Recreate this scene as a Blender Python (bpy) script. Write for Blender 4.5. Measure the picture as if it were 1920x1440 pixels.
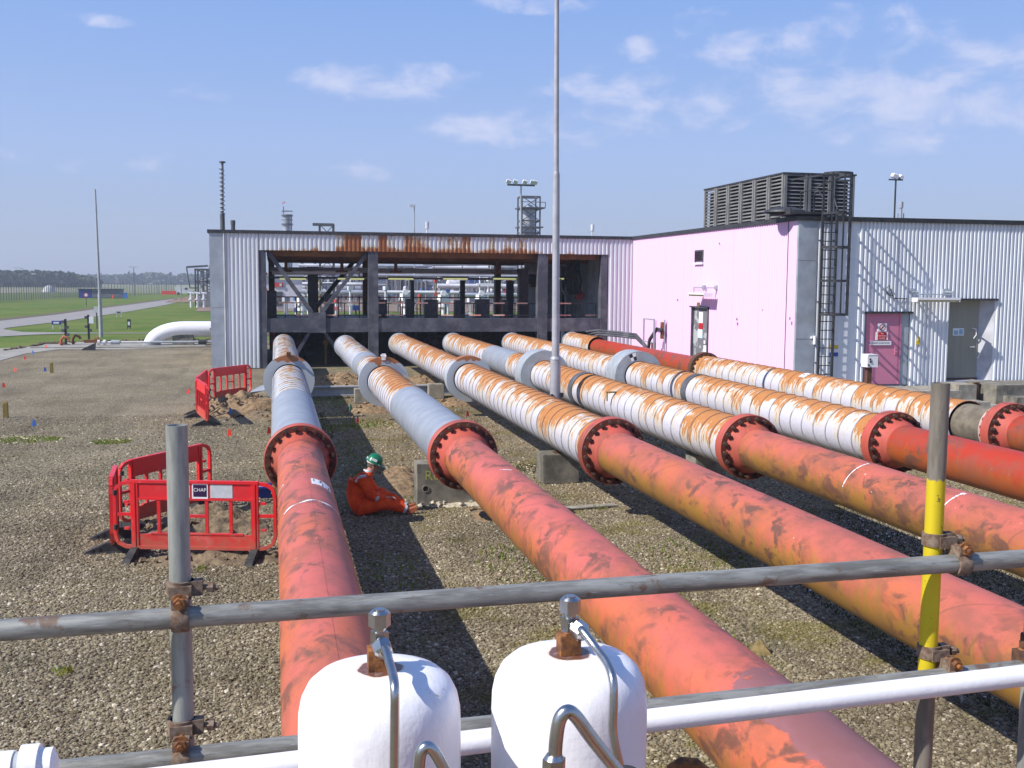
import bpy, bmesh, math, random
from mathutils import Vector, Matrix, Euler, noise as mnoise
R = math.radians
random.seed(7)
for o in list(bpy.data.objects): bpy.data.objects.remove(o)
SC = bpy.context.scene
COL = SC.collection

# ------------------------------------------------------------------ camera
FPX, CAMH, VX, VY, ROLL = 2000.0, 3.5, 515.0, 527.0, R(.4)
def _cam():
    x = (VX-960)/FPX; y = -(VY-720)/FPX
    c, s = math.cos(ROLL), math.sin(ROLL)
    xl = c*x-s*y; yl = s*x+c*y
    p = math.atan(yl); yaw = math.atan(-xl*math.cos(p))
    r = Vector((math.cos(yaw), -math.sin(yaw), 0))
    f = Vector((math.sin(yaw)*math.cos(p), math.cos(yaw)*math.cos(p), -math.sin(p)))
    u = r.cross(f)
    return (r*c+u*s, u*c-r*s, f)
CR, CU, CF = _cam()
CO = Vector((0, 0, CAMH))
def ray(px, py): return CR*((px-960)/FPX) - CU*((py-720)/FPX) + CF
def G(px, py, z=0.0):
    d = ray(px, py); return CO + d*((z-CAMH)/d.z)
def YP(px, py, Y):
    d = ray(px, py); return CO + d*(Y/d.y)
def XP(px, py, X):
    d = ray(px, py); return CO + d*(X/d.x)
cd = bpy.data.cameras.new('camera'); cam = bpy.data.objects.new('camera', cd); COL.objects.link(cam)
cd.sensor_width = 36; cd.lens = FPX/1920*36; cd.clip_end = 8000; cd.clip_start = .05
cam.matrix_world = Matrix(((CR.x, CU.x, -CF.x, CO.x), (CR.y, CU.y, -CF.y, CO.y), (CR.z, CU.z, -CF.z, CO.z), (0, 0, 0, 1)))
SC.camera = cam

# ------------------------------------------------------------------ light
EL, AZ = R(42), R(15)
SUNV = Vector((-math.cos(EL)*math.cos(AZ), -math.cos(EL)*math.sin(AZ), math.sin(EL)))
ld = bpy.data.lights.new('sun', 'SUN'); ld.energy = 4.8; ld.angle = R(.5); ld.color = (1, .955, .89)
sun = bpy.data.objects.new('sun', ld); COL.objects.link(sun)
sun.rotation_euler = (-SUNV).to_track_quat('-Z', 'Y').to_euler(); sun.location = (-20, -10, 30)
W = bpy.data.worlds.new('World'); SC.world = W; W.use_nodes = True
wn = W.node_tree.nodes; wl = W.node_tree.links; wn.clear()
def wnode(t, **k):
    n = wn.new(t)
    for a, b in k.items(): setattr(n, a, b)
    return n
sky = wnode('ShaderNodeTexSky', sky_type='NISHITA', sun_disc=False, sun_elevation=EL, sun_rotation=R(255), air_density=1.0, dust_density=.5, ozone_density=2.0)
tc = wnode('ShaderNodeTexCoord')
sep = wnode('ShaderNodeSeparateXYZ'); wl.new(tc.outputs['Generated'], sep.inputs[0])
mz = wnode('ShaderNodeMath', operation='MAXIMUM'); wl.new(sep.outputs[2], mz.inputs[0]); mz.inputs[1].default_value = .02
mz2 = wnode('ShaderNodeMath', operation='ADD'); wl.new(mz.outputs[0], mz2.inputs[0]); mz2.inputs[1].default_value = .12
dx = wnode('ShaderNodeMath', operation='DIVIDE'); wl.new(sep.outputs[0], dx.inputs[0]); wl.new(mz2.outputs[0], dx.inputs[1])
dy = wnode('ShaderNodeMath', operation='DIVIDE'); wl.new(sep.outputs[1], dy.inputs[0]); wl.new(mz2.outputs[0], dy.inputs[1])
cmb = wnode('ShaderNodeCombineXYZ'); wl.new(dx.outputs[0], cmb.inputs[0]); wl.new(dy.outputs[0], cmb.inputs[1])
n1 = wnode('ShaderNodeTexNoise'); n1.inputs['Scale'].default_value = 1.15; n1.inputs['Detail'].default_value = 9; n1.inputs['Roughness'].default_value = .58; n1.inputs['Distortion'].default_value = .35
mp = wnode('ShaderNodeMapping'); mp.inputs['Location'].default_value = (3.4, 1.7, 0); mp.inputs['Rotation'].default_value = (0, 0, R(-20)); mp.inputs['Scale'].default_value = (1.0, 1.25, 1)
wl.new(cmb.outputs[0], mp.inputs[0]); wl.new(mp.outputs[0], n1.inputs['Vector'])
n2 = wnode('ShaderNodeTexNoise'); n2.inputs['Scale'].default_value = .42; n2.inputs['Detail'].default_value = 3
wl.new(mp.outputs[0], n2.inputs['Vector'])
ad = wnode('ShaderNodeMath', operation='MULTIPLY_ADD'); wl.new(n2.outputs[0], ad.inputs[0]); ad.inputs[1].default_value = .55; wl.new(n1.outputs[0], ad.inputs[2])
# thicker cloud towards the right-hand side of the view (east), clearer to the west
sx = wnode('ShaderNodeMath', operation='MULTIPLY_ADD'); wl.new(sep.outputs[0], sx.inputs[0]); sx.inputs[1].default_value = .12; wl.new(ad.outputs[0], sx.inputs[2])
mr = wnode('ShaderNodeMapRange'); mr.interpolation_type = 'SMOOTHSTEP'
wl.new(sx.outputs[0], mr.inputs[0]); mr.inputs[1].default_value = .79; mr.inputs[2].default_value = 1.10; mr.inputs[3].default_value = 0; mr.inputs[4].default_value = .62
def wm(op, a, b=None, c=None, clamp=False):
    n = wnode('ShaderNodeMath', operation=op, use_clamp=clamp)
    for k_i, v_ in enumerate((a, b, c)):
        if v_ is None: continue
        if isinstance(v_, (int, float)): n.inputs[k_i].default_value = v_
        else: wl.new(v_, n.inputs[k_i])
    return n.outputs[0]
az_ = wm('ARCTAN2', sep.outputs[0], sep.outputs[1]); zz_ = sep.outputs[2]
banks = None
for px, py, wx, wy, am in ((720, 152, 190, 42, 1), (530, 152, 60, 26, .7), (880, 245, 110, 34, .85), (1060, 238, 230, 46, .75), (1150, 165, 170, 50, .6), (1330, 180, 190, 70, .75), (1330, 75, 130, 60, .6), (1540, 75, 110, 62, 1), (1530, 175, 190, 60, .95), (1740, 200, 260, 80, 1), (1700, 90, 200, 70, .55), (1890, 110, 120, 60, .9), (1200, 95, 60, 28, .7), (1010, 5, 120, 22, .8), (185, 37, 70, 14, .8), (120, 303, 260, 26, .45), (640, 318, 200, 22, .35), (350, 175, 120, 20, .4), (2300, 120, 300, 120, .8), (-500, 200, 300, 60, .6)):
    d_ = ray(px, py).normalized(); a0 = math.atan2(d_.x, d_.y)
    e_ = wm('ADD', wm('POWER', wm('MULTIPLY', wm('SUBTRACT', az_, a0), 2000/wx*.92), 2.), wm('POWER', wm('MULTIPLY', wm('SUBTRACT', zz_, d_.z), 2000/wy*.92), 2.))
    e_ = wm('MULTIPLY', wm('SUBTRACT', 1., e_, clamp=True), am)
    banks = e_ if banks is None else wm('MAXIMUM', banks, e_)
cv = wnode('ShaderNodeCombineXYZ'); wl.new(az_, cv.inputs[0]); wl.new(wm('MULTIPLY', zz_, 1.9), cv.inputs[1])
n3 = wnode('ShaderNodeTexNoise'); n3.inputs['Scale'].default_value = 17; n3.inputs['Detail'].default_value = 9; n3.inputs['Roughness'].default_value = .6; n3.inputs['Distortion'].default_value = .3; wl.new(cv.outputs[0], n3.inputs['Vector'])
cval = wm('ADD', n3.outputs[0], wm('MULTIPLY', wm('POWER', banks, .6), .36))
mr2 = wnode('ShaderNodeMapRange'); mr2.interpolation_type = 'SMOOTHSTEP'; wl.new(cval, mr2.inputs[0]); mr2.inputs[1].default_value = .66; mr2.inputs[2].default_value = 1.0; mr2.inputs[4].default_value = .8
overhead = wnode('ShaderNodeMapRange'); wl.new(sep.outputs[2], overhead.inputs[0]); overhead.inputs[1].default_value = .28; overhead.inputs[2].default_value = .45
fm = wnode('ShaderNodeMath', operation='MAXIMUM'); wl.new(wm('MULTIPLY', mr.outputs[0], overhead.outputs[0]), fm.inputs[0]); wl.new(mr2.outputs[0], fm.inputs[1])
tint = wnode('ShaderNodeMix', data_type='RGBA', blend_type='MULTIPLY'); tint.inputs['Factor'].default_value = 1
wl.new(sky.outputs[0], tint.inputs['A']); tint.inputs['B'].default_value = (1.12, 1.0, 1.06, 1)
k_ = 1/(.115*1.27)
cr = wnode('ShaderNodeValToRGB'); wl.new(sep.outputs[2], cr.inputs[0]); el = cr.color_ramp.elements
while len(el) < 5: el.new(.5)
for i_, (p_, c_) in enumerate(((0, (.36, .455, .66)), (.05, (.375, .49, .75)), (.12, (.38, .53, .90)), (.26, (.255, .45, .93)), (.7, (.11, .25, .66)))): el[i_].position = p_; el[i_].color = c_+(1,)
cs = wnode('ShaderNodeVectorMath', operation='SCALE'); wl.new(cr.outputs[0], cs.inputs[0]); cs.inputs['Scale'].default_value = k_
hm = wnode('ShaderNodeMix', data_type='RGBA'); hm.inputs['Factor'].default_value = .8; wl.new(tint.outputs['Result'], hm.inputs['A']); wl.new(cs.outputs[0], hm.inputs['B'])
mx = wnode('ShaderNodeMix', data_type='RGBA'); wl.new(fm.outputs[0], mx.inputs['Factor']); wl.new(hm.outputs['Result'], mx.inputs['A']); mx.inputs['B'].default_value = (5.0, 5.3, 6.9, 1)
bg = wnode('ShaderNodeBackground'); bg.inputs['Strength'].default_value = .108
wo = wnode('ShaderNodeOutputWorld'); wl.new(mx.outputs['Result'], bg.inputs[0]); wl.new(bg.outputs[0], wo.inputs[0])
SC.view_settings.view_transform = 'Standard'; SC.view_settings.look = 'None'; SC.view_settings.exposure = .38; SC.view_settings.gamma = 1
SC.cycles.max_bounces = 6; SC.cycles.diffuse_bounces = 3; SC.cycles.volume_bounces = 0

# ------------------------------------------------------------------ material kit
class NT:
    def __init__(s, name):
        s.m = bpy.data.materials.new(name); s.m.use_nodes = True
        s.n = s.m.node_tree.nodes; s.l = s.m.node_tree.links
        s.b = s.n['Principled BSDF']; s.out = s.n['Material Output']
        s.tc = s.n.new('ShaderNodeTexCoord')
        s.geo = None
    def pos(s):
        if not s.geo: s.geo = s.n.new('ShaderNodeNewGeometry')
        return s.geo.outputs['Position']
    def obj(s): return s.tc.outputs['Object']
    def _in(s, sock, v):
        if isinstance(v, (int, float)): sock.default_value = v
        elif isinstance(v, (tuple, list)): sock.default_value = tuple(v)+((1,) if len(v) == 3 and sock.type == 'RGBA' else ())
        else: s.l.new(v, sock)
    def math(s, op, a, b=None, c=None, clamp=False):
        n = s.n.new('ShaderNodeMath'); n.operation = op; n.use_clamp = clamp
        s._in(n.inputs[0], a)
        if b is not None: s._in(n.inputs[1], b)
        if c is not None: s._in(n.inputs[2], c)
        return n.outputs[0]
    def xyz(s, v):
        n = s.n.new('ShaderNodeSeparateXYZ'); s.l.new(v, n.inputs[0]); return n.outputs
    def comb(s, x, y, z):
        n = s.n.new('ShaderNodeCombineXYZ'); s._in(n.inputs[0], x); s._in(n.inputs[1], y); s._in(n.inputs[2], z); return n.outputs[0]
    def map(s, v, scale=(1, 1, 1), loc=(0, 0, 0)):
        n = s.n.new('ShaderNodeMapping'); s.l.new(v, n.inputs[0]); n.inputs['Scale'].default_value = scale; n.inputs['Location'].default_value = loc; return n.outputs[0]
    def noise(s, v, scale, detail=4, rough=.55, dist=0):
        n = s.n.new('ShaderNodeTexNoise'); s.l.new(v, n.inputs['Vector']); n.inputs['Scale'].default_value = scale; n.inputs['Detail'].default_value = detail; n.inputs['Roughness'].default_value = rough; n.inputs['Distortion'].default_value = dist
        return n.outputs[0]
    def voro(s, v, scale, feature='F1', out='Distance'):
        n = s.n.new('ShaderNodeTexVoronoi'); n.feature = feature; s.l.new(v, n.inputs['Vector']); n.inputs['Scale'].default_value = scale; return n.outputs[out]
    def ramp(s, v, a, b, lo=0., hi=1., smooth=True):
        n = s.n.new('ShaderNodeMapRange'); n.interpolation_type = 'SMOOTHSTEP' if smooth else 'LINEAR'
        s._in(n.inputs[0], v); s._in(n.inputs[1], a); s._in(n.inputs[2], b); s._in(n.inputs[3], lo); s._in(n.inputs[4], hi); return n.outputs[0]
    def mix(s, f, a, b, mode='MIX'):
        n = s.n.new('ShaderNodeMix'); n.data_type = 'RGBA'; n.blend_type = mode
        s._in(n.inputs['Factor'], f); s._in(n.inputs['A'], a); s._in(n.inputs['B'], b); return n.outputs['Result']
    def cramp(s, v, stops):
        n = s.n.new('ShaderNodeValToRGB'); s.l.new(v, n.inputs[0]); e = n.color_ramp.elements
        while len(e) < len(stops): e.new(.5)
        for i, (p, c) in enumerate(stops): e[i].position = p; e[i].color = tuple(c)+(1,)
        return n.outputs[0]
    def rand(s):
        n = s.n.new('ShaderNodeObjectInfo'); return n.outputs['Random']
    def bump(s, h, strength, dist):
        n = s.n.new('ShaderNodeBump'); s.l.new(h, n.inputs['Height']); n.inputs['Strength'].default_value = strength; n.inputs['Distance'].default_value = dist
        s.l.new(n.outputs[0], s.b.inputs['Normal'])
    def fin(s, col, rough=.6, metal=0, spec=.5):
        s._in(s.b.inputs['Base Color'], col); s._in(s.b.inputs['Roughness'], rough); s._in(s.b.inputs['Metallic'], metal); s.b.inputs['Specular IOR Level'].default_value = spec
        return s.m
def simple(name, c1, c2=None, scale=3, rough=.6, metal=0, bump=0, bscale=None, spec=.4, world=True, lo=.35, hi=.65):
    t = NT(name); c2 = c2 or tuple(x*.8 for x in c1)
    v = t.pos() if world else t.obj()
    n = t.noise(v, scale, 5, .6)
    col = t.mix(t.ramp(n, lo, hi), c1, c2)
    if bump: t.bump(t.noise(v, bscale or scale*6, 4), .6, bump)
    return t.fin(col, rough, metal, spec)

M = {}
M['dark_steel'] = simple('dark_steel', (.035, .037, .042), (.06, .06, .065), 6, .55, .2)
M['black_rubber'] = simple('black_rubber', (.025, .025, .027), (.05, .048, .045), 8, .75)
M['black_paint'] = simple('black_paint', (.018, .018, .02), (.035, .033, .032), 5, .45)
M['fireproof'] = simple('fireproofing_coat', (.062, .066, .082), (.13, .13, .15), 2.2, .8, bump=.02, lo=.4, hi=.7)
M['rusty_steel'] = simple('rusty_steel', (.16, .065, .03), (.06, .035, .025), 22, .85, bump=.004, bscale=120)
M['rust_orange'] = simple('rust_orange', (.30, .12, .035), (.11, .045, .02), 45, .85, bump=.002, bscale=200)
M['bolt_brown'] = simple('bolt_brown', (.085, .03, .018), (.035, .018, .012), 30, .85)
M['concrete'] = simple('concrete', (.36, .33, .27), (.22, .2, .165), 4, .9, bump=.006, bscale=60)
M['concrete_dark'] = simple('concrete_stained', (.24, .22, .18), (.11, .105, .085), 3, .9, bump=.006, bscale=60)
M['white_paint'] = simple('white_paint', (.82, .81, .83), (.76, .76, .78), 9, .38, bump=.0015, bscale=60)
M['white_dull'] = simple('white_dull', (.62, .62, .62), (.45, .45, .44), 1.5, .6)
M['grey_smooth'] = simple('grey_sheet', (.33, .36, .41), (.26, .285, .33), 3, .45, .1, lo=.3, hi=.7)
M['disc_grey'] = simple('grey_painted_steel', (.37, .40, .43), (.30, .33, .36), 5, .5)
M['lamp_grey'] = simple('grey_post_paint', (.42, .42, .46), (.34, .34, .37), 3, .45, .1)
M['stainless'] = simple('stainless_steel', (.50, .50, .48), (.42, .42, .41), 30, .28, 1.0, bump=.0006, bscale=90)
M['timber'] = simple('weathered_timber', (.30, .22, .09), (.16, .12, .05), 25, .9)
M['flag_red'] = simple('red_flag_film', (.85, .05, .02), None, 3, .5)
M['flag_blue'] = simple('blue_flag_film', (.06, .20, .62), None, 3, .5)
M['flag_green'] = simple('green_flag_film', (.02, .42, .2), None, 3, .5)
M['blue_paint'] = simple('blue_paint', (.02, .05, .30), None, 3, .5)
M['soil'] = simple('dug_soil', (.30, .20, .11), (.15, .105, .06), 9, .95, bump=.03, bscale=30)
M['soil_dark'] = simple('damp_soil', (.13, .095, .058), (.22, .165, .10), 11, .95, bump=.04, bscale=26)
M['white_sign'] = simple('white_sign_face', (.8, .8, .82), (.76, .76, .78), 5, .4)
M['black_sign'] = simple('black_sign_print', (.02, .02, .03), None, 5, .4)
M['red_sign'] = simple('red_sign_print', (.6, .02, .03), None, 5, .4)
M['blue_sign'] = simple('blue_sign_print', (.03, .10, .42), None, 5, .4)
M['yellow_sign'] = simple('yellow_sign_print', (.70, .50, .03), None, 5, .4)
M['purple_sign'] = simple('dark_purple_print', (.035, .012, .06), None, 5, .4)
M['silver_tape'] = simple('silver_reflective_tape', (.55, .57, .60), (.48, .50, .53), 20, .35)
M['galv_light'] = simple('galvanised_flashing', (.42, .46, .50), (.34, .37, .41), 2.5, .45, .25)
M['pale_panel'] = simple('pale_panel', (.55, .56, .59), (.42, .42, .45), 2, .6)
M['rust_brown_beam'] = simple('brown_primer_beam', (.22, .10, .035), (.14, .06, .02), 1.5, .8)
M['louvre'] = simple('louvre_grey', (.21, .21, .205), (.15, .15, .15), 2, .6)
M['lime_stain'] = simple('lime_stain', (.50, .50, .10), (.32, .32, .12), 20, .9)
M['skin'] = simple('skin', (.50, .26, .19), None, 9, .55)
M['orange_cloth'] = simple('orange_coverall_cloth', (.90, .09, .010), (.74, .06, .008), 10, .85, bump=.008, bscale=22)
M['hat_green'] = simple('green_hard_hat', (.01, .17, .075), None, 6, .3)
M['white_cloth'] = simple('white_cloth', (.7, .68, .68), None, 9, .9)
M['far_grey'] = simple('plant_steel_grey', (.20, .20, .22), (.13, .13, .15), .6, .7)
M['far_dark'] = simple('plant_steel_dark', (.06, .06, .07), (.1, .1, .11), .6, .7)
M['far_white'] = simple('plant_white_paint', (.70, .70, .72), (.5, .5, .54), .5, .6)
M['far_silver'] = simple('plant_lagging', (.48, .50, .54), (.34, .36, .40), .5, .4, .3)
M['far_blue'] = simple('plant_blue_paint', (.05, .12, .35), None, 1, .6)
M['far_red'] = simple('plant_red_paint', (.55, .06, .05), None, 1, .6)
M['far_brown'] = simple('plant_brown', (.25, .17, .12), (.17, .12, .09), .5, .8)
M['yellow_paint'] = simple('yellow_machine_paint', (.75, .55, .03), None, 1, .6)

t = NT('red_plastic'); p = t.xyz(t.pos()); q = t.noise(t.pos(), 5, 6, .65)
col = t.mix(t.ramp(t.noise(t.pos(), 2, 3), .35, .65), (.72, .012, .016), (.62, .022, .028))
col = t.mix(t.math('MULTIPLY', t.ramp(q, .60, .68), .35), col, (.72, .20, .18))  # pale scuffs and pinkish highlights painted in as noise patches
dz = t.ramp(t.math('ADD', p[2], t.math('MULTIPLY_ADD', t.noise(t.pos(), 14, 5, .7), .9, -.45)), .50, .05)
col = t.mix(t.math('MULTIPLY', dz, .55), col, (.28, .17, .10))
M['red_plastic'] = t.fin(col, t.ramp(q, .4, .7, .33, .6), 0, .5)
def emi(name, c, s):
    t = NT(name); t.fin(c, .5); t.b.inputs['Emission Color'].default_value = tuple(c)+(1,); t.b.inputs['Emission Strength'].default_value = s; return t.m
M['tube_light'] = emi('lit_tube_diffuser', (.75, .78, .35), .45)

def m_clad(name, thr_base, white=(.59, .575, .645)):
    """painted aluminium jacket with orange rust running down from the crown"""
    t = NT(name)
    o = t.xyz(t.obj()); p = t.xyz(t.pos()); rnd = t.rand()
    ang = t.math('ABSOLUTE', t.math('ARCTAN2', o[0], o[2]))            # 0 at the crown
    sgn = t.math('SIGN', o[0])
    sv = t.comb(t.math('MULTIPLY', p[1], 9.), t.math('MULTIPLY', ang, .75), t.math('MULTIPLY_ADD', sgn, 5., t.math('MULTIPLY', p[0], 3.)))
    streak = t.noise(sv, 1.9, 6, .68, .2)
    low = t.noise(t.comb(t.math('MULTIPLY', p[1], 1.), t.math('MULTIPLY', p[0], 2.3), t.math('MULTIPLY', rnd, .5)), 1.5, 3, .55)
    reach = t.math('MULTIPLY_ADD', low, 3.4, thr_base)                   # how far down the rust gets
    reach = t.math('ADD', reach, t.math('MULTIPLY_ADD', rnd, .85, -.42))
    val = t.math('SUBTRACT', t.math('ADD', reach, t.math('MULTIPLY_ADD', streak, 3.8, -1.9)), ang)
    mask = t.ramp(val, -.16, .2)
    halo = t.ramp(val, -.8, .05)
    fine = t.noise(t.map(t.pos(), (1, 1, 1)), 14, 5, .6)
    rust = t.mix(fine, (.36, .135, .035), (.50, .22, .07))
    wht = t.mix(t.ramp(fine, .35, .7), white, tuple(x*.88 for x in white))
    stain = t.mix(t.math('MULTIPLY', halo, .62), wht, (.60, .50, .24))
    underside = t.ramp(ang, 1.9, 3.0)  # darker grey tone towards the bottom of the jacket
    stain = t.mix(t.math('MULTIPLY', underside, .5), stain, (.33, .33, .28))
    sp_ = t.ramp(t.noise(t.pos(), 10, 3, .5), .70, .74)
    rust = t.mix(t.math('MULTIPLY', sp_, .8), rust, (.12, .06, .03))
    col = t.mix(mask, stain, rust)
    seam = t.ramp(o[1], .026, .016)
    col = t.mix(t.math('MULTIPLY', seam, t.ramp(streak, .3, .6, .15, .6)), col, (.09, .085, .10))
    t.bump(fine, .3, .004)
    return t.fin(col, t.math('MULTIPLY_ADD', mask, .35, .42), 0, .4)
M['clad_rusty'] = m_clad('rusty_white_jacket', -.78)
M['clad_light'] = m_clad('lightly_rusted_jacket', -1.6, (.55, .57, .64))

def m_redpipe(name, c_top, c_side, dirt=.55, ochre=.9, patch=None):
    t = NT(name)
    o = t.xyz(t.obj()); p = t.xyz(t.pos())
    ang = t.math('ABSOLUTE', t.math('ARCTAN2', o[0], o[2]))
    sv = t.comb(t.math('MULTIPLY', p[1], 1.), t.math('MULTIPLY', t.math('ARCTAN2', o[0], o[2]), .42), p[0])
    big = t.noise(sv, 1.1, 3, .5)
    med = t.noise(sv, 3.2, 7, .66, .5)
    col = t.mix(t.ramp(t.math('ADD', big, t.math('MULTIPLY', ang, -.12)), .25, .55), c_side, c_top)
    och = t.ramp(t.math('ADD', ang, t.math('MULTIPLY_ADD', t.noise(t.comb(t.math('MULTIPLY', p[1], 7.), t.math('MULTIPLY', ang, .5), p[0]), 1.6, 5), 1.8, -.9)), 1.05, 1.9)
    col = t.mix(t.math('MULTIPLY', och, ochre*.75), col, (.30, .17, .03))
    dm = t.math('MULTIPLY', t.ramp(med, .475, .61), t.ramp(t.noise(sv, .9, 3), .38, .54))
    col = t.mix(t.math('MULTIPLY', dm, dirt), col, (.13, .062, .042))
    fine = t.noise(t.pos(), 40, 3)
    col = t.mix(t.math('MULTIPLY', t.ramp(fine, .60, .75), .4), col, (.16, .07, .05))
    cloud = t.noise(sv, 2.1, 8, .7)
    col = t.mix(t.ramp(cloud, .40, .70, 0, .6), col, (.20, .085, .055))
    sc = t.noise(t.comb(t.math('MULTIPLY', p[1], 30.), t.math('MULTIPLY', ang, 1.2), p[0]), 1.5, 4, .6)
    col = t.mix(t.math('MULTIPLY', t.ramp(sc, .62, .72), t.ramp(ang, .2, 1.0, .05, .4)), col, (.23, .11, .06))
    chip = t.ramp(t.noise(t.pos(), 19, 2, .4), .79, .805)
    col = t.mix(chip, col, (.62, .55, .5))
    cord = t.math('ABSOLUTE', t.math('SUBTRACT', t.math('FRACT', t.math('DIVIDE', t.math('ADD', p[1], t.math('MULTIPLY', p[0], 1.7)), 5.8)), .5))
    col = t.mix(t.math('MULTIPLY', t.ramp(cord, .003, .0015), .45), col, (.16, .07, .05))
    if patch:  # purple tone over the near end, with a ragged edge
        edge = t.math('ADD', p[1], t.math('MULTIPLY_ADD', t.noise(t.pos(), 3.2, 5, .6), 1.1, -.55))
        pm = t.math('SUBTRACT', 1., t.ramp(edge, patch-.01, patch+.03))
        pm = t.math('MULTIPLY', pm, t.ramp(t.math('ADD', t.math('ARCTAN2', o[0], o[2]), t.math('MULTIPLY_ADD', med, .8, -.4)), -.62, -.57))
        col = t.mix(pm, col, t.mix(t.ramp(cloud, .35, .65), (.27, .115, .12), (.23, .095, .09)))
    t.bump(t.noise(t.pos(), 60, 3), .25, .003)
    return t.fin(col, .52, 0, .35)
M['red1'] = m_redpipe('salmon_pipe_paint', (.50, .118, .092), (.53, .13, .058), .85, .6)
M['red2'] = m_redpipe('salmon_pipe_paint_purple_end', (.53, .122, .095), (.56, .135, .06), .9, .85, patch=5.35)
M['red3'] = m_redpipe('salmon_pipe_paint_dirty', (.48, .12, .085), (.49, .132, .056), .95, 1.2)
M['red5'] = m_redpipe('bright_red_pipe_paint', (.40, .034, .015), (.40, .034, .010), .9, .5)
M['red_flange'] = m_redpipe('flange_paint', (.48, .09, .065), (.48, .10, .055), .6, .6)
t = NT('flange_face_paint'); M['flange_face'] = t.fin(t.mix(t.ramp(t.noise(t.pos(), 9, 5), .4, .6), (.17, .03, .015), (.09, .03, .018)), .7)

def m_corr(name, c, c2, rust=0, dirt=.5):
    t = NT(name); p = t.xyz(t.pos())
    v = t.comb(t.math('MULTIPLY', p[0], 6.), t.math('MULTIPLY', p[1], 6.), t.math('MULTIPLY', p[2], .35))
    st = t.noise(v, 1.3, 5, .6)
    col = t.mix(t.math('MULTIPLY', t.ramp(st, .4, .72), dirt), c, c2)
    if rust:
        cell = t.noise(t.comb(t.math('MULTIPLY', p[0], 1.), 0., t.math('MULTIPLY', p[2], .25)), 1.15, 3, .6)
        blk = t.noise(t.comb(t.math('FLOOR', t.math('MULTIPLY', p[0], 2.9)), 0., 0.), 7.7, 0)
        vs = t.noise(t.comb(t.math('MULTIPLY', p[0], 14.), 0., t.math('MULTIPLY', p[2], 3.)), 1.2, 6, .7)
        h = t.ramp(p[2], 4.7, 4.95, .20, .0, False)
        edge = t.ramp(p[0], 9.6, 13.4, 0., -.28)
        edge2 = t.ramp(p[0], -.5, 2.6, -.14, 0.)
        val = t.math('ADD', t.math('ADD', t.math('ADD', t.math('MULTIPLY', cell, .62), t.math('MULTIPLY', blk, .8)), t.math('ADD', t.math('MULTIPLY', vs, .55), h)), t.math('ADD', edge, edge2))
        m = t.ramp(val, 1.03, 1.11)
        col = t.mix(t.ramp(val, .95, 1.07), col, (.55, .42, .26))
        col = t.mix(m, col, t.mix(vs, (.24, .075, .028), (.40, .16, .06)))
    return t.fin(col, .5, .05, .4)
M['corr_white'] = m_corr('white_corrugated_sheet', (.66, .68, .70), (.48, .51, .56))
M['corr_rust'] = m_corr('rusting_corrugated_sheet', (.66, .68, .70), (.5, .52, .54), rust=1)
M['corr_highlight'] = m_corr('highlight_pink_corrugated_sheet', (.86, .56, .81), (.82, .53, .77), dirt=.3)  # pink put into the colour for the wall's overexposed sunlight
M['corr_blue'] = m_corr('pale_blue_white_corrugated_sheet', (.76, .78, .80), (.46, .49, .56))

def m_tube(name, c1, c2, rustc, amt, bands=None):
    t = NT(name); p = t.xyz(t.pos())
    v = t.map(t.pos(), (3, 20, 20)) if bands is None else t.map(t.pos(), (20, 20, 3))
    n = t.noise(v, 2.2, 6, .65)
    col = t.mix(t.ramp(n, .35, .65), c1, c2)
    r = t.ramp(t.noise(t.pos(), 7, 6, .65), .60-amt, .66-amt)
    col = t.mix(t.math('MULTIPLY', r, .8), col, rustc)
    if bands is None:
        s_v = t.noise(t.map(t.pos(), (2.5, 90, 90)), 3.1, 5, .7)
        col = t.mix(t.math('MULTIPLY', t.ramp(s_v, .66, .70), .75), col, (.72, .72, .70))
        s_w = t.noise(t.map(t.pos(), (5, 60, 60)), 2.1, 5, .7)
        col = t.mix(t.math('MULTIPLY', t.ramp(s_w, .60, .68), .7), col, (.07, .065, .06))
    if bands == 'yellow':
        z = t.math('ADD', p[2], t.math('MULTIPLY_ADD', t.noise(t.pos(), 55, 3), .02, -.01))
        chips = t.ramp(t.noise(t.pos(), 45, 4, .6), .66, .70)
        yel = t.mix(t.math('MULTIPLY', chips, .8), (.70, .55, .02), (.12, .1, .04))
        ym = t.math('MULTIPLY', t.ramp(z, 2.985, 2.98), t.ramp(z, 2.40, 2.41))
        col = t.mix(ym, col, yel)
    return t.fin(col, .5, .35, .5)
M['tube'] = m_tube('scaffold_tube', (.33, .33, .30), (.17, .165, .145), (.17, .10, .06), .01)
M['tube_post'] = m_tube('scaffold_post', (.36, .37, .34), (.24, .25, .23), (.17, .075, .05), .02, 'plain')
M['tube_yellow'] = m_tube('yellow_scaffold_post', (.26, .23, .19), (.17, .15, .12), (.12, .08, .05), 0, 'yellow')
M['coupler'] = simple('coupler_metal', (.26, .20, .15), (.15, .09, .06), 60, .8, .3, bump=.001, bscale=300)

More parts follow.
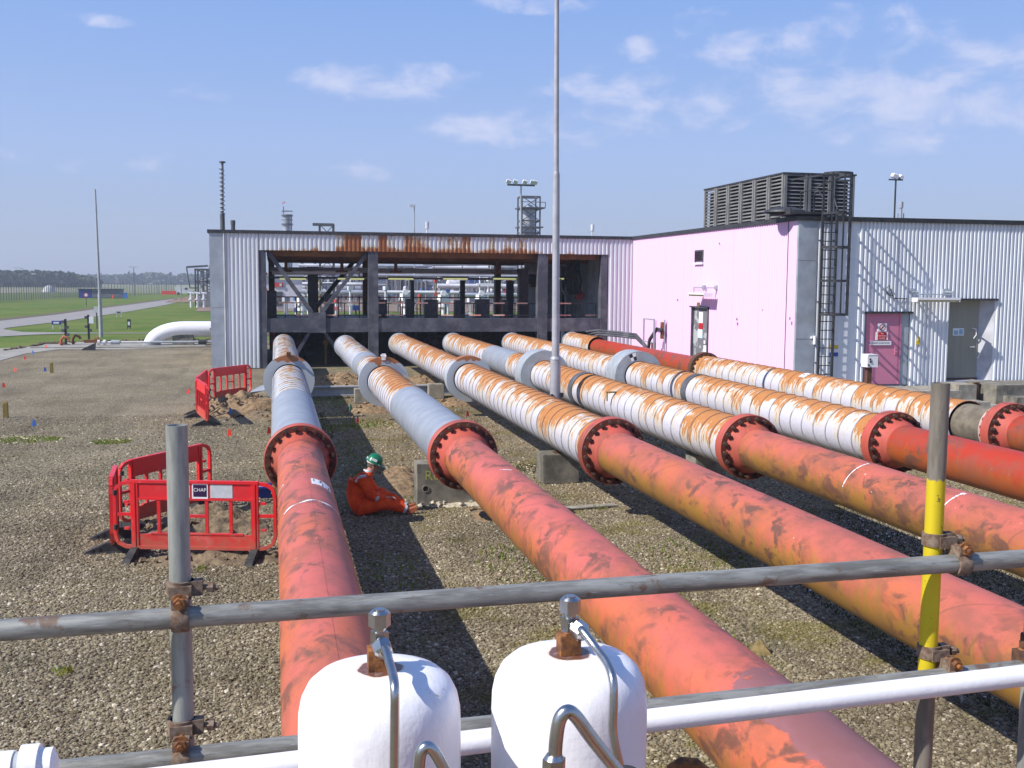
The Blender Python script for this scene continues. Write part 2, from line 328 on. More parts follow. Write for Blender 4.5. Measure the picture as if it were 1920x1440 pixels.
t = NT('gravel_yard'); p = t.xyz(t.pos()); P = t.pos()
cell = t.voro(P, 46, 'F1', 'Color'); cx = t.xyz(cell)
dist = t.voro(P, 46, 'F1', 'Distance')
big = t.noise(P, .22, 4, .6); med = t.noise(P, 1.3, 5, .62); fin_ = t.noise(P, 9, 4, .6)
stone = t.cramp(cx[0], [(0, (.088, .066, .039)), (.3, (.165, .133, .08)), (.62, (.235, .197, .125)), (.92, (.30, .258, .175)), (1, (.55, .49, .38))])
stone = t.mix(t.ramp(dist, .55, .95), stone, (.05, .042, .03))
gr_ = t.noise(P, 26, 5, .75)
dirt = t.mix(t.ramp(t.math('ADD', t.math('MULTIPLY', fin_, .5), t.math('MULTIPLY', gr_, .6)), .42, .68), (.125, .095, .055), (.29, .23, .145))
moss = t.mix(fin_, (.10, .095, .02), (.17, .14, .03))
between = t.math('MULTIPLY', t.ramp(p[0], .4, 1.2), t.math('MULTIPLY', t.ramp(p[1], 12.5, 17.5), t.ramp(p[1], 40, 32)))
dm = t.math('MULTIPLY', t.ramp(t.math('ADD', med, t.math('MULTIPLY', big, .5)), .60, .80), between)
col = t.mix(dm, stone, dirt)
mossm = t.math('MULTIPLY', t.ramp(t.math('ADD', t.math('MULTIPLY', med, .9), t.math('MULTIPLY', t.noise(P, .5, 3), .6)), .74, .92), t.ramp(p[0], .6, 1.6, .15, .8))
col = t.mix(mossm, col, moss)
col = t.mix(t.ramp(big, .3, .7, 0, .25), col, t.mix(.5, col, (.34, .29, .21)))
vr = t.ramp(t.noise(P, .45, 4, .65), .3, .7, .78, 1.25, False)
ruts = t.ramp(t.noise(t.map(P, (1, .16, 1)), 1.5, 3, .5), .5, .68, 1., .82)
vm = t.n.new('ShaderNodeVectorMath'); vm.operation = 'SCALE'; t.l.new(col, vm.inputs[0]); t.l.new(t.math('MULTIPLY', vr, ruts), vm.inputs['Scale']); col = vm.outputs[0]
t.bump(t.math('SUBTRACT', 1., dist), .9, .012)
M['gravel'] = t.fin(col, .92, 0, .2)

t = NT('pebble'); r = t.rand()
rr = t.math('FRACT', t.math('MULTIPLY', r, 17.31))
pc = t.cramp(r, [(0, (.085, .063, .037)), (.3, (.165, .132, .078)), (.62, (.235, .195, .122)), (.92, (.30, .255, .17)), (1, (.56, .50, .38))])
pp = t.pos(); px_ = t.xyz(pp)
mm = t.math('MULTIPLY', t.ramp(t.math('ADD', t.math('MULTIPLY', t.noise(pp, 1.3, 5, .62), .9), t.math('MULTIPLY', t.noise(pp, .5, 3), .6)), .74, .92), t.ramp(px_[0], .6, 1.6, .15, .75))
pc = t.mix(t.math('MULTIPLY', mm, t.ramp(rr, .1, .8, .4, 1.)), pc, (.15, .13, .03))
vr = t.ramp(t.noise(pp, .45, 4, .65), .3, .7, .74, 1.28, False)
ruts = t.ramp(t.noise(t.map(pp, (1, .16, 1)), 1.5, 3, .5), .5, .68, 1., .80)
vm = t.n.new('ShaderNodeVectorMath'); vm.operation = 'SCALE'; t.l.new(pc, vm.inputs[0]); t.l.new(t.math('MULTIPLY', vr, ruts), vm.inputs['Scale'])
M['pebble'] = t.fin(vm.outputs[0], .8, 0, .3)

t = NT('grass_field'); P = t.pos()
g1 = t.noise(P, .09, 5, .65); g2 = t.noise(t.map(P, (1, .35, 1)), .5, 6, .7); g3 = t.noise(P, 9, 3)
col = t.mix(t.ramp(g1, .35, .65), (.075, .135, .02), (.145, .19, .04)); col = t.mix(t.math('MULTIPLY', t.ramp(g2, .45, .62), .65), col, (.18, .18, .055)); col = t.mix(t.math('MULTIPLY', g3, .4), col, (.07, .11, .015))
py_ = t.xyz(P)
col = t.mix(t.ramp(t.math('ADD', py_[1], t.math('MULTIPLY', g1, 30.)), 300, 360, 0, .8), col, (.26, .26, .16))
t.bump(g3, .6, .05)
M['grass'] = t.fin(col, .95, 0, .1)
M['road'] = simple('road_surface', (.30, .28, .26), (.235, .22, .205), .8, .9, lo=.3, hi=.7)
M['kerb_soil'] = simple('turned_edge_soil', (.10, .075, .05), (.15, .12, .08), 4, .95)
M['slab'] = simple('paving_concrete', (.34, .32, .28), (.25, .235, .2), 1.2, .9, bump=.004, bscale=30)
M['far_wood'] = simple('pine_foliage', (.028, .045, .022), (.05, .07, .035), .3, .95)
M['far_wood2'] = simple('distant_foliage', (.07, .085, .06), (.10, .115, .08), .05, .95)

t = NT('wood_post_yellow'); M['post_mossy'] = t.fin(t.mix(t.noise(t.pos(), 14, 4), (.30, .22, .05), (.13, .10, .03)), .9)
t = NT('peeling_door_paint'); q = t.noise(t.pos(), 1.9, 3, .5, .3)
M['peel_door'] = t.fin(t.mix(t.ramp(q, .49, .50), (.17, .17, .19), (.40, .43, .43)), .6)
t = NT('grey_door_paint'); p = t.xyz(t.pos())
M['grey_door'] = t.fin(t.mix(t.noise(t.map(t.pos(), (8, 8, .6)), 1.5, 4), (.235, .225, .175), (.33, .315, .26)), .45)
t = NT('pink_door_paint')
M['pink_door'] = t.fin(t.mix(t.noise(t.pos(), 3, 4), (.62, .22, .33), (.55, .18, .28)), .5)
t = NT('tank_paint'); o = t.xyz(t.obj())
rad = t.math('SQRT', t.math('ADD', t.math('POWER', o[0], 2.), t.math('POWER', o[1], 2.)))
rad = t.math('ADD', rad, t.math('MULTIPLY_ADD', t.noise(t.pos(), 30, 4), .02, -.01))
top = t.ramp(o[2], -.09, -.08)
hal = t.math('MULTIPLY', t.ramp(rad, .041, .037), top)
tm = t.math('MULTIPLY', t.ramp(rad, .0365, .035), top)
w = t.mix(t.ramp(t.noise(t.pos(), 16, 4), .4, .7, 0, .35), (.84, .82, .84), (.72, .74, .76))
w = t.mix(t.math('MULTIPLY', hal, .7), w, (.62, .42, .2))
col = t.mix(tm, w, t.mix(t.noise(t.pos(), 90, 4), (.20, .085, .05), (.10, .04, .03)))
rs2 = t.ramp(t.noise(t.pos(), 55, 2, .4), .76, .79)
col = t.mix(t.math('MULTIPLY', rs2, .7), col, (.35, .18, .08))
sw = t.noise(t.map(t.pos(), (60, 60, 5)), 1.3, 4, .6)
col = t.mix(t.ramp(sw, .5, .75, 0, .22), col, (.52, .56, .56))
t.bump(t.math('ADD', t.noise(t.pos(), 34, 3), t.math('MULTIPLY', sw, .4)), .5, .003)
M['tank'] = t.fin(col, .35, 0, .5)

# ------------------------------------------------------------------ mesh kit
LOC = {}
class MB:
    def __init__(s): s.v = []; s.f = []; s.sm = []; s.mi = []; s.cur = 0
    def add(s, vs, fs, smooth=False):
        b = len(s.v); s.v += [tuple(x) for x in vs]; s.f += [tuple(b+i for i in f) for f in fs]; s.sm += [smooth]*len(fs); s.mi += [s.cur]*len(fs); return s
    def box(s, x0, x1, y0, y1, z0, z1):
        s.add([(x0, y0, z0), (x1, y0, z0), (x1, y1, z0), (x0, y1, z0), (x0, y0, z1), (x1, y0, z1), (x1, y1, z1), (x0, y1, z1)],
              [(3, 2, 1, 0), (4, 5, 6, 7), (0, 1, 5, 4), (1, 2, 6, 5), (2, 3, 7, 6), (3, 0, 4, 7)]); return s
    def obox(s, c, sx, sy, sz, rot=(0, 0, 0)):
        m = Euler(rot).to_matrix(); c = Vector(c); vs = []
        for dz in (-1, 1):
            for dx_, dy_ in ((-1, -1), (1, -1), (1, 1), (-1, 1)):
                vs.append(c + m @ Vector((dx_*sx/2, dy_*sy/2, dz*sz/2)))
        s.add(vs, [(3, 2, 1, 0), (4, 5, 6, 7), (0, 1, 5, 4), (1, 2, 6, 5), (2, 3, 7, 6), (3, 0, 4, 7)]); return s
    def cyl(s, a, b, r0, r1=None, seg=12, caps=True, smooth=True):
        a = Vector(a); b = Vector(b); r1 = r0 if r1 is None else r1
        d = (b-a).normalized(); u = d.orthogonal().normalized(); w_ = d.cross(u)
        if abs(d.z) > .99: u = Vector((1, 0, 0)); w_ = d.cross(u)
        vs = []
        for c, r in ((a, r0), (b, r1)):
            for i in range(seg):
                t_ = 2*math.pi*i/seg; vs.append(c + u*math.cos(t_)*r + w_*math.sin(t_)*r)
        s.add(vs, [(i, (i+1) % seg, seg+(i+1) % seg, seg+i) for i in range(seg)], smooth)
        if caps:
            s.add(vs[:seg], [tuple(reversed(range(seg)))]); s.add(vs[seg:], [tuple(range(seg))])
        return s
    def bar(s, a, b, w_, h=None):
        a = Vector(a); b = Vector(b); h = h or w_; d = (b-a).normalized()
        up = Vector((0, 0, 1)) if abs(d.z) < .95 else Vector((0, 1, 0))
        u = d.cross(up).normalized(); v = u.cross(d)
        vs = [c+u*i*w_/2+v*j*h/2 for c in (a, b) for i, j in ((-1, -1), (1, -1), (1, 1), (-1, 1))]
        s.add(vs, [(3, 2, 1, 0), (4, 5, 6, 7), (0, 1, 5, 4), (1, 2, 6, 5), (2, 3, 7, 6), (3, 0, 4, 7)]); return s
    def tube(s, pts, r, seg=12, caps=True):
        pts = [Vector(p_) for p_ in pts]; rs = r if isinstance(r, (list, tuple)) else [r]*len(pts)
        n = len(pts); vs = []; u = None
        for i in range(n):
            d = (pts[min(i+1, n-1)]-pts[max(i-1, 0)]).normalized()
            u = d.orthogonal().normalized() if u is None else (u-d*u.dot(d)).normalized()
            w_ = d.cross(u)
            for k in range(seg):
                t_ = 2*math.pi*k/seg; vs.append(pts[i]+u*math.cos(t_)*rs[i]+w_*math.sin(t_)*rs[i])
        fs = [(i*seg+k, i*seg+(k+1) % seg, (i+1)*seg+(k+1) % seg, (i+1)*seg+k) for i in range(n-1) for k in range(seg)]
        s.add(vs, fs, True)
        if caps: s.add(vs[:seg], [tuple(reversed(range(seg)))]); s.add(vs[-seg:], [tuple(range(seg))])
        return s
    def lathe(s, prof, c=(0, 0, 0), axis='z', seg=24, a0=0, a1=2*math.pi, smooth=True):
        if smooth and len(prof) > 2:
            runs = [[prof[0]]]
            for i in range(1, len(prof)):
                runs[-1].append(prof[i])
                if i < len(prof)-1:
                    d0 = Vector((prof[i][0]-prof[i-1][0], prof[i][1]-prof[i-1][1])); d1 = Vector((prof[i+1][0]-prof[i][0], prof[i+1][1]-prof[i][1]))
                    if d0.length > 1e-7 and d1.length > 1e-7 and d0.angle(d1) > .62: runs.append([prof[i]])
            if len(runs) > 1:
                for q in runs: s.lathe(q, c, axis, seg, a0, a1, True)
                return s
        c = Vector(c); full = abs(a1-a0-2*math.pi) < 1e-6; ns = seg if full else seg+1; vs = []
        for r, h in prof:
            for i in range(ns):
                t_ = a0+(a1-a0)*i/seg; x, y = r*math.cos(t_), r*math.sin(t_)
                vs.append(c+{'z': Vector((x, y, h)), 'y': Vector((x, h, y)), 'x': Vector((h, x, y))}[axis])
        fs = []
        for j in range(len(prof)-1):
            for i in range(seg):
                k = (i+1) % ns
                q = (j*ns+i, j*ns+k, (j+1)*ns+k, (j+1)*ns+i)
                fs.append(q if axis != 'y' else tuple(reversed(q)))
        s.add(vs, fs, smooth); return s
    def build(s, name, mat, parent=None, local=False, kind=None, label=None, mesh_only=False, autosmooth=False):
        off = Vector((0, 0, 0))
        if parent is not None and not local: off = LOC.get(parent.name, off)
        me = bpy.data.meshes.new(name)
        me.from_pydata([tuple(Vector(v)-off) for v in s.v], [], s.f); me.update()
        me.polygons.foreach_set('use_smooth', s.sm)
        for m in (mat if isinstance(mat, (list, tuple)) else [mat]): me.materials.append(m)
        if any(s.mi): me.polygons.foreach_set('material_index', s.mi)
        if mesh_only: return me
        return put(name, me, parent, kind, label)
def put(name, me, parent=None, kind=None, label=None, loc=None):
    o = bpy.data.objects.new(name, me); COL.objects.link(o)
    if parent is not None: o.parent = parent; LOC[o.name] = LOC.get(parent.name, Vector((0, 0, 0)))
    if kind: o['kind'] = kind
    if label: o['label'] = label
    if loc is not None: o.location = loc
    return o
def tag(o, label, cat, group=None, kind=None):
    o['label'] = label; o['category'] = cat
    if group: o['group'] = group
    if kind: o['kind'] = kind
    return o
def thing(name, loc, label, cat, group=None, rz=0):
    o = bpy.data.objects.new(name, None); COL.objects.link(o); o.empty_display_size = .3
    o.location = loc; o.rotation_euler.z = rz; LOC[o.name] = Vector(loc); return tag(o, label, cat, group)
def struct(name, mb, mat):
    o = mb.build(name, mat); o['kind'] = 'structure'; return o
def clone(root, loc, rz=0, label=None):
    def rec(o, par):
        c = o.copy(); COL.objects.link(c)
        if par is not None: c.parent = par; c.matrix_parent_inverse = o.matrix_parent_inverse.copy()
        for ch in [x for x in COL.objects if x.parent == o]: rec(ch, c)
        return c
    r_ = rec(root, None); r_.location = loc; r_.rotation_euler.z = rz; LOC[r_.name] = Vector(loc)
    if label: r_['label'] = label
    return r_
def sheet(name, poly, z, mat, kind='structure', thick=0):
    mb = MB(); n = len(poly)
    if thick:
        mb.add([(x, y, z-thick) for x, y in poly]+[(x, y, z) for x, y in poly], [tuple(range(n, 2*n))]+[(i, (i+1) % n, n+(i+1) % n, n+i) for i in range(n)])
    else: mb.add([(x, y, z) for x, y in poly], [tuple(range(n))])
    o = mb.build(name, mat)
    if kind: o['kind'] = kind
    return o
def textmesh(txt, size, mat, name, parent, origin, ux, uy, off=.002, local=False, align='CENTER', ext=.0006):
    cu = bpy.data.curves.new(name, 'FONT'); cu.body = txt; cu.size = size; cu.align_x = align; cu.align_y = 'CENTER'; cu.extrude = ext
    tmp = bpy.data.objects.new('tmp', cu); COL.objects.link(tmp)
    dg = bpy.context.evaluated_depsgraph_get(); me = bpy.data.meshes.new_from_object(tmp.evaluated_get(dg))
    bpy.data.objects.remove(tmp)
    ux = Vector(ux).normalized(); uy = Vector(uy).normalized(); nz = ux.cross(uy)
    o_ = Vector(origin)-(Vector((0, 0, 0)) if local else LOC.get(parent.name, Vector((0, 0, 0))))
    m = Matrix(((ux.x, uy.x, nz.x, 0), (ux.y, uy.y, nz.y, 0), (ux.z, uy.z, nz.z, 0), (0, 0, 0, 1)))
    me.transform(Matrix.Translation(o_+nz*off) @ m); me.materials.clear(); me.materials.append(mat)
    return put(name, me, parent)

# ================================================================== SETTING
def ring(pts): return [(q.x, q.y) for q in pts]
sheet('grass_field', [(-900, -200), (1700, -200), (1700, 1050), (-900, 1050)], -.06, M['grass'])
sheet('gravel_yard', [(-40, -25), (80, -25), (80, 66.5), (-9, 65.2), (-12.3, 63.2), (-13.2, 55), (-40, 52)], 0, M['gravel'])
sheet('plant_ground', [(-9, 128), (230, 128), (230, 420), (-14, 420), (-14, 250)], -.02, M['far_brown'])
up = [(-120, 614), (0, 600.8), (104, 589.4), (187, 578), (312, 562), (354, 557), (384, 553)]
lo = [(392, 557), (345, 563), (312, 571), (250, 582), (187, 591.5), (125, 601), (62, 608), (12, 614), (7, 616.5), (42, 621.5), (125, 622.6), (200, 623), (300, 623.3), (300, 624.3), (200, 624.3), (125, 624.6), (62, 626.5), (0, 630), (-120, 636)]
sheet('access_road', ring([G(*q) for q in up+lo]), -.03, M['road'])
k0 = [G(*q) for q in up[:-1]]
mb = MB()
for a, b in zip(k0, k0[1:]):
    d = Vector((a.y-b.y, b.x-a.x, 0)).normalized()*-.9
    if d.y > 0 and d.x > 0: pass
    mb.add([a+Vector((0, 0, -.02)), b+Vector((0, 0, -.02)), b-d+Vector((0, 0, .05)), a-d+Vector((0, 0, .05))], [(0, 1, 2, 3)])
struct('road_edge', mb, M['kerb_soil'])
sheet('concrete_path', ring([G(*q) for q in ((-60, 700), (0, 677), (50, 663), (118, 655), (160, 652), (118, 649.5), (60, 650.5), (-60, 657))]), .02, M['slab'])
sheet('valve_pad', ring([G(*q) for q in ((62, 655), (90, 643), (205, 640), (385, 640), (385, 650), (210, 655.5))]), .012, M['slab'])
sheet('building_path', [(15.4, 26.3), (60, 26.3), (60, 28.75), (15.4, 28.75)], .05, M['slab'])
mb = MB(); mb.box(-12.2, -3, 58.25, 58.33, 0, .05); struct('yard_kerb', mb, M['concrete_dark'])
mb = MB(); n = 60
for i in range(n+1):
    x = -3.6+2.2*i/n*3.2; pass
def turned(name, pts, w_, seed):
    rnd = random.Random(seed); b = MB()
    for (ax, ay), (bx, by) in zip(pts, pts[1:]):
        L_ = math.hypot(bx-ax, by-ay); k = max(2, int(L_/.35))
        for i in range(k):
            f = i/k; x = ax+(bx-ax)*f; y = ay+(by-ay)*f
            b.obox((x+rnd.uniform(-w_, w_), y+rnd.uniform(-w_, w_), rnd.uniform(-.02, .03)), rnd.uniform(.1, .35), rnd.uniform(.1, .35), rnd.uniform(.05, .14), (rnd.uniform(-.5, .5), rnd.uniform(-.5, .5), rnd.uniform(0, 3)))
    o = b.build(name, M['kerb_soil']); o['kind'] = 'structure'; return o
turned('turned_soil_strip', [(-12.9, 56.5), (-12.1, 63.2), (-9, 65.2), (-3, 65.8)], .16, 3)

def wood(name, px0, px1, Y, ybase, hfun, mat, n, size, seed):
    rnd = random.Random(seed); b = MB(); b2 = MB()
    for i in range(n):
        f = rnd.random(); px = px0+(px1-px0)*f
        base = YP(px, ybase, Y); h = hfun(f); dep = rnd.uniform(0, 30)
        zt = rnd.random()**.6
        c = Vector((base.x, base.y+dep, zt*h*(.82+.2*math.sin(px*.9)*.5+.15*rnd.random())))
        s_ = size*rnd.uniform(.6, 1.3)
        for k in range(3):
            e = Euler((rnd.uniform(-1.2, 1.2), rnd.uniform(-1.2, 1.2), rnd.uniform(0, 6.3))).to_matrix()
            cc = c+Vector((rnd.uniform(-s_, s_), rnd.uniform(-s_, s_), rnd.uniform(-s_, s_)))*.6
            b.add([cc+e@Vector(v)*s_ for v in ((-1, 0, -.6), (.9, .3, -.5), (.7, -.2, .6), (-.3, .4, .8), (-.9, .1, .3))], [(0, 1, 2, 3, 4)])
    p0 = YP(px0, ybase, Y+32); p1 = YP(px1, ybase, Y+32)
    m = 60
    vs = []; fs = []
    for i in range(m+1):
        f = i/m; q = p0.lerp(p1, f); vs += [(q.x, q.y, -1), (q.x, q.y, hfun(f)*(.86+.06*math.sin(i*2.1)))]
    fs = [(2*i, 2*i+2, 2*i+3, 2*i+1) for i in range(m)]
    b.add(vs, fs)
    return tag(b.build(name, mat), *{'pine_wood': ('dark pine wood in a long band on the left skyline', 'trees'), 'distant_wood': ('hazy distant band of trees along the horizon', 'trees')}[name], kind='stuff')
wood('pine_wood', -60, 172, 520, 541, lambda f: 6.6 if f < .7 else 6.6-(f-.7)*12, M['far_wood'], 3200, 1.1, 5)
wood('distant_wood', -80, 1900, 900, 537, lambda f: 7.6+.9*math.sin(f*40)-(3*f if f < .3 else .9), M['far_wood2'], 5200, 2.0, 6)
sheet('rough_field', ring([G(*q) for q in ((-150, 552), (190, 546), (190, 540.5), (-150, 541))]), -.03, simple('dry_field', (.30, .27, .17), (.22, .22, .12), .05, .95))
# perimeter fence along the left
f0 = G(-60, 569); f1 = G(150, 557.5); f2 = G(330, 551.5)
fn = thing('perimeter_fence', f0, 'tall grey wire perimeter fence running along the far edge of the grass', 'fence')
wires = MB()
def fpt(s_): return f0.lerp(f1, s_) if s_ <= 1 else f1.lerp(f2, s_-1)
pm = MB(); pm.cyl((0, 0, 0), (0, 0, 2.6), .05, seg=6); pm.bar((0, 0, 2.55), (-.3, 0, 2.95), .05)
pme = pm.build('fence_post', M['far_dark'], mesh_only=True)
s_ = 0; k = 0
while s_ < 2:
    q = fpt(s_); o = put('fence_post', pme, fn, loc=q-f0); s_ += .021 if s_ < 1 else .03; k += 1
for a, b in ((f0, f1), (f1, f2)):
    for z in [i*.26+.1 for i in range(10)]: wires.bar(a+Vector((0, 0, z)), b+Vector((0, 0, z)), .018)
    L_ = (b-a).length; m = int(L_/.35)
    for i in range(m): q = a.lerp(b, i/m); wires.bar(q+Vector((0, 0, .05)), q+Vector((0, 0, 2.5)), .02)
o = wires.build('wire_mesh', simple('fence_wire', (.22, .23, .24), None, 1, .6, .3), fn); o['kind'] = 'stuff'

# ---- loose gravel as real stones near the camera, thinning out with distance
def gravel_stones():
    ms = []
    c2 = bpy.data.collections.new('pebble_shapes')
    for i in range(6):
        rnd = random.Random(i); bm = bmesh.new(); bmesh.ops.create_icosphere(bm, subdivisions=1, radius=1)
        sx_, sy_, sz_ = rnd.uniform(.8, 1.3), rnd.uniform(.65, 1), rnd.uniform(.45, .75)
        for v in bm.verts: v.co = Vector((v.co.x*sx_, v.co.y*sy_, v.co.z*sz_))*(1+rnd.uniform(-.16, .16))
        me = bpy.data.meshes.new('pebble'); bm.to_mesh(me); bm.free(); me.materials.append(M['pebble'])
        o = bpy.data.objects.new('pebble_shape', me); c2.objects.link(o)
    b = MB()
    def strip(y0, y1, xs):
        for a_, b_ in zip(xs, xs[1:]): b.add([(a_, y0, .002), (b_, y0, .002), (b_, y1, .002), (a_, y1, .002)], [(0, 1, 2, 3)])
    strip(4.2, 8.5, [-3.2, 1, 4.5, 8.5]); strip(8.5, 13, [-4.4, 0, 4, 9, 12]); strip(13, 19, [-6, -2, 3, 8, 13]); strip(19, 29, [-9.5, -5, 0, 5, 9])
    o = b.build('gravel', M['pebble']); o['kind'] = 'stuff'
    ng = bpy.data.node_groups.new('scatter_stones', 'GeometryNodeTree')
    ng.interface.new_socket('Geometry', in_out='INPUT', socket_type='NodeSocketGeometry'); ng.interface.new_socket('Geometry', in_out='OUTPUT', socket_type='NodeSocketGeometry')
    N = ng.nodes; L = ng.links
    gi = N.new('NodeGroupInput'); go = N.new('NodeGroupOutput')
    ds = N.new('GeometryNodeDistributePointsOnFaces'); L.new(gi.outputs[0], ds.inputs['Mesh'])
    ps = N.new('GeometryNodeInputPosition'); sp = N.new('ShaderNodeSeparateXYZ'); L.new(ps.outputs[0], sp.inputs[0])
    mr_ = N.new('ShaderNodeMapRange'); L.new(sp.outputs[1], mr_.inputs[0]); mr_.inputs[1].default_value = 8; mr_.inputs[2].default_value = 28; mr_.inputs[3].default_value = 1500; mr_.inputs[4].default_value = 20
    L.new(mr_.outputs[0], ds.inputs['Density'])
    ci = N.new('GeometryNodeCollectionInfo'); ci.inputs[0].default_value = c2; ci.inputs['Separate Children'].default_value = True; ci.inputs['Reset Children'].default_value = True
    iop = N.new('GeometryNodeInstanceOnPoints'); L.new(ds.outputs[0], iop.inputs['Points']); L.new(ci.outputs[0], iop.inputs['Instance']); iop.inputs['Pick Instance'].default_value = True
    rv = N.new('FunctionNodeRandomValue'); rv.data_type = 'FLOAT_VECTOR'; rv.inputs[0].default_value = (-.5, -.5, 0); rv.inputs[1].default_value = (.5, .5, 6.28)
    rs0 = N.new('FunctionNodeRandomValue'); rs0.data_type = 'FLOAT'; rs0.inputs[2].default_value = 0; rs0.inputs[3].default_value = 1; rs0.inputs['Seed'].default_value = 3
    rp = N.new('ShaderNodeMath'); rp.operation = 'POWER'; L.new(rs0.outputs[1], rp.inputs[0]); rp.inputs[1].default_value = 6
    rs_ = N.new('ShaderNodeMath'); rs_.operation = 'MULTIPLY_ADD'; L.new(rp.outputs[0], rs_.inputs[0]); rs_.inputs[1].default_value = .014; rs_.inputs[2].default_value = .010
    rs1 = N.new('ShaderNodeMath'); rs1.operation = 'MULTIPLY_ADD'; L.new(rs0.outputs[1], rs1.inputs[0]); rs1.inputs[1].default_value = .006; L.new(rs_.outputs[0], rs1.inputs[2])
    L.new(rv.outputs[0], iop.inputs['Rotation']); L.new(rs1.outputs[0], iop.inputs['Scale']); L.new(iop.outputs[0], go.inputs[0])
    md = o.modifiers.new('scatter', 'NODES'); md.node_group = ng
gravel_stones()

# ---- soil heaps and low growth
def heap(name, cx, cy, rx, ry, h, mat, seed, rot=0, n=44, label=None, cat='soil heap', rough=.35):
    b = MB(); vs = []; fs = []
    for j in range(n+1):
        for i in range(n+1):
            u, v = i/n*2-1, j/n*2-1; r_ = math.hypot(u, v)
            x = u*rx; y = v*ry; X = cx+x*math.cos(rot)-y*math.sin(rot); Y = cy+x*math.sin(rot)+y*math.cos(rot)
            q = Vector((X*1.6+seed, Y*1.6, seed*.3))
            edge = max(0, 1-(r_*(1+.35*mnoise.noise(q*.8)))**2)
            z = h*edge*(.75+.5*mnoise.noise(q)) + h*rough*edge**.5*(mnoise.noise(q*4)+.5*mnoise.noise(q*9)+.3*mnoise.noise(q*21))*.6 - .03*(edge <= 0)
            vs.append((X, Y, z))
    for j in range(n):
        for i in range(n): a = j*(n+1)+i; fs.append((a, a+1, a+n+2, a+n+1))
    b.add(vs, fs, True)
    rnd = random.Random(seed)
    for k in range(int(40*rx*ry)+12):
        a = rnd.uniform(0, 6.28); r_ = rnd.uniform(.2, 1.15); u = math.cos(a)*r_*rx; v = math.sin(a)*r_*ry
        X = cx+u*math.cos(rot)-v*math.sin(rot); Y = cy+u*math.sin(rot)+v*math.cos(rot); s_ = rnd.uniform(.02, .07)
        b.obox((X, Y, h*max(0, 1-r_*r_)*.8+s_*.2), s_*1.4, s_, s_*.8, (rnd.random(), rnd.random(), rnd.uniform(0, 3)))
    o = b.build(name, mat); tag(o, label, cat); o['kind'] = 'stuff'; return o
heap('soil_heap', -.85, 29.6, 1.35, 1.5, .52, M['soil'], 3, label='brown dug soil heaped beside the far red barriers')
heap('soil_heap', .1, 28.4, 1.0, 1.2, .22, M['soil_dark'], 9, label='dark clods of soil spilling from the far heap under the first pipe')
heap('soil_heap', -1.05, 15.6, .95, 1.0, .24, M['soil_dark'], 12, label='damp dark soil inside the near red barriers', rough=.8)
heap('soil_heap', -.7, 13.75, 1.0, .45, .10, M['soil_dark'], 17, label='spill of dark clods in front of the near red barrier', rough=1.2)
heap('soil_heap', 2.05, 18.4, .6, 1.3, .22, M['soil'], 21, label='sandy soil heap behind the seated worker')
heap('soil_heap', 3.3, 15.6, .45, .5, .16, M['soil'], 25, label='sandy soil heap below the second pipe flange')
heap('soil_heap', 2.55, 29.0, .7, .75, .25, M['soil'], 31, label='sandy soil mound below the second pipe collar')
heap('soil_heap', 2.2, 36.5, 1.5, 1.7, .42, M['soil'], 37, label='sandy soil mound in front of the open building between the first two pipes')
heap('soil_heap', 5.1, 30.2, .7, .75, .2, M['soil'], 41, label='sandy soil mound below the third pipe collar')
heap('soil_heap', 5.3, 37.0, 1.0, 1.4, .3, M['soil'], 43, label='small soil mound under the far end of the third pipe')
heap('lime_rubble', 2.75, 16.35, .5, .16, .06, simple('lime_rubble', (.55, .50, .38), (.35, .3, .22), 30, .95), 47, label='pale crumbled mortar at the foot of the painted support block', cat='rubble')

def speck(name, regions, mat, size, seed, label, cat, zf=.03, stalk=False):
    rnd = random.Random(seed); b = MB()
    for (x0, x1, y0, y1, n) in regions:
        cl = [(rnd.uniform(x0, x1), rnd.uniform(y0, y1)) for _ in range(max(3, n//9))]
        for k in range(n):
            cx, cy = rnd.choice(cl); x = min(x1, max(x0, cx+rnd.gauss(0, .13))); y = min(y1, max(y0, cy+rnd.gauss(0, .25)))
            s_ = size*rnd.uniform(.6, 1.25); e = Euler((rnd.uniform(-.5, .5), rnd.uniform(-.5, .5), rnd.uniform(0, 6))).to_matrix(); c = Vector((x, y, zf*rnd.uniform(.6, 1.4)))
            m = 7
            b.add([c+Vector((0, 0, .003))]+[c+e@Vector((math.cos(i*6.283/m)*s_, math.sin(i*6.283/m)*s_, 0)) for i in range(m)], [(0, 1+i, 1+(i+1) % m) for i in range(m)])
    o = b.build(name, mat); return tag(o, label, cat, kind='stuff')
speck('daisies', [(5.75, 6.75, 5.5, 11.6, 190), (5.8, 6.7, 11, 14, 30), (7.9, 9.3, 7.5, 15, 150), (10.4, 11.3, 10, 16, 60)], simple('daisy_petal', (.7, .7, .72), None, 3, .8), .016, 4, 'white daisies growing in the shade beside the third and fourth pipes', 'flowers')
speck('stonecrop', [(-6.1, -4.6, 24.2, 25.4, 150), (-3.9, -3.1, 24.0, 24.6, 60), (2.3, 3.2, 25.3, 26.6, 50), (2.0, 3.4, 31, 33, 70), (.8, 2, 31, 36, 60), (4.2, 5, 17.8, 20, 50), (1.5, 2, 19, 24, 20)], simple('pale_flower', (.58, .55, .32), None, 3, .8), .020, 8, 'pale low flowers scattered over the gravel', 'flowers')
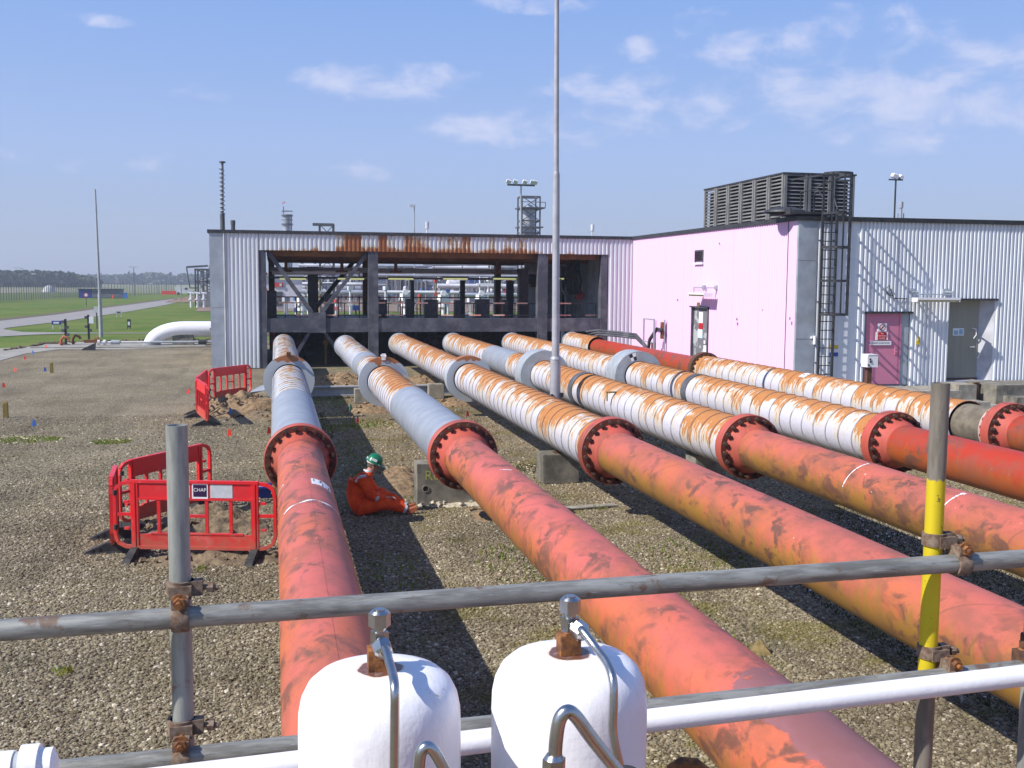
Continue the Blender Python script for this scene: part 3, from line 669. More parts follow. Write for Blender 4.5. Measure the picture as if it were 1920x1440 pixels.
def tufts(name, regions, mat, h, seed, label):
    rnd = random.Random(seed); b = MB()
    for (cx, cy, rx, ry, n) in regions:
        for k in range(n):
            a = rnd.uniform(0, 6.28); r_ = math.sqrt(rnd.random()); x = cx+math.cos(a)*r_*rx; y = cy+math.sin(a)*r_*ry
            hh = h*rnd.uniform(.4, 1.2); w_ = .006+h*.08; t_ = rnd.uniform(0, 6.28); lx, ly = math.cos(t_)*hh*.6, math.sin(t_)*hh*.6
            b.add([(x-w_, y, 0), (x+w_, y, 0), (x+lx*.4+w_*.6, y+ly*.4, hh*.6), (x+lx, y+ly, hh), (x+lx*.4-w_*.6, y+ly*.4, hh*.6)], [(0, 1, 2, 3, 4)])
    return tag(b.build(name, mat), label, 'weeds', kind='stuff')
tufts('weed_tufts', [(2.2, 26.2, .6, .9, 260), (1.5, 25.6, .5, .7, 160), (-1.9, 9.9, .1, .1, 30), (2.17, 8.05, .09, .09, 60), (4.9, 15.7, .12, .1, 40), (5.3, 8.2, .12, .1, 20), (-.9, 13.2, .1, .1, 16), (4.3, 6.6, .1, .1, 30), (1.4, 31.5, .7, 2, 300), (2.4, 33.5, .8, 1.2, 200), (3.6, 18.5, .8, 1.6, 260), (3.7, 22, .5, 2.5, 260), (1.5, 21, .5, 2.5, 240), (1.3, 12.6, .5, 1.0, 160), (3.0, 12.6, .6, 1.2, 240), (5.2, 12.5, .7, 1.2, 200), (4.0, 9.8, .5, 1, 120), (6.0, 21, .4, 1.6, 160), (-3.5, 24.2, .4, .35, 260), (-5.3, 24.8, .75, .5, 420)],
      simple('weed_green', (.13, .20, .02), (.22, .22, .04), 2, .9), .06, 5, 'small green weeds sprouting through the gravel')
rnd = random.Random(91); b = MB()
for k in range(5200):
    x = rnd.uniform(.7, 8.6); y = 16.5+22*rnd.random()**1.3; s_ = rnd.uniform(.008, .03)*(1+y*.02)
    if mnoise.noise(Vector((x*1.1, y*.7, 3))) < rnd.uniform(-.5, .35): continue
    e = Euler((rnd.random()*3, rnd.random()*3, rnd.random()*3)).to_matrix(); c = Vector((x, y, s_*.25))
    vs = [c+e@Vector(v)*s_ for v in ((1, 0, 0), (-.9, .2, .1), (0, .8, .1), (.1, -.9, 0), (0, .1, .8), (.1, 0, -.8))]
    b.add(vs, [(0, 2, 4), (2, 1, 4), (1, 3, 4), (3, 0, 4), (2, 0, 5), (1, 2, 5), (3, 1, 5), (0, 3, 5)])
tag(b.build('soil_clods', M['soil']), 'scattered brown soil crumbs over the ground between the far pipes', 'soil crumbs', kind='stuff')
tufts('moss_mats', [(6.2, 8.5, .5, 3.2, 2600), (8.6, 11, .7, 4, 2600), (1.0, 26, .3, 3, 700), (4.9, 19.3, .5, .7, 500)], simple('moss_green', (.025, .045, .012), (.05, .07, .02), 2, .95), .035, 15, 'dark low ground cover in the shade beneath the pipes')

# ================================================================== PIPELINES
PX = [.32, 2.64, 4.91, 7.12, 9.61, 12.35]; PZ = 1.0; RR = .32; RC = .405; FY = 15.1
FR = .505
ORD = ['first', 'second', 'third', 'fourth', 'fifth', 'sixth']
def clad_mesh(L_, r_, mat, name='jacket_section', joint=True):
    b = MB()
    b.lathe([(r_+.004, 0), (r_+.012, .006), (r_+.012, .02), (r_+.002, .03), (r_-.001, L_-.004), (r_-.006, L_)], axis='y', seg=44)
    if joint: b.obox((r_*math.sin(.95), L_/2, r_*math.cos(.95)), .03, L_-.05, .005, (0, .95, 0))
    me = b.build(name, mat, mesh_only=True)
    return me
def pipe_mesh(L_, r_, mat, name, seg=48):
    b = MB(); k = max(1, int(L_/2)); prof = [(r_, L_*i/k) for i in range(k+1)]; b.lathe(prof, axis='y', seg=seg)
    return b.build(name, mat, mesh_only=True)
SECT = .42
me_rusty = clad_mesh(SECT, RC, M['clad_rusty']); me_light = clad_mesh(SECT, RC, M['clad_light'])
bolt = MB(); bolt.cyl((0, -.335, 0), (0, .05, 0), .021, seg=8)
bolt.cyl((0, -.30, 0), (0, -.232, 0), .037, seg=6, smooth=False); bolt.cyl((0, .0, 0), (0, .045, 0), .037, seg=6, smooth=False)
bolt_me = bolt.build('bolt', M['bolt_brown'], mesh_only=True)
def flange(root, x, y, mat, fm, R_=FR, rp=RR, face=-1, label=None):
    """pair of bolted flanges, 0.23 m long in all, with a tapered neck towards the camera side"""
    b = MB(); b.lathe([(rp, -.0), (R_-.012, 0), (R_, -.012), (R_, -.10), (R_-.008, -.108), (R_-.02, -.110)], (x, y, PZ), 'y', 64)
    b.lathe([(R_-.02, -.114), (R_-.008, -.116), (R_, -.122), (R_, -.205), (R_-.01, -.215)], (x, y, PZ), 'y', 64)
    b.lathe([(R_-.012, 0), (R_-.012, -.2)], (x, y, PZ), 'y', 64)
    b.cur = 1
    b.lathe([(R_-.01, -.215), (rp+.085, -.2155)], (x, y, PZ), 'y', 64)
    b.cur = 0
    b.lathe([(rp+.085, -.2155), (rp+.075, -.235), (rp+.045, -.33), (rp+.008, -.42), (rp+.001, -.46)], (x, y, PZ), 'y', 64)
    o = b.build('flange', [mat, fm], root, label=label)
    for k in range(20):
        a = 2*math.pi*(k+.5)/20; c = put('bolt', bolt_me, o); c.location = (math.cos(a)*(rp+.128)+x-LOC[root.name].x, y-LOC[root.name].y, math.sin(a)*(rp+.128)+PZ-LOC[root.name].z)
    return o
def section(root, name, mesh, x, y, label=None):
    o = put(name, mesh, root, label=label); o.location = Vector((x, y, PZ))-LOC[root.name]; return o
def sticker(root, x, y, r_, ang, w_=.16, l_=.13, name='target_sticker'):
    b = MB(); m = 2
    for i in range(m):
        for j in range(m):
            vs = []
            for di, dj in ((0, 0), (1, 0), (1, 1), (0, 1)):
                a = ang+(-.5+(i+di)/m)*w_/r_; vs.append((x+math.sin(a)*(r_+.004), y+(-.5+(j+dj)/m)*l_, PZ+math.cos(a)*(r_+.004)))
            b.cur = (i+j) % 2; b.add(vs, [(0, 1, 2, 3)])
    a0, a1 = ang-.62*w_/r_, ang+.62*w_/r_; b.cur = 0
    vs = []
    for k in range(7):
        a = a0+(a1-a0)*k/6
        for yy in (-.62*l_, .62*l_): vs.append((x+math.sin(a)*(r_+.0022), y+yy, PZ+math.cos(a)*(r_+.0022)))
    b.add(vs, [(2*k, 2*k+2, 2*k+3, 2*k+1) for k in range(6)])
    return b.build(name, [M['white_sign'], M['black_sign']], root)
def run(root, x, y0, y1, mesh):
    n = max(1, round((y1-y0)/SECT)); st = (y1-y0)/n
    for i in range(n):
        o = section(root, 'jacket_section', mesh, x, y0+i*st); o.scale.y = st/SECT*1.02
        o.rotation_euler.y = random.uniform(-.05, .05)
def collar(root, x, y, mat, R_=.74, T=.07, label=None, rust=True):
    b = MB(); b.lathe([(RC+.01, T/2), (R_, T/2), (R_, -T/2), (RC+.01, -T/2)], (x, y, PZ), 'y', 60)
    o = b.build('anchor_collar', mat, root, label=label); return o
t = NT('collar_with_rusty_top'); p = t.xyz(t.pos()); q = t.math('ADD', p[2], t.math('MULTIPLY_ADD', t.noise(t.pos(), 5, 5, .65), .5, -.25))
M['collar_rust'] = t.fin(t.mix(t.ramp(q, 1.46, 1.49), (.40, .43, .47), t.mix(t.noise(t.pos(), 11, 4), (.42, .17, .06), (.25, .09, .04))), .6)
desc = ['first pipeline from the left, salmon red then grey jacketed, beside the red barriers',
        'second pipeline from the left, salmon red then grey and white jacketed, by the seated worker',
        'third pipeline from the left with rust streaked white jacket in front of the grey mast',
        'fourth pipeline from the left, ochre stained red then rust streaked white jacket',
        'fifth pipeline from the left with bright red near run and checkered target on its collar',
        'sixth and rightmost pipeline, passing closest to the sunlit side wall']
roots = []
redm = [M['red1'], M['red2'], M['red3'], M['red3'], M['red5'], M['red5']]
for i, x in enumerate(PX):
    r_ = thing('pipeline', (x, FY, 0), desc[i], 'pipeline', 'parallel pipelines running to the open building'); roots.append(r_)
    y1 = FY if i < 5 else 15.9
    section(r_, 'red_pipe', pipe_mesh(y1+6-.2, RR, redm[i], 'red_pipe'), x, -6, label='bright red pipe' if i > 3 else 'faded salmon red pipe')
    flange(r_, x, y1+.18, M['red_flange'], M['flange_face'], rp=RR)
E_ = 43.3
def galv(x, y0, y1, root, name='smooth_grey_sleeve', mat=None, r_=None):
    section(root, name, pipe_mesh(y1-y0, r_ or RC+.006, mat or M['grey_smooth'], name), x, y0)
def endcap(root, x, y):
    b = MB(); b.lathe([(.28, .02), (RC+.035, .02), (RC+.035, -.08), (RC, -.09)], (x, y, PZ), 'y', 40); b.build('end_ring', M['galv_light'], root)
# 1
r = roots[0]; galv(.32, FY+.18, 21.2, r); run(r, .32, 21.2, 27.2, me_light); collar(r, .32, 27.5, M['collar_rust'], .64); run(r, .32, 27.6, E_, me_light)
b = MB(); b.obox((.32, 27.42, 1.66), .10, .1, .12); b.cyl((.32, 27.3, 1.69), (.32, 27.55, 1.69), .03, seg=8); b.build('clamp_lug', M['rusty_steel'], r)
yk = G(602, 904, 1.3).y; sticker(r, .32, yk, RR, .50, .19, .26)
b = MB()
for k in range(20):
    a0 = -.95+k*.1
    yy = G(590, 938, 1.32).y+.02*math.sin(k*.8)
    b.add([(.32+math.sin(a)*(RR+.003), yy+dy_*(.02+.015*math.sin(k)), PZ+math.cos(a)*(RR+.003)) for a, dy_ in ((a0, -1), (a0+.1, -1), (a0+.1, 1), (a0, 1))], [(0, 1, 2, 3)])
b.build('white_paint_ring', M['white_sign'], r)
b = MB(); b.bar((.33, -6, PZ+RR-.001), (.33, FY-.3, PZ+RR-.001), .008, .005); b.build('weld_seam', M['red1'], r)
# 2
r = roots[1]; x = PX[1]; galv(x, FY+.18, 21.3, r); run(r, x, 21.3, 26.6, me_rusty); collar(r, x, 26.8, M['collar_rust'], .63, .12); run(r, x, 26.9, 30.4, me_light); galv(x, 30.4, 32.2, r, 'smooth_grey_sleeve'); run(r, x, 32.2, 41.6, me_light); endcap(r, x, 41.6)
b = MB(); b.obox((x, 26.72, 1.63), .10, .02, .16); b.cyl((x-.05, 26.6, 1.66), (x-.05, 26.9, 1.66), .012, seg=6); b.cyl((x+.05, 26.6, 1.66), (x+.05, 26.9, 1.66), .012, seg=6); b.build('clamp_lug', M['white_paint'], r)
# 3
r = roots[2]; x = PX[2]; run(r, x, FY+.18, 27.1, me_rusty); collar(r, x, 27.4, M['collar_rust'], .60, .35); run(r, x, 27.6, E_, me_rusty); endcap(r, x, E_)
# 4
r = roots[3]; x = PX[3]; run(r, x, FY+.18, 23.8, me_rusty); galv(x, 23.8, 24.15, r, 'dark_band', M['fireproof'], RC+.014); run(r, x, 24.15, 27.9, me_rusty); collar(r, x, 28.3, M['disc_grey'], .68, .75); run(r, x, 28.7, 31.2, me_rusty); galv(x, 31.2, 34.9, r); run(r, x, 34.9, E_, me_rusty); endcap(r, x, E_)
b = MB(); b.cyl((x-.25, 20.8, 1.28), (x-.52, 20.8, 1.28), .018, seg=8); b.cyl((x-.5, 20.8, 1.29), (x-.5, 20.8, 1.1), .016, seg=8); b.build('drain_stub', M['timber'], r)
# 5
r = roots[4]; x = PX[4]; run(r, x, FY+.18, 23.0, me_rusty); galv(x, 23.0, 23.3, r, 'dark_band', M['fireproof'], RC+.014); run(r, x, 23.3, 27.3, me_rusty); collar(r, x, 27.8, M['disc_grey'], .68, .85); run(r, x, 28.3, E_, me_rusty); endcap(r, x, E_)
b = MB()
for i in range(2):
    for j in range(2):
        a = 2.06-i*.16; a2 = a-.16; r0_, r1_ = .45+.10*j, .55+.10*j; b.cur = (i+j) % 2
        b.add([(x+math.cos(a)*r0_, 27.371, PZ+math.sin(a)*r0_), (x+math.cos(a2)*r0_, 27.371, PZ+math.sin(a2)*r0_), (x+math.cos(a2)*r1_, 27.371, PZ+math.sin(a2)*r1_), (x+math.cos(a)*r1_, 27.371, PZ+math.sin(a)*r1_)], [(0, 1, 2, 3)])
b.build('target_sticker', [M['white_sign'], M['black_sign']], r)
# 6
r = roots[5]; x = PX[5]; galv(x, 16.08, 17.1, r, 'bare_weathered_section', simple('weathered_coating', (.20, .17, .125), (.12, .10, .075), 5, .95), .36)
b = MB(); b.lathe([(.36, .0), (.42, .0), (.42, .14), (.36, .14)], (x, 16.1, PZ), 'y', 40); b.build('pale_sealing_ring', simple('pale_pink_sealant', (.55, .38, .34), None, 8, .8), r)
run(r, x, 17.1, 29.3, me_rusty); flange(r, x, 29.5, M['rusty_steel'], M['rusty_steel'], label='rust brown bolted flange'); b = MB()
b.lathe([(RR-.02, .0), (FR-.05, 0), (FR-.05, .05), (RR, .05)], (x, 29.5, PZ), 'y', 48); b.build('flange_ring', M['rusty_steel'], r)
section(r, 'red_pipe', pipe_mesh(40.1-29.5, RR, M['red5'], 'red_pipe'), x, 29.5, label='faded red pipe between the jacketed runs'); run(r, x, 40.1, E_+.6, me_rusty); endcap(r, x, E_+.6)
sticker(r, x, 23.0, RC+.01, -.35, .2, .22)

def chalk(root, x, y, a0, a1, w_=.016):
    b = MB(); n_ = 22; rnd = random.Random(int(y*10))
    for k in range(n_):
        if rnd.random() < .12: continue
        f0_ = a0+(a1-a0)*k/n_; f1_ = a0+(a1-a0)*(k+1)/n_; ww = w_*rnd.uniform(.3, 1.0)*(1.8 if k < 2 else 1); sh = .10*(k/n_)**2
        b.add([(x+math.sin(a)*(RR+.003), y+sh+d_*ww, PZ+math.cos(a)*(RR+.003)) for a, d_ in ((f0_, -1), (f1_, -1), (f1_, 1), (f0_, 1))], [(0, 1, 2, 3)])
    b.build('chalk_mark', M['white_sign'], root)
chalk(roots[3], PX[3], G(1640, 872, 1.3).y, -.1, -1.5); chalk(roots[3], PX[3], G(1822, 928, 1.3).y, -.1, -1.6, .02); chalk(roots[1], PX[1], G(968, 884, 1.3).y, .1, -.25, .03); chalk(roots[0], PX[0], G(530, 925, 1.1).y, -.9, -1.5, .02)
# supports
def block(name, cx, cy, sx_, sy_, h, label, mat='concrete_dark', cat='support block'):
    b = MB(); bm = bmesh.new(); bmesh.ops.create_cube(bm, size=1)
    for v in bm.verts: v.co = Vector((v.co.x*sx_, v.co.y*sy_, (v.co.z+.5)*h))
    bmesh.ops.bevel(bm, geom=bm.edges[:], offset=.015, segments=2, affect='EDGES')
    me = bpy.data.meshes.new(name); bm.to_mesh(me); bm.free(); me.materials.append(M[mat])
    o = put(name, me); o.location = (cx, cy, 0); return tag(o, label, cat)
GP = 'concrete blocks carrying the pipelines'
bt = thing('concrete_support', (2.75, 16.6, 0), 'wide concrete support block with sprayed yellow-green marking beside the seated worker', 'support block', GP)
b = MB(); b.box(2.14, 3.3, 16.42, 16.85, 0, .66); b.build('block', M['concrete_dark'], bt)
b = MB(); b.lathe([(.042, 0), (.055, 0), (.055, -.012), (.042, -.012)], (2.27, 16.42, .27), 'y', 24); b.build('pipe_rim', M['concrete'], bt)
b = MB(); b.lathe([(.0001, -.0025), (.042, -.0025)], (2.27, 16.42, .27), 'y', 24); b.build('pipe_hole', M['black_paint'], bt)
textmesh('R6', .22, M['lime_stain'], 'sprayed_marking', bt, (2.375, 16.42, .47), (1, 0, 0), (0, 0, 1))
tag(block('concrete_support', 4.85, 18.05, .66, .5, .52, 'x'), 'square concrete block under the third pipe jacket with a rusty foot', 'support block', GP)
b = MB(); b.cyl((4.91, 18, .52), (4.91, 18, .62), .10, seg=14); b.box(4.75, 5.07, 17.9, 18.1, .52, .535); tag(b.build('rusty_stool', M['rusty_steel']), 'short rusty stool standing on the square block under the third pipe', 'stool')
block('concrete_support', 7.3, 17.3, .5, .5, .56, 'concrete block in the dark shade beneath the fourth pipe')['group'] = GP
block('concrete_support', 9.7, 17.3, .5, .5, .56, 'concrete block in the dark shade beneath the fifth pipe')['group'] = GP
block('concrete_support', 2.42, 31.0, .42, .4, .42, 'small concrete block at the second pipe beneath the grey beam', 'concrete')['group'] = GP
block('concrete_support', 4.72, 31.9, .46, .4, .44, 'small concrete block at the third pipe beneath the grey beam', 'concrete')['group'] = GP
block('concrete_support', 7.1, 32.5, .46, .4, .44, 'small concrete block beneath the fourth pipe collar', 'concrete')['group'] = GP
tag(block('support_stub', .02, 16.75, .14, .14, .62, 'x', 'timber'), 'pale timber stub standing under the left edge of the first pipe', 'post')
b = MB(); b.box(.6, 10.4, 32.2, 32.45, .34, .37); b.box(.6, 10.4, 32.3, 32.34, .12, .34); b.box(.6, 10.4, 32.2, 32.45, .09, .12)
tag(b.build('steel_beam', M['disc_grey']), 'long grey steel beam lying across under the pipes', 'beam')
b = MB(); vs = []; n = 12
for i in range(n+1):
    for j in range(5):
        f = i/n; vs.append((-1.1+1.3*f, 31.0+j*.22+.5*f, .14+.42*f**.8+.05*math.sin(f*7+j)))
b.add(vs, [(i*5+j, (i+1)*5+j, (i+1)*5+j+1, i*5+j+1) for i in range(n) for j in range(4)], True)
o = b.build('grey_matting', M['grey_smooth']); sm = o.modifiers.new('thick', 'SOLIDIFY'); sm.thickness = .02; tag(o, 'sheet of grey matting draped over soil left of the first pipe collar', 'matting')

# ================================================================== BUILDINGS
def corr(b, o, u, n, w_, z0, z1, pitch, dep):
    """corrugated sheet: origin o, along unit u, outward n, trapezoid ribs with real depth and returned ends"""
    o = Vector(o); u = Vector(u); n = Vector(n); k = max(1, round(w_/pitch)); p_ = w_/k; prof = []
    for i in range(k):
        prof += [(i*p_+.0*p_, 0), (i*p_+.34*p_, 0), (i*p_+.50*p_, dep), (i*p_+.84*p_, dep)]
    prof.append((w_, 0)); vs = []
    for s_, d in prof:
        q = o+u*s_+n*d; vs += [(q.x, q.y, z0), (q.x, q.y, z1)]
    b.add(vs, [(2*i, 2*i+2, 2*i+3, 2*i+1) for i in range(len(prof)-1)])
    b.add([v for v in vs]+[], [])
    return b
def cladwall(root, a, bb, n, z0, z1, mat, pitch=.17, dep=.035, panel=1.02, name='cladding_sheet'):
    a = Vector(a); bb = Vector(bb); L_ = (bb-a).length; u = (bb-a).normalized(); k = max(1, round(L_/panel)); w_ = L_/k
    for i in range(k):
        b = MB(); corr(b, a+u*(i*w_)+Vector(n)*(.002 if i % 2 else 0), u, n, w_+.004, z0, z1, pitch, dep); b.build(name, mat, root)
YF = 43.84
pb = thing('open_building', (-2.48, YF, 0), 'long low corrugated building with open front, dark frame and rust stained lintel', 'building')
# roof, trim, back
b = MB(); b.box(-2.44, 15.0, YF+.06, YF+12, 5.28, 5.40); b.build('roof', M['dark_steel'], pb)
b = MB(); b.box(-2.56, 15.0, YF-.10, YF+.06, 5.37, 5.50); b.box(-2.56, -2.44, YF+.06, YF+12, 5.37, 5.50); b.build('roof_trim', M['dark_steel'], pb)
b = MB(); b.box(-2.49, -1.96, YF-.05, YF+.04, .0, 2.43); b.build('corner_flashing', M['galv_light'], pb)
b = MB(); b.box(-2.49, -1.96, YF-.055, YF+.04, 2.437, 5.37); b.build('corner_flashing', M['galv_light'], pb)
b = MB(); b.cyl((-1.93, YF-.07, 0), (-1.93, YF-.07, 5.37), .025, seg=8); b.build('downpipe', M['white_dull'], pb)
cladwall(pb, (-1.9, YF-.02, 0), (-.62, YF-.02, 0), (0, -1, 0), .03, 5.37, M['corr_white'])
b = MB(); b.box(-2.48, -.60, YF+.045, YF+.2, .0, 5.28); b.box(-2.48, -2.3, YF+.2, YF+12, 0, 5.28); b.build('wall', M['pale_panel'], pb)
cladwall(pb, (-.60, YF-.02, 0), (13.9, YF-.02, 0), (0, -1, 0), 4.72, 5.37, M['corr_rust'], panel=1.2, name='lintel_sheet')
b = MB(); b.box(-.6, 14.0, YF+.045, YF+.25, 4.74, 5.28); b.build('lintel_backing', M['dark_steel'], pb)
cladwall(pb, (13.92, YF-.02, 0), (15.0, YF-.02, 0), (0, -1, 0), .03, 5.37, M['corr_white'])
b = MB(); b.box(13.95, 15.2, YF+.045, YF+.2, 0, 5.28); b.box(13.98, 14.2, YF+.2, YF+7.2, 0, 5.28); b.build('wall', M['pale_panel'], pb)
b = MB(); b.box(-.62, 13.95, YF+.3, YF+11.6, 4.95, 5.0); b.build('ceiling', M['rust_brown_beam'], pb)
for i, yy in enumerate((.3, 3.0, 5.8, 8.6, 11.3)):
    b = MB(); b.box(-.3, 13.9, YF+yy, YF+yy+.22, 4.42 if i else 4.5, 4.95); b.build('ceiling_beam', M['rust_brown_beam'], pb)
for x0, x1 in ((-.60, -.33), (3.72, 4.12), (10.83, 11.25), (13.60, 13.88)):
    b = MB(); b.box(x0, x1, YF-.02, YF+.38, 0, 4.72); b.build('column', M['fireproof'], pb)
for i, (x0, x1) in enumerate(((-.33, 3.72), (4.12, 10.83), (11.25, 13.6))):
    b = MB(); b.box(x0, x1, YF+.02, YF+.34, 1.45, 2.01); b.build('front_beam', M['fireproof'], pb)
b = MB(); b.box(1.32, 2.0, YF-.03, YF+.39, 1.43, 2.24); b.build('gusset', M['fireproof'], pb)
b = MB(); b.bar((-.22, YF+.2, 4.62), (1.45, YF+.2, 2.25), .17); b.bar((3.68, YF+.2, 4.62), (1.85, YF+.2, 2.25), .15); b.build('diagonal_brace', M['fireproof'], pb)
b = MB(); b.bar((1.35, YF+.2, 1.45), (.6, YF+.2, .2), .13); b.bar((1.95, YF+.2, 1.45), (2.8, YF+.2, .2), .13); b.build('diagonal_brace', M['fireproof'], pb)
b = MB(); b.bar((3.9, YF+9, 4.62), (1.75, YF+9, 2.0), .2); b.build('diagonal_brace', M['dark_steel'], pb)
for x in (-.3, 4.4, 11.3, 13.6):
    b = MB(); b.box(x, x+.3, YF+11.2, YF+11.6, 0, 4.95); b.build('rear_column', M['rust_brown_beam'] if x == 4.4 else M['far_brown'], pb)
b = MB(); b.box(-.3, 13.9, YF+.4, YF+11.6, 1.62, 1.80); b.build('floor_deck', M['dark_steel'], pb)
b = MB(); b.box(-.3, 13.9, YF+11.5, YF+11.62, 0, 1.1); b.build('rear_sill', M['dark_steel'], pb)
for x in [i*1.16+.15 for i in range(12)]:
    b = MB(); b.box(x, x+.12, YF+6.5, YF+6.62, 0, 1.62); b.build('basement_post', M['black_paint'], pb)
b = MB(); b.box(3.9, 8.0, YF+8.6, YF+8.8, 0, 1.62); b.box(8.5, 13.9, YF+7.6, YF+7.8, 0, 1.62); b.build('basement_wall', M['black_paint'], pb)
# inner right wall with fittings
b = MB(); b.box(11.9, 13.97, YF+7.0, YF+7.15, 1.8, 4.95); b.build('inner_wall', simple('inner_wall_paint', (.74, .76, .80), (.6, .62, .66), 1.2, .7), pb)
b = MB(); b.box(12.95, 13.75, YF+6.93, YF+6.99, 1.8, 4.2); b.box(12.9, 12.97, YF+6.9, YF+7, 1.8, 4.3); b.build('inner_door', M['pale_panel'], pb)
def inwall(name, mat, fn, lab, cat):
    b = MB(); fn(b); return tag(b.build(name, M[mat]), lab, cat)
inwall('wall_fixture', 'dark_steel', lambda b: (b.obox((12.25, YF+6.7, 3.75), .5, .5, .55), b.cyl((12.25, YF+6.6, 3.5), (12.25, YF+6.6, 3.3), .14, seg=12), b.bar((12.0, YF+6.7, 4.02), (11.8, YF+6.7, 4.1), .08)), 'dark flood light box on the grey inner wall of the open building', 'light fixture')
inwall('cable_bundle', 'black_rubber', lambda b: [b.tube([(13.3+dx_, YF+3, 4.7), (13.2+dx_, YF+3.1, 4.2), (13.05+dx_*2, YF+3, 3.6), (13.2+dx_, YF+3, 3.0)], .09-.01*i, 6) for i, dx_ in enumerate((0, .14, .27, -.12))]+[b.obox((13.1, YF+3, 3.9), .4, .3, .6, (0, .2, 0))], 'tangle of dark hoses hanging by the right inner wall', 'hoses')
inwall('white_conduit', 'white_dull', lambda b: b.tube([(12.9, YF+4, 3.7), (12.95, YF+4, 3.2), (13.15, YF+4, 2.9), (13.15, YF+4, 1.8)], .035, 8), 'thin white conduit bending down inside the right end of the open building', 'conduit')
inwall('fire_reel', 'far_red', lambda b: (b.cyl((13.6, YF+3.2, 2.95), (13.6, YF+3.35, 2.95), .22, seg=14), b.bar((13.6, YF+3.4, 2.7), (13.6, YF+3.4, 3.2), .06)), 'small red reel on the right inner wall of the open building', 'reel')
# front handrail with coloured sleeves
hr = thing('handrail', (0, YF+.7, 1.8), 'black handrail with salmon and white sleeves along the front of the open floor', 'handrail')
b = MB(); b.bar((-.3, YF+.7, 2.62), (13.5, YF+.7, 2.62), .04); b.bar((-.3, YF+.7, 2.12), (13.5, YF+.7, 2.12), .05)
b.build('rail', M['black_paint'], hr)
for k in range(24):
    x = -.2+k*.6
    if True: b = MB(); b.bar((x, YF+.7, 1.8), (x, YF+.7, 2.64), .04); b.build('baluster', M['black_paint'], hr)
salm = simple('salmon_sleeve', (.9, .36, .22), (.88, .6, .45), 3, .5)
for k, px in enumerate((522, 555, 590, 608, 650, 700, 715, 735, 780, 828, 880, 925, 968, 1050, 1098)):
    q = YP(px, 567, YF+.62); q2 = YP(px, 592.5, YF+.62)
    for zz in ((2.63,) if k % 4 == 0 else (2.12,) if k % 4 == 2 else (2.63, 2.12)):
        b = MB(); b.bar((q.x, YF+.66, zz), (q.x+.5, YF+.66, zz), .05, .055); b.build('coloured_sleeve', salm, hr)
rr_ = thing('handrail', (0, YF+8.5, 1.8), 'red topped black guard rail further back inside the open building', 'handrail')
b = MB(); b.bar((-.1, YF+8.5, 2.75), (13.0, YF+8.5, 2.75), .05)
for k in range(14): b.bar((k*1.0, YF+8.5, 1.8), (k*1.0, YF+8.5, 2.75), .05)
b.build('rail', M['far_red'], rr_)
CAB = [(500, 519, 545, 594), (609, 626, 552, 592), (690, 694, 562, 592), (711, 726, 562, 594), (762, 772, 560, 596), (797, 821, 562, 596), (854, 864, 563, 596), (894, 918, 561, 596), (944, 953, 562, 596)]
for i, (a, c, t_, bt_) in enumerate(CAB):
    p0 = YP(a, t_, YF+1.6); p1 = YP(c, bt_, YF+1.6)
    root = thing('control_cabinet', (p0.x, YF+1.6, 1.8), ['black control cabinet at the far left end of the open floor', 'black control cabinet just right of the V brace', 'narrow black panel left of the second dark column', 'black control cabinet directly right of the second dark column', 'narrow black pillar unit left of the middle cabinet', 'wide black cabinet in the middle of the open floor', 'narrow black unit right of the middle cabinet', 'wide black cabinet third from the right on the open floor', 'narrow black unit second from the right on the open floor'][i], 'cabinet', 'black cabinets on the open floor')
    b = MB(); b.box(p0.x, p1.x, YF+1.6, YF+2.1, 1.8, p0.z); b.build('case', M['black_paint'], root)
    b = MB(); b.box(p0.x+.03, p1.x-.03, YF+1.58, YF+1.598, 1.9, p0.z-.08); b.build('door', M['dark_steel'], root)
for i, (a, c, t_, bt_, yy, mt) in enumerate([(577, 597, 511, 570, 4, 'black_paint'), (771, 777, 526, 565, 6, 'black_paint'), (865, 872, 526, 590, 6.5, 'fireproof'), (952, 963, 526, 596, 8, 'fireproof'), (974, 990, 506, 596, 3.2, 'black_paint'), (1054, 1058, 500, 592, 7, 'dark_steel')]):
    p0 = YP(a, t_, YF+yy); p1 = YP(c, bt_, YF+yy)
    b = MB(); b.box(p0.x, p1.x, YF+yy, YF+yy+.4, 1.8, p0.z+.0)
    b.box(p0.x+.02, p1.x-.02, YF+yy-.02, YF+yy-.003, 1.9, p0.z-.2); 
    for k in range(5): b.box(p0.x-.02, p1.x+.02, YF+yy-.03, YF+yy+.42, 1.9+k*.55, 1.94+k*.55)
    tag(b.build('equipment_column', M[mt]), ['tall black cable tower behind the V brace', 'slim black post left of the middle of the open building', 'grey post right of the middle of the open building', 'grey square post left of the third dark column', 'tall black equipment stack beside the third dark column', 'slim dark post near the right inner wall'][i], 'column')
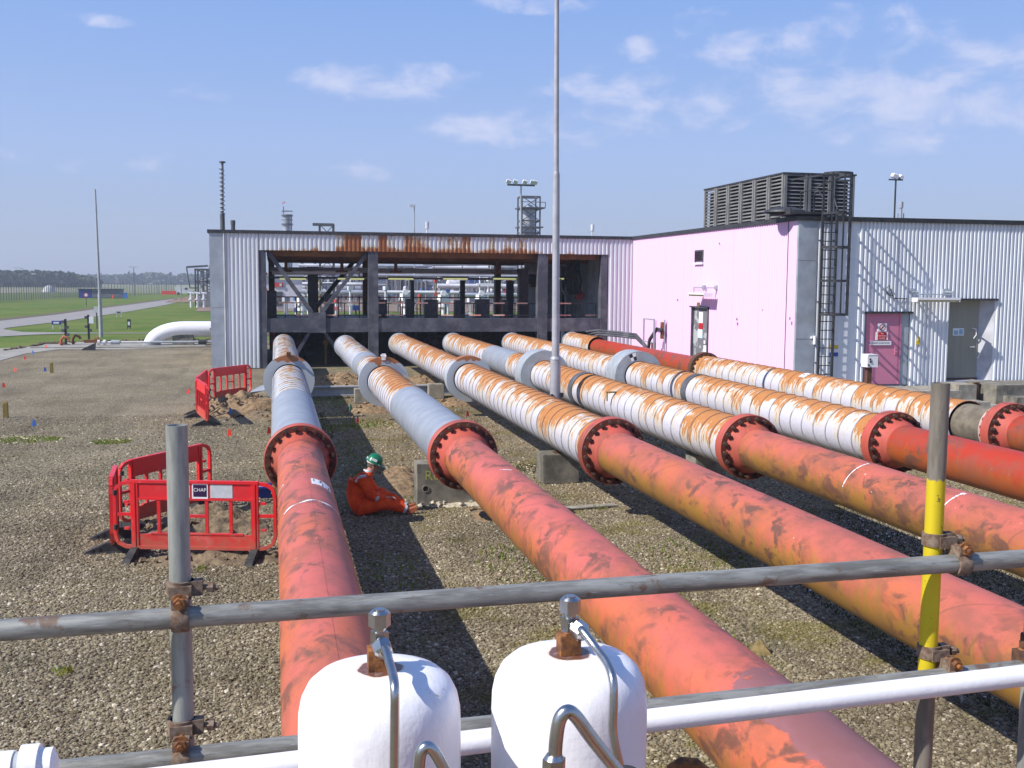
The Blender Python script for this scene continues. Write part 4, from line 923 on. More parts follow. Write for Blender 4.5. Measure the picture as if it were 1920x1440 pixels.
# overhead rails, hangers, strip lights
b = MB(); b.box(-.2, 13.2, YF+5.0, YF+5.18, 4.02, 4.12); b.box(-.2, 13.2, YF+5.05, YF+5.13, 3.9, 4.02); b.box(-.2, 13.2, YF+7.4, YF+7.5, 3.62, 3.72)
tag(b.build('overhead_rail', M['disc_grey']), 'grey overhead rail running the length of the open building', 'rail')
for i, px in enumerate((536, 641, 742, 933)):
    p0 = YP(px, 490, YF+2.4); b = MB(); b.bar((p0.x, YF+2.4, 3.95), (p0.x, YF+2.4, 4.95), .13); b.obox((p0.x, YF+2.4, 3.93), .5, .2, .09)
    tag(b.build('hanger', M['rusty_steel']), ['brown hanger post furthest left under the roof', 'brown hanger post right of the V brace under the roof', 'brown hanger post left of the middle under the roof', 'brown hanger post nearest the third dark column'][i], 'hanger', 'brown roof hangers')
b = MB(); b.cyl((-.1, YF+3.4, 3.86), (3.6, YF+3.4, 3.9), .09, seg=10); tag(b.build('overhead_pipe', M['white_paint']), 'white overhead pipe inside the left bay of the open building', 'pipe')
for i, (a, c) in enumerate(((523, 575), (632, 684), (727, 776), (830, 878), (924, 969), (1042, 1060))):
    p0 = YP(a, 522, YF+4.2); p1 = YP(c, 522, YF+4.2)
    t_ = thing('strip_light', (p0.x, YF+4.2, p0.z), ['leftmost pale yellow strip light in the open building', 'second pale yellow strip light, crossing the V brace', 'strip light just right of the second dark column', 'strip light in the middle of the open building', 'strip light left of the third dark column', 'rightmost short strip light beside the mast'][i], 'strip light', 'strip lights under the roof')
    b = MB(); b.box(p0.x, p1.x, YF+4.15, YF+4.3, p0.z+.02, p0.z+.09); b.build('housing', M['dark_steel'], t_)
    b = MB(); b.cyl((p0.x+.03, YF+4.22, p0.z-.01), (p1.x-.03, YF+4.22, p0.z-.01), .045, seg=8); b.build('diffuser', M['tube_light'], t_)
# clutter below the floor seen between pipes
rnd = random.Random(5)
for i in range(14):
    x = -.1+i*1.0+rnd.uniform(-.2, .2); b = MB(); b.cyl((x, YF+2.2, 0), (x, YF+2.2, 1.6), rnd.uniform(.03, .07), seg=8)
    b.cyl((x, YF+2.1, rnd.uniform(.6, 1.2)), (x+.5, YF+2.1, rnd.uniform(.6, 1.2)), .04, seg=8); b.cyl((x, YF+2.05, .9), (x, YF+2.2, .9), .13, seg=12)
    lab = ('leftmost', 'second', 'third', 'fourth', 'fifth', 'sixth', 'seventh', 'eighth', 'ninth', 'tenth', 'eleventh', 'twelfth', 'thirteenth', 'rightmost')[i]+' of the thin risers with hand valves in the dark undercroft'
    tag(b.build('service_riser', M['far_red'] if i == 0 else M['timber'] if i in (2, 3) else M['dark_steel']), 'red capped service riser at the far left of the dark undercroft' if i == 0 else ('tan service riser left of the V brace foot in the undercroft', 'tan service riser right of the V brace foot in the undercroft')[i-2] if i in (2, 3) else lab, 'valve riser', 'service risers in the undercroft')

# ---------------------------------------------------------------- clad plant building on the right
XB, YB = 15.0, 28.9
cb = thing('plant_building', (XB, YB, 0), 'tall corrugated plant building with two doors, side wall tinted pink for sun glare', 'building')
b = MB(); b.box(XB+.1, 48, YB+.1, YF+14, 5.28, 5.40); b.build('roof', M['dark_steel'], cb)
b = MB(); b.box(XB-.08, 48, YB-.1, YB+.08, 5.37, 5.50); b.build('roof_trim', M['black_paint'], cb)
b = MB(); b.box(XB-.08, XB+.08, YB+.08, YF-.1, 5.37, 5.50); b.build('roof_trim', M['dark_steel'], cb)
Wl = MB(); Wl.box(XB+.05, XB+.3, YB+.4, YF+14, 0, 5.28)
for a, c, z0, z1 in ((XB+.3, 17.2, 0, 5.28), (18.72, 20.05, 0, 5.28), (21.62, 48, 0, 5.28), (17.2, 18.72, 2.7, 5.28), (20.05, 21.62, 3.1, 5.28), (17.2, 18.72, 0, .5), (20.05, 21.62, 0, .6)):
    Wl.box(a, c, YB+.06, YB+.5, z0, z1)
Wl.build('wall', M['pale_panel'], cb)
# side wall facing the pipes (sun side): sheets around the door opening
def sidew(y0, y1, z0, z1): cladwall(cb, (XB, y1, 0), (XB, y0, 0), (-1, 0, 0), z0, z1, M['corr_highlight'], pitch=.17, dep=.03, panel=1.02)
sidew(YB+.62, 35.44, .05, 5.37); sidew(36.92, YF-.06, .05, 5.37); sidew(35.44, 36.92, 2.66, 5.37)
b = MB(); b.box(XB-.035, XB+.05, YB+.0, YB+.60, .05, 5.37); b.build('corner_sheet', M['corr_highlight'], cb)
b = MB(); b.box(XB-.04, XB+.55, YB-.04, YB+.055, .05, 1.9); b.build('corner_flashing', M['galv_light'], cb)
b = MB(); b.box(XB-.04, XB+.55, YB-.045, YB+.055, 1.91, 4.2); b.build('corner_flashing', M['galv_light'], cb)
b = MB(); b.box(XB-.04, XB+.55, YB-.04, YB+.055, 4.21, 5.37); b.build('corner_flashing', M['galv_light'], cb)
b = MB(); b.cyl((XB-.045, YB+.61, .05), (XB-.045, YB+.61, 5.37), .014, seg=6); b.build('sheet_joint', M['fireproof'], cb)
for yy, zz, s_ in ((33.0, 2.35, .07), (32.95, 2.2, .09), (29.25, 2.5, .08), (29.12, 2.36, .1), (38.4, 2.9, .06), (31.1, 2.7, .04), (34.6, 4.9, .05)):
    b = MB(); b.box(XB-.05, XB-.036, yy-.02, yy+.02, zz-s_/2, zz+s_/2); b.build('fixing_plate', M['fireproof'], cb)
def fw(x0, x1, z0, z1, flat=False, mat='corr_blue'): cladwall(cb, (x0, YB, 0), (x1, YB, 0), (0, -1, 0), z0, z1, M[mat], pitch=.127 if not flat else 9, dep=.042 if not flat else .002)
fw(XB+.56, 16.05, .05, 5.37); fw(16.05, 16.9, .05, 5.37, True); fw(16.9, 17.2, .05, 5.37)
fw(17.2, 18.72, 2.72, 5.37); fw(18.72, 20.03, .05, 5.37); fw(20.05, 21.62, 3.12, 5.37); fw(21.62, 48, .05, 5.37)
b = MB(); b.box(17.18, 18.78, YB-.09, YB+.0, 2.66, 2.715); b.box(20.03, 21.68, YB-.09, YB, 3.06, 3.115); b.build('door_drip', M['dark_steel'], cb)
rv_ = M['corr_blue']
b = MB(); b.box(18.45, 18.72, YB+.03, YB+.055, .5, 2.66); b.box(17.2, 17.27, YB+.03, YB+.055, .5, 2.66); b.build('door_reveal', M['galv_light'], cb)
b = MB(); b.add([(21.30, YB+.32, .6), (21.62, YB-.0, .6), (21.62, YB-.0, 3.06), (21.30, YB+.32, 3.06)], [(0, 1, 2, 3)]); b.box(21.28, 21.6, YB+.33, YB+.36, .6, 3.06); b.build('door_reveal', M['pale_panel'], cb)
# pink door
d = MB(); d.box(17.27, 18.45, YB+.02, YB+.057, .52, 2.66); d = d.build('door', M['pink_door'], cb, label='faded pink steel door with safety signs')
b = MB(); b.box(17.27, 17.33, YB-.0, YB+.019, .52, 2.66); b.box(18.39, 18.45, YB, YB+.019, .52, 2.66); b.box(17.33, 18.39, YB, YB+.019, 2.6, 2.66); b.build('frame', M['pink_door'], d)
b = MB(); b.box(18.25, 18.36, YB-.0, YB+.019, 1.42, 1.62); b.cyl((18.3, YB-.05, 1.5), (18.3, YB, 1.5), .02, seg=8); b.bar((18.3, YB-.05, 1.5), (18.18, YB-.05, 1.5), .02); b.build('handle', M['pink_door'], d)
# signs on the pink door
sg = thing('safety_sign', (17.77, YB-.01, 2.2), 'white square sign with red and black circle above others on pink door', 'sign')
b = MB(); b.box(17.66, 17.95, YB-.012, YB+.018, 2.12, 2.36); b.build('plate', M['white_sign'], sg)
b = MB(); b.lathe([(.075, 0), (.10, 0)], (17.805, YB-.014, 2.24), 'y', 24); b.lathe([(.0001, -.001), (.028, -.001)], (17.805, YB-.014, 2.24), 'y', 12); b.build('prohibition_ring', [M['red_sign']], sg)
b = MB(); b.obox((17.805, YB-.0165, 2.24), .02, .002, .16, (0, .7, 0)); b.build('prohibition_bar', M['black_sign'], sg)
sg = thing('safety_sign', (17.77, YB-.01, 2.0), 'red sign with white words in the middle of the pink door', 'sign')
b = MB(); b.box(17.60, 18.0, YB-.012, YB+.018, 1.86, 2.105); b.build('plate', M['white_sign'], sg)
b = MB(); b.box(17.66, 17.95, YB-.015, YB-.0125, 1.87, 2.10); b.build('panel', M['red_sign'], sg)
for j, tx in enumerate(('NO', 'UNAUTHORISED', 'ACCESS')): textmesh(tx, .052 if j != 1 else .036, M['white_sign'], 'lettering', sg, (17.805, YB-.015, 2.055-j*.07), (1, 0, 0), (0, 0, 1))
sg = thing('safety_sign', (17.8, YB-.01, 1.8), 'white strip sign with dark lettering below the red one on pink door', 'sign')
b = MB(); b.box(17.42, 18.12, YB-.012, YB+.018, 1.71, 1.83); b.build('plate', M['white_sign'], sg)
textmesh('PLEASE CLOSE DOOR', .062, M['black_sign'], 'lettering', sg, (17.77, YB-.012, 1.77), (1, 0, 0), (0, 0, 1))
# grey door
d = MB(); d.box(20.05, 21.28, YB+.29, YB+.35, .66, 3.06); d = d.build('door', M['grey_door'], cb, label='worn grey green metal door set in a recess')
b = MB(); b.box(20.05, 21.30, YB+.25, YB+.29, .6, .655); b.build('threshold', M['rusty_steel'], d)
b = MB(); b.tube([(21.05, YB+.27, 2.2), (21.14, YB+.2, 2.18), (21.17, YB+.2, 2.0), (21.12, YB+.27, 1.87)], .018, 8); b.build('pull_handle', M['white_paint'], d)
b = MB(); b.bar((20.98, YB+.22, 1.62), (21.14, YB+.22, 1.62), .03); b.cyl((21.12, YB+.22, 1.62), (21.12, YB+.29, 1.62), .02, seg=8); b.build('lever', M['white_dull'], d)
sg = thing('door_notice', (20.6, YB+.28, 2.1), 'small pale blue and white notice on the grey door', 'sign'); b = MB(); b.box(20.40, 20.78, YB+.278, YB+.289, 1.97, 2.2); b.build('plate', M['white_sign'], sg)
b = MB(); b.box(20.43, 20.58, YB+.275, YB+.2775, 2.0, 2.13); b.box(20.62, 20.75, YB+.275, YB+.2775, 2.0, 2.17); b.build('print', simple('pale_blue_print', (.30, .5, .66), None, 8, .5), sg)
# steps
st = thing('concrete_steps', (18.2, YB-1, 0), 'low concrete landing and step in front of the pink door', 'steps')
b = MB(); b.box(17.05, 19.35, YB-1.75, YB-.1, .0, .48); b.build('landing', M['concrete'], st)
b = MB(); b.box(17.7, 19.8, YB-2.45, YB-1.752, 0, .22); b.build('step', M['concrete'], st)
st = thing('concrete_steps', (21.5, YB-1, 0), 'two stepped concrete landing in front of the grey door', 'steps')
b = MB(); b.box(20.62, 22.75, YB-1.6, YB-.1, 0, .6); b.build('landing', M['concrete_dark'], st)
b = MB(); b.box(20.85, 23.1, YB-2.2, YB-1.602, 0, .3); b.build('step', M['concrete_dark'], st)
b = MB(); b.box(19.72, 20.32, YB-1.1, YB-.1, 0, .58); tag(b.build('concrete_plinth', M['concrete']), 'narrow concrete plinth left of the grey door steps', 'plinth')
b = MB(); b.box(20.42, 20.54, YB-.9, YB-.8, 0, .62); b.box(20.40, 20.56, YB-.92, YB-.78, .6, .63); tag(b.build('drain_post', M['rusty_steel']), 'short dark brown post between plinth and grey door steps', 'post')
# lamp over door
def bulkhead(loc, rz, lab):
    t_ = thing('wall_light', loc, lab, 'wall light', rz=rz)   # local: x along wall, -y outwards
    b = MB()
    for s_ in (-.55, .55): b.bar((s_, 0, .22), (s_, -.42, .22), .035); b.bar((s_, -.40, .22), (s_, -.40, .02), .03); b.obox((s_, -.03, .24), .2, .06, .14)
    b.bar((-.6, -.36, .14), (.6, -.36, .14), .03); b.build('bracket', M['galv_light'], t_, local=True)
    b = MB(); b.box(-.72, .72, -.55, -.22, -.02, .04); b.box(-.72, -.69, -.54, -.23, -.08, -.02); b.box(.69, .72, -.54, -.23, -.08, -.02); b.build('housing', M['white_paint'], t_, local=True)
    b = MB(); b.box(-.66, .66, -.5, -.27, -.085, -.022); b.build('diffuser', simple('yellowed_diffuser', (.62, .56, .36), None, 3, .4), t_, local=True)
bulkhead((19.3, YB-.02, 3.1), 0, 'white fluorescent wall light over the gap between the two doors')
bulkhead((XB-.02, 35.3, 3.15), R(-90), 'white fluorescent wall light on the sunlit side wall above its door')
b = MB(); b.tube([(18.55, YB-.06, 3.1), (18.1, YB-.08, 3.12), (17.98, YB-.1, 3.35), (17.92, YB-.08, 3.5), (17.82, YB-.08, 3.38), (17.93, YB-.07, 3.22), (18.05, YB-.07, 3.2)], .014, 8); tag(b.build('looped_cable', M['dark_steel']), 'looped dark cable leading to the light between the doors', 'cable')
b = MB(); b.box(18.93, 19.05, YB-.06, YB-.044, 1.72, 1.83); b.cyl((18.99, YB-.053, 1.83), (18.99, YB-.053, 1.96), .025, seg=8); tag(b.build('warning_tag', M['yellow_sign']), 'small yellow warning tag on the ribs between the doors', 'sign')
sg = thing('hazard_label', (16.2, YB-.02, 1.6), 'yellow and blue stacked labels on the flat sheet beside the ladder', 'sign')
for nm, z0, z1, mt in (('yellow_label', 1.62, 1.72, 'yellow_sign'), ('white_label', 1.72, 1.86, 'white_sign'), ('blue_label', 1.38, 1.5, 'blue_sign'), ('white_label', 1.5, 1.6, 'white_sign')):
    b = MB(); b.box(16.10, 16.36, YB-.03, YB-.003, z0+.003, z1); b.build(nm, M[mt], sg)
# side door (sunlit wall)
d = MB(); d.box(XB+.03, XB+.055, 35.46, 36.9, .1, 2.62); d = d.build('side_door', M['peel_door'], cb, label='peeling dark and pale grey side door')
b = MB(); b.box(XB-.06, XB+.03, 35.40, 35.46, .1, 2.65); b.box(XB-.06, XB+.03, 36.9, 36.96, .1, 2.65); b.box(XB-.10, XB+.03, 35.34, 37.05, 2.65, 2.70); b.build('frame', M['fireproof'], d)
sg = thing('door_poster', (XB+.02, 36.2, 2.2), 'white, red and blue notices on the peeling side door', 'sign')
for z0, z1, mt in ((2.1, 2.5, 'white_sign'), (1.98, 2.1, 'red_sign'), (1.88, 1.97, 'red_sign')):
    b = MB(); b.box(XB+.012, XB+.028, 36.02, 36.38, z0, z1-.004); b.build('notice', M[mt], sg)
b = MB(); b.box(XB+.008, XB+.028, 36.02, 36.45, 1.55, 1.87); b.build('notice', simple('pale_blue_notice', (.5, .68, .8), (.75, .78, .8), 6, .5), sg)
b = MB(); b.box(XB-.05, XB+.028, 35.5, 35.75, .98, 1.32); b.box(XB-.07, XB-.045, 35.56, 35.69, 1.38, 1.5); tag(b.build('lock_box', M['white_paint']), 'white lock box on the edge of the peeling side door', 'box')
b = MB(); b.cyl((XB-.06, 36.3, 2.7), (XB-.06, 36.3, 2.84), .05, seg=10); b.obox((XB-.03, 36.3, 2.73), .06, .3, .05); tag(b.build('door_lamp', M['timber']), 'tiny brown lamp above the peeling side door', 'lamp')
vt = thing('wall_vent', (XB, 36.35, 4.5), 'small dark louvred vent high on the sunlit side wall', 'vent')
b = MB(); b.box(XB-.07, XB-.032, 35.97, 36.03, 4.28, 4.72); b.box(XB-.07, XB-.032, 36.67, 36.73, 4.28, 4.72); b.box(XB-.07, XB-.032, 36.03, 36.67, 4.66, 4.72); b.build('frame', M['fireproof'], vt)
for k in range(7): b = MB(); b.obox((XB-.05, 36.35, 4.34+k*.05), .05, .64, .012, (0, -.6, 0)); b.build('slat', M['black_paint'], vt)
b = MB(); b.box(XB-.10, XB-.032, 35.95, 36.75, 4.2, 4.275); b.build('sill', M['white_paint'], vt)
# hose cabinet and cable run by the sunlit side wall
hc = thing('hose_cabinet', (XB-.3, 40.1, 0), 'open grey framed hose cabinet with rusty valve at the far end of the sunlit side wall', 'cabinet')
b = MB()
for yy in (39.5, 40.7): b.bar((XB-.55, yy, 0), (XB-.55, yy, 2.1), .05); b.bar((XB-.12, yy, 0), (XB-.12, yy, 2.1), .05)
b.bar((XB-.55, 39.5, 2.1), (XB-.55, 40.7, 2.1), .05); b.bar((XB-.55, 39.5, 1.2), (XB-.55, 40.7, 1.2), .04); b.build('frame', M['galv_light'], hc)
b = MB(); b.box(XB-.22, XB-.1, 39.5, 39.7, 1.35, 2.0); b.build('case', M['rust_orange'], hc)
b = MB(); b.cyl((XB-.5, 39.7, .5), (XB-.5, 39.7, 1.2), .09, seg=10); b.build('valve', M['rusty_steel'], hc)
b = MB()
for k in range(3): b.tube([(12.9+.1*k, YF-.3, 1.45-.1*k), (13.2, YF-.9-.1*k, 1.54-.09*k), (13.8, 42.2-.1*k, 1.50-.08*k), (14.3, 41.2, 1.45-.08*k), (14.5, 40.6, 1.05-.05*k), (14.5, 40.0-.2*k, .4)], .045, 8)
tag(b.build('cable_run', M['fireproof']), 'bundle of grey hoses sweeping from the open building to the sunlit side wall', 'hoses')
b = MB(); b.tube([(14.45, 40.3, .5), (14.42, 39.9, 1.3), (14.6, 39.6, 1.75), (14.75, 39.4, 1.7)], .07, 8); tag(b.build('flexible_hose', M['black_rubber']), 'black flexible hose rising into the hose cabinet', 'hose')
# junction box on post
jb = thing('junction_box', (17.6, 27.0, 0), 'white junction box with black squares on a short dark post before the pink door', 'junction box')
jx = YP(1629, 690, 27.0).x
b = MB(); b.box(jx-.07, jx+.07, 26.95, 27.09, 0, 1.25); b.build('post', M['rusty_steel'], jb)
b = MB(); b.box(jx-.17, jx+.16, 26.8, 27.12, 1.22, 1.56); b.box(jx-.15, jx+.14, 26.79, 27.13, 1.56, 1.58); b.build('box', M['white_paint'], jb)
b = MB(); b.box(jx+.165, jx+.21, 26.85, 27.05, 1.26, 1.5); b.build('meter', M['black_paint'], jb)
b = MB(); b.box(jx-.11, jx-.07, 26.78, 26.797, 1.42, 1.47); b.box(jx-.10, jx-.05, 26.78, 26.797, 1.35, 1.40); b.box(jx-.15, jx-.11, 26.78, 26.797, 1.26, 1.31); b.build('black_mark', M['black_sign'], jb)

# ---------------------------------------------------------------- rooftop louvre housing
LX0, LX1, LY0, LY1, LZ0, LZ1 = 15.5, 17.95, 31.0, 37.3, 5.41, 6.93
lv = thing('louvre_housing', (LX0, LY0, LZ0), 'dark louvred plant housing on the roof of the right building', 'louvre housing')
b = MB(); b.box(LX0+.16, LX1-.16, LY0+.16, LY1-.16, LZ0, LZ1-.1); b.build('core', M['black_paint'], lv)
b = MB(); b.box(LX0-.03, LX1+.03, LY0-.03, LY1+.03, LZ1, LZ1+.05); b.build('top_cover', M['dark_steel'], lv)
sl_s = MB(); sl_s.obox((0, 0, 0), .10, .86, .018, (0, -.65, 0)); sl_s = sl_s.build('slat', M['louvre'], mesh_only=True)
sl_f = MB(); sl_f.obox((0, 0, 0), .62, .10, .018, (.65, 0, 0)); sl_f = sl_f.build('slat', M['louvre'], mesh_only=True)
nS = 6; w_ = (LY1-LY0)/nS
for i in range(nS):
    y0 = LY0+i*w_; b = MB(); b.box(LX0-.02, LX0+.08, y0+.02, y0+.12, LZ0, LZ1); b.box(LX0-.02, LX0+.08, y0+w_-.12, y0+w_-.02, LZ0, LZ1); b.box(LX0, LX0+.08, y0+.09, y0+w_-.09, LZ1-.06, LZ1); b.box(LX0, LX0+.08, y0+.09, y0+w_-.09, LZ0, LZ0+.06)
    pn = b.build('side_panel', M['louvre'], lv)
    for k in range(12): o = put('slat', sl_s, pn); o.location = Vector((LX0+.05, y0+w_/2, LZ0+.12+k*.114))-LOC[lv.name]
nF = 3; w_ = (LX1-LX0)/nF
for i in range(nF):
    x0 = LX0+i*w_; b = MB(); b.box(x0+.02, x0+.11, LY0-.02, LY0+.08, LZ0, LZ1); b.box(x0+w_-.11, x0+w_-.02, LY0-.02, LY0+.08, LZ0, LZ1); b.box(x0+.1, x0+w_-.1, LY0, LY0+.08, LZ1-.06, LZ1); b.box(x0+.1, x0+w_-.1, LY0, LY0+.08, LZ0, LZ0+.06)
    pn = b.build('front_panel', M['louvre'], lv)
    for k in range(12): o = put('slat', sl_f, pn); o.location = Vector((x0+w_/2, LY0+.05, LZ0+.12+k*.114))-LOC[lv.name]
# ---------------------------------------------------------------- caged ladder
cl = thing('caged_ladder', (15.9, YB-.2, 0), 'dark caged access ladder fixed to the corrugated wall near the corner', 'ladder')
lx0, lx1, ly = 15.62, 16.07, YB-.22
for x in (lx0, lx1):
    b = MB(); b.box(x-.03, x+.03, ly-.02, ly+.05, .1, 6.0 if x == lx0 else 5.7); b.build('stile', M['dark_steel'], cl)
for k in range(20): b = MB(); b.cyl((lx0, ly, .35+k*.26), (lx1, ly, .35+k*.26), .014, seg=6); b.build('rung', M['dark_steel'], cl)
for z in (2.65, 3.62, 4.58, 5.55, 6.68):
    b = MB(); pts = [(lx0-.02, ly, z)]+[((lx0+lx1)/2-.42*math.cos(a), ly-.34-.42*math.sin(a), z) for a in [math.pi*i/8 for i in range(9)]]+[(lx1+.02, ly, z)]
    for p0, p1 in zip(pts, pts[1:]): b.bar(p0, p1, .022, .07)
    b.build('cage_hoop', M['dark_steel'], cl)
for a in [math.pi*i/4 for i in range(5)]:
    x = (lx0+lx1)/2-.42*math.cos(a); y = ly-.34-.42*math.sin(a); b = MB(); b.bar((x, y, 2.65), (x, y, 6.70), .05, .012); b.build('cage_strip', M['dark_steel'], cl)
b = MB()
for z in (1.2, 3.0, 4.8):
    for x in (lx0, lx1): b.bar((x, ly, z), (x, YB-.045, z), .04)
b.build('wall_bracket', M['dark_steel'], cl)
b = MB(); b.tube([(lx0, ly, 6.0), (lx0, ly+.4, 6.3), (lx0, ly+1.4, 6.3), (lx0, ly+1.4, 5.45)], .022, 8); b.tube([(lx1, ly, 5.7), (lx1, ly+.4, 6.3), (lx1, ly+1.4, 6.3), (lx1, ly+1.4, 5.45)], .022, 8)
b.bar((lx0, ly+.1, 6.68), (lx0-.2, ly+1.6, 6.68), .05); b.bar((lx1+.2, ly+.1, 6.68), (lx1+.2, ly+1.6, 6.5), .05); b.build('top_handrail', M['dark_steel'], cl)
b = MB(); b.box(lx0-1.0, lx1+.05, ly+.1, ly+1.4, 5.55, 5.62); b.box(lx0-1.0, lx0-.95, ly+.1, ly+1.4, 5.62, 5.7); b.build('top_platform', M['dark_steel'], cl)
b = MB(); b.lathe([(.62, 0), (.60, .06), (.3, .16), (.0001, .18)], (lx0-.75, ly+.95, 5.63), 'z', 28); tag(b.build('roof_cowl', M['dark_steel']), 'round dark vent cowl on the roof edge beside the ladder top', 'cowl')
b = MB(); b.cyl((15.55, YB-.09, 1.75), (15.55, YB-.09, 2.0), .05, seg=10); b.obox((15.5, YB-.07, 1.95), .12, .06, .06); tag(b.build('wall_floodlight', M['white_paint']), 'small white lamp left of the ladder at head height', 'lamp')
# roof lights
ml = thing('roof_light_mast', (19.2, 33, 5.4), 'small rooftop mast with crossbar and white lamp heads on the right building', 'light mast')
mp_ = YP(1677, 404, 33); tp = YP(1679, 337, 33)
b = MB(); b.cyl((mp_.x, 33, 5.4), (mp_.x, 33, tp.z), .03, seg=8); b.build('pole', M['dark_steel'], ml)
b = MB(); b.bar((mp_.x-.26, 33, tp.z), (mp_.x+.26, 33, tp.z), .045); b.build('crossbar', M['dark_steel'], ml)
for dx_, dz_ in ((-.06, .12), (.02, .10), (.2, .08)): b = MB(); b.cyl((mp_.x+dx_, 32.95, tp.z+dz_), (mp_.x+dx_+.01, 33.1, tp.z+dz_+.03), .07, .09, 12); b.build('lamp_head', M['white_paint'], ml)
b = MB(); b.obox((mp_.x-.12, 33, 5.5), .18, .16, .16); b.build('base', M['concrete'], ml)
b = MB(); q = YP(1689, 400, 36); b.cyl((q.x, 36, 5.4), (q.x, 36, q.z+.2), .05, seg=8); b.cyl((q.x, 36, q.z+.2), (q.x, 36, q.z+.42), .08, seg=8)
for s_ in (-.12, .12): b.bar((q.x+s_, 36, 5.4), (q.x+s_, 36, q.z), .03)
tag(b.build('roof_vent_pipe', M['lamp_grey']), 'short grey vent pipe on the roof right of the lamp mast', 'vent')

# ================================================================== MAST, LEFT YARD
ms = thing('tall_mast', (6.13, 23.1, 0), 'tall slim grey stepped mast rising between the third and fourth pipelines', 'mast')
b = MB(); b.cyl((6.13, 23.1, .95), (6.13, 23.1, 1.80), .118, .118, 20); b.cyl((6.13, 23.1, 0), (6.13, 23.1, .95), .09, .085, 20); b.build('base_section', M['lamp_grey'], ms)
b = MB(); b.cyl((6.13, 23.1, 1.80), (6.13, 23.1, 1.86), .128, .10, 20); b.build('collar', M['lamp_grey'], ms)
b = MB(); b.cyl((6.13, 23.1, 1.86), (6.10, 23.1, 5.9), .086, .076, 20); b.build('middle_section', M['lamp_grey'], ms)
b = MB(); b.cyl((6.10, 23.1, 5.9), (6.03, 23.1, 14.5), .060, .038, 20); b.cyl((6.10, 23.1, 5.86), (6.10, 23.1, 5.95), .078, .06, 20); b.build('upper_section', M['lamp_grey'], ms)
b = MB(); b.lathe([(.10, 0), (.115, 0), (.115, .03), (.10, .03)], (6.13, 23.1, .98), 'z', 20); b.obox((6.26, 23.0, 1.0), .06, .06, .1); b.obox((6.02, 22.97, .99), .05, .05, .07); b.build('hinge_ring', M['black_paint'], ms)
lp = thing('lamp_post', (-10.45, 69.4, 0), 'tall slim pale post standing on the grass at left', 'post')
b = MB(); b.cyl((-10.45, 69.4, 0), (-10.47, 69.4, 2.65), .12, .11, 14); b.build('base_section', M['lamp_grey'], lp)
tz = YP(183, 355, 69.4); b = MB(); b.cyl((-10.47, 69.4, 2.65), (-10.55, 69.4, tz.z), .085, .05, 14); b.build('pole', M['lamp_grey'], lp)
def mark(px, pyb, pyt, name, lab, cat, fn, z=0):
    g = G(px, pyb, z); t_ = YP(px, pyt, g.y); return g, t_.z
def board(px, pyb, pyt, w_, mats, lab, cat='sign', name='marker_board', legs=True):
    g, zt = mark(px, pyb, pyt, '', '', '', None); t_ = thing(name, g, lab, cat)
    hb = zt*(.55 if legs else .15)
    b = MB(); b.box(g.x-w_/2, g.x+w_/2, g.y-.02, g.y+.02, hb, zt); b.build('panel', mats[0], t_)
    b = MB()
    for s_ in (-.8, .8): b.bar((g.x+s_*w_/2, g.y+.04, 0), (g.x+s_*w_/2, g.y+.04, zt-.05), .06)
    b.build('leg', M['white_dull'] if legs else M['dark_steel'], t_)
    if len(mats) > 1:
        b = MB(); b.box(g.x-w_*.3, g.x+w_*.3, g.y-.03, g.y-.022, hb+(zt-hb)*.25, hb+(zt-hb)*.7); b.build('print', mats[1], t_)
board(106, 617, 601.5, .62, [M['blue_paint'], M['white_sign']], 'low dark blue sign board on two white legs by the road junction')
board(223, 594.5, 583, .5, [M['pale_panel'], M['dark_steel']], 'small grey board standing on the grass right of the tall post')
board(242, 616.5, 598.5, .24, [M['dark_steel'], M['white_sign']], 'upright dark marker with two white squares on the grass', legs=False)
g, zt = mark(182, 617, 575, '', '', '', None)
cbx = thing('roadside_cabinet', g, 'pale grey cabinet on a thin post just left of the tall pale post', 'cabinet')
b = MB(); b.cyl((g.x, g.y, 0), (g.x, g.y, zt-.4), .04, seg=8); b.build('post', M['dark_steel'], cbx); b = MB(); b.box(g.x-.16, g.x+.18, g.y-.15, g.y+.15, zt-.42, zt); b.build('case', M['white_dull'], cbx)
g, zt = mark(162, 574, 553, '', '', '', None)
rs_ = thing('round_road_sign', g, 'round white road sign with red rim on the far grass', 'road sign')
b = MB(); b.cyl((g.x, g.y, 0), (g.x, g.y, zt), .04, seg=8); b.build('post', M['dark_steel'], rs_)
b = MB(); b.cyl((g.x, g.y-.06, zt), (g.x, g.y-.1, zt), .30, seg=24); b.build('disc', M['white_sign'], rs_); b = MB(); b.lathe([(.2, 0), (.3, 0)], (g.x, g.y-.105, zt), 'y', 24); b.build('rim', M['red_sign'], rs_)
for i, (px, pyb, pyt, lab) in enumerate(((124, 646.5, 598, 'left dark equipment pole with clamped boxes on the valve pad'), (167, 639, 590, 'right dark equipment pole with white box on the valve pad'))):
    g, zt = mark(px, pyb, pyt, '', '', '', None)
    t_ = thing('equipment_pole', g, lab, 'pole')
    b = MB(); b.bar((g.x, g.y, 0), (g.x, g.y, zt), .11); b.box(g.x-.2, g.x+.2, g.y-.15, g.y+.15, 0, .04); b.build('pole', M['black_paint'], t_)
    b = MB()
    for zz, s_ in ((zt-.15, -.12), (zt-.45, .1), (zt*.55, -.12), (zt*.4, .12)): b.obox((g.x+s_, g.y-.08, zz), .14, .12, .16)
    b.build('clamped_unit', M['fireproof'], t_)
    if i: b = MB(); b.box(g.x+.06, g.x+.3, g.y-.2, g.y-.02, zt-.5, zt-.12); b.build('white_box', M['white_paint'], t_)
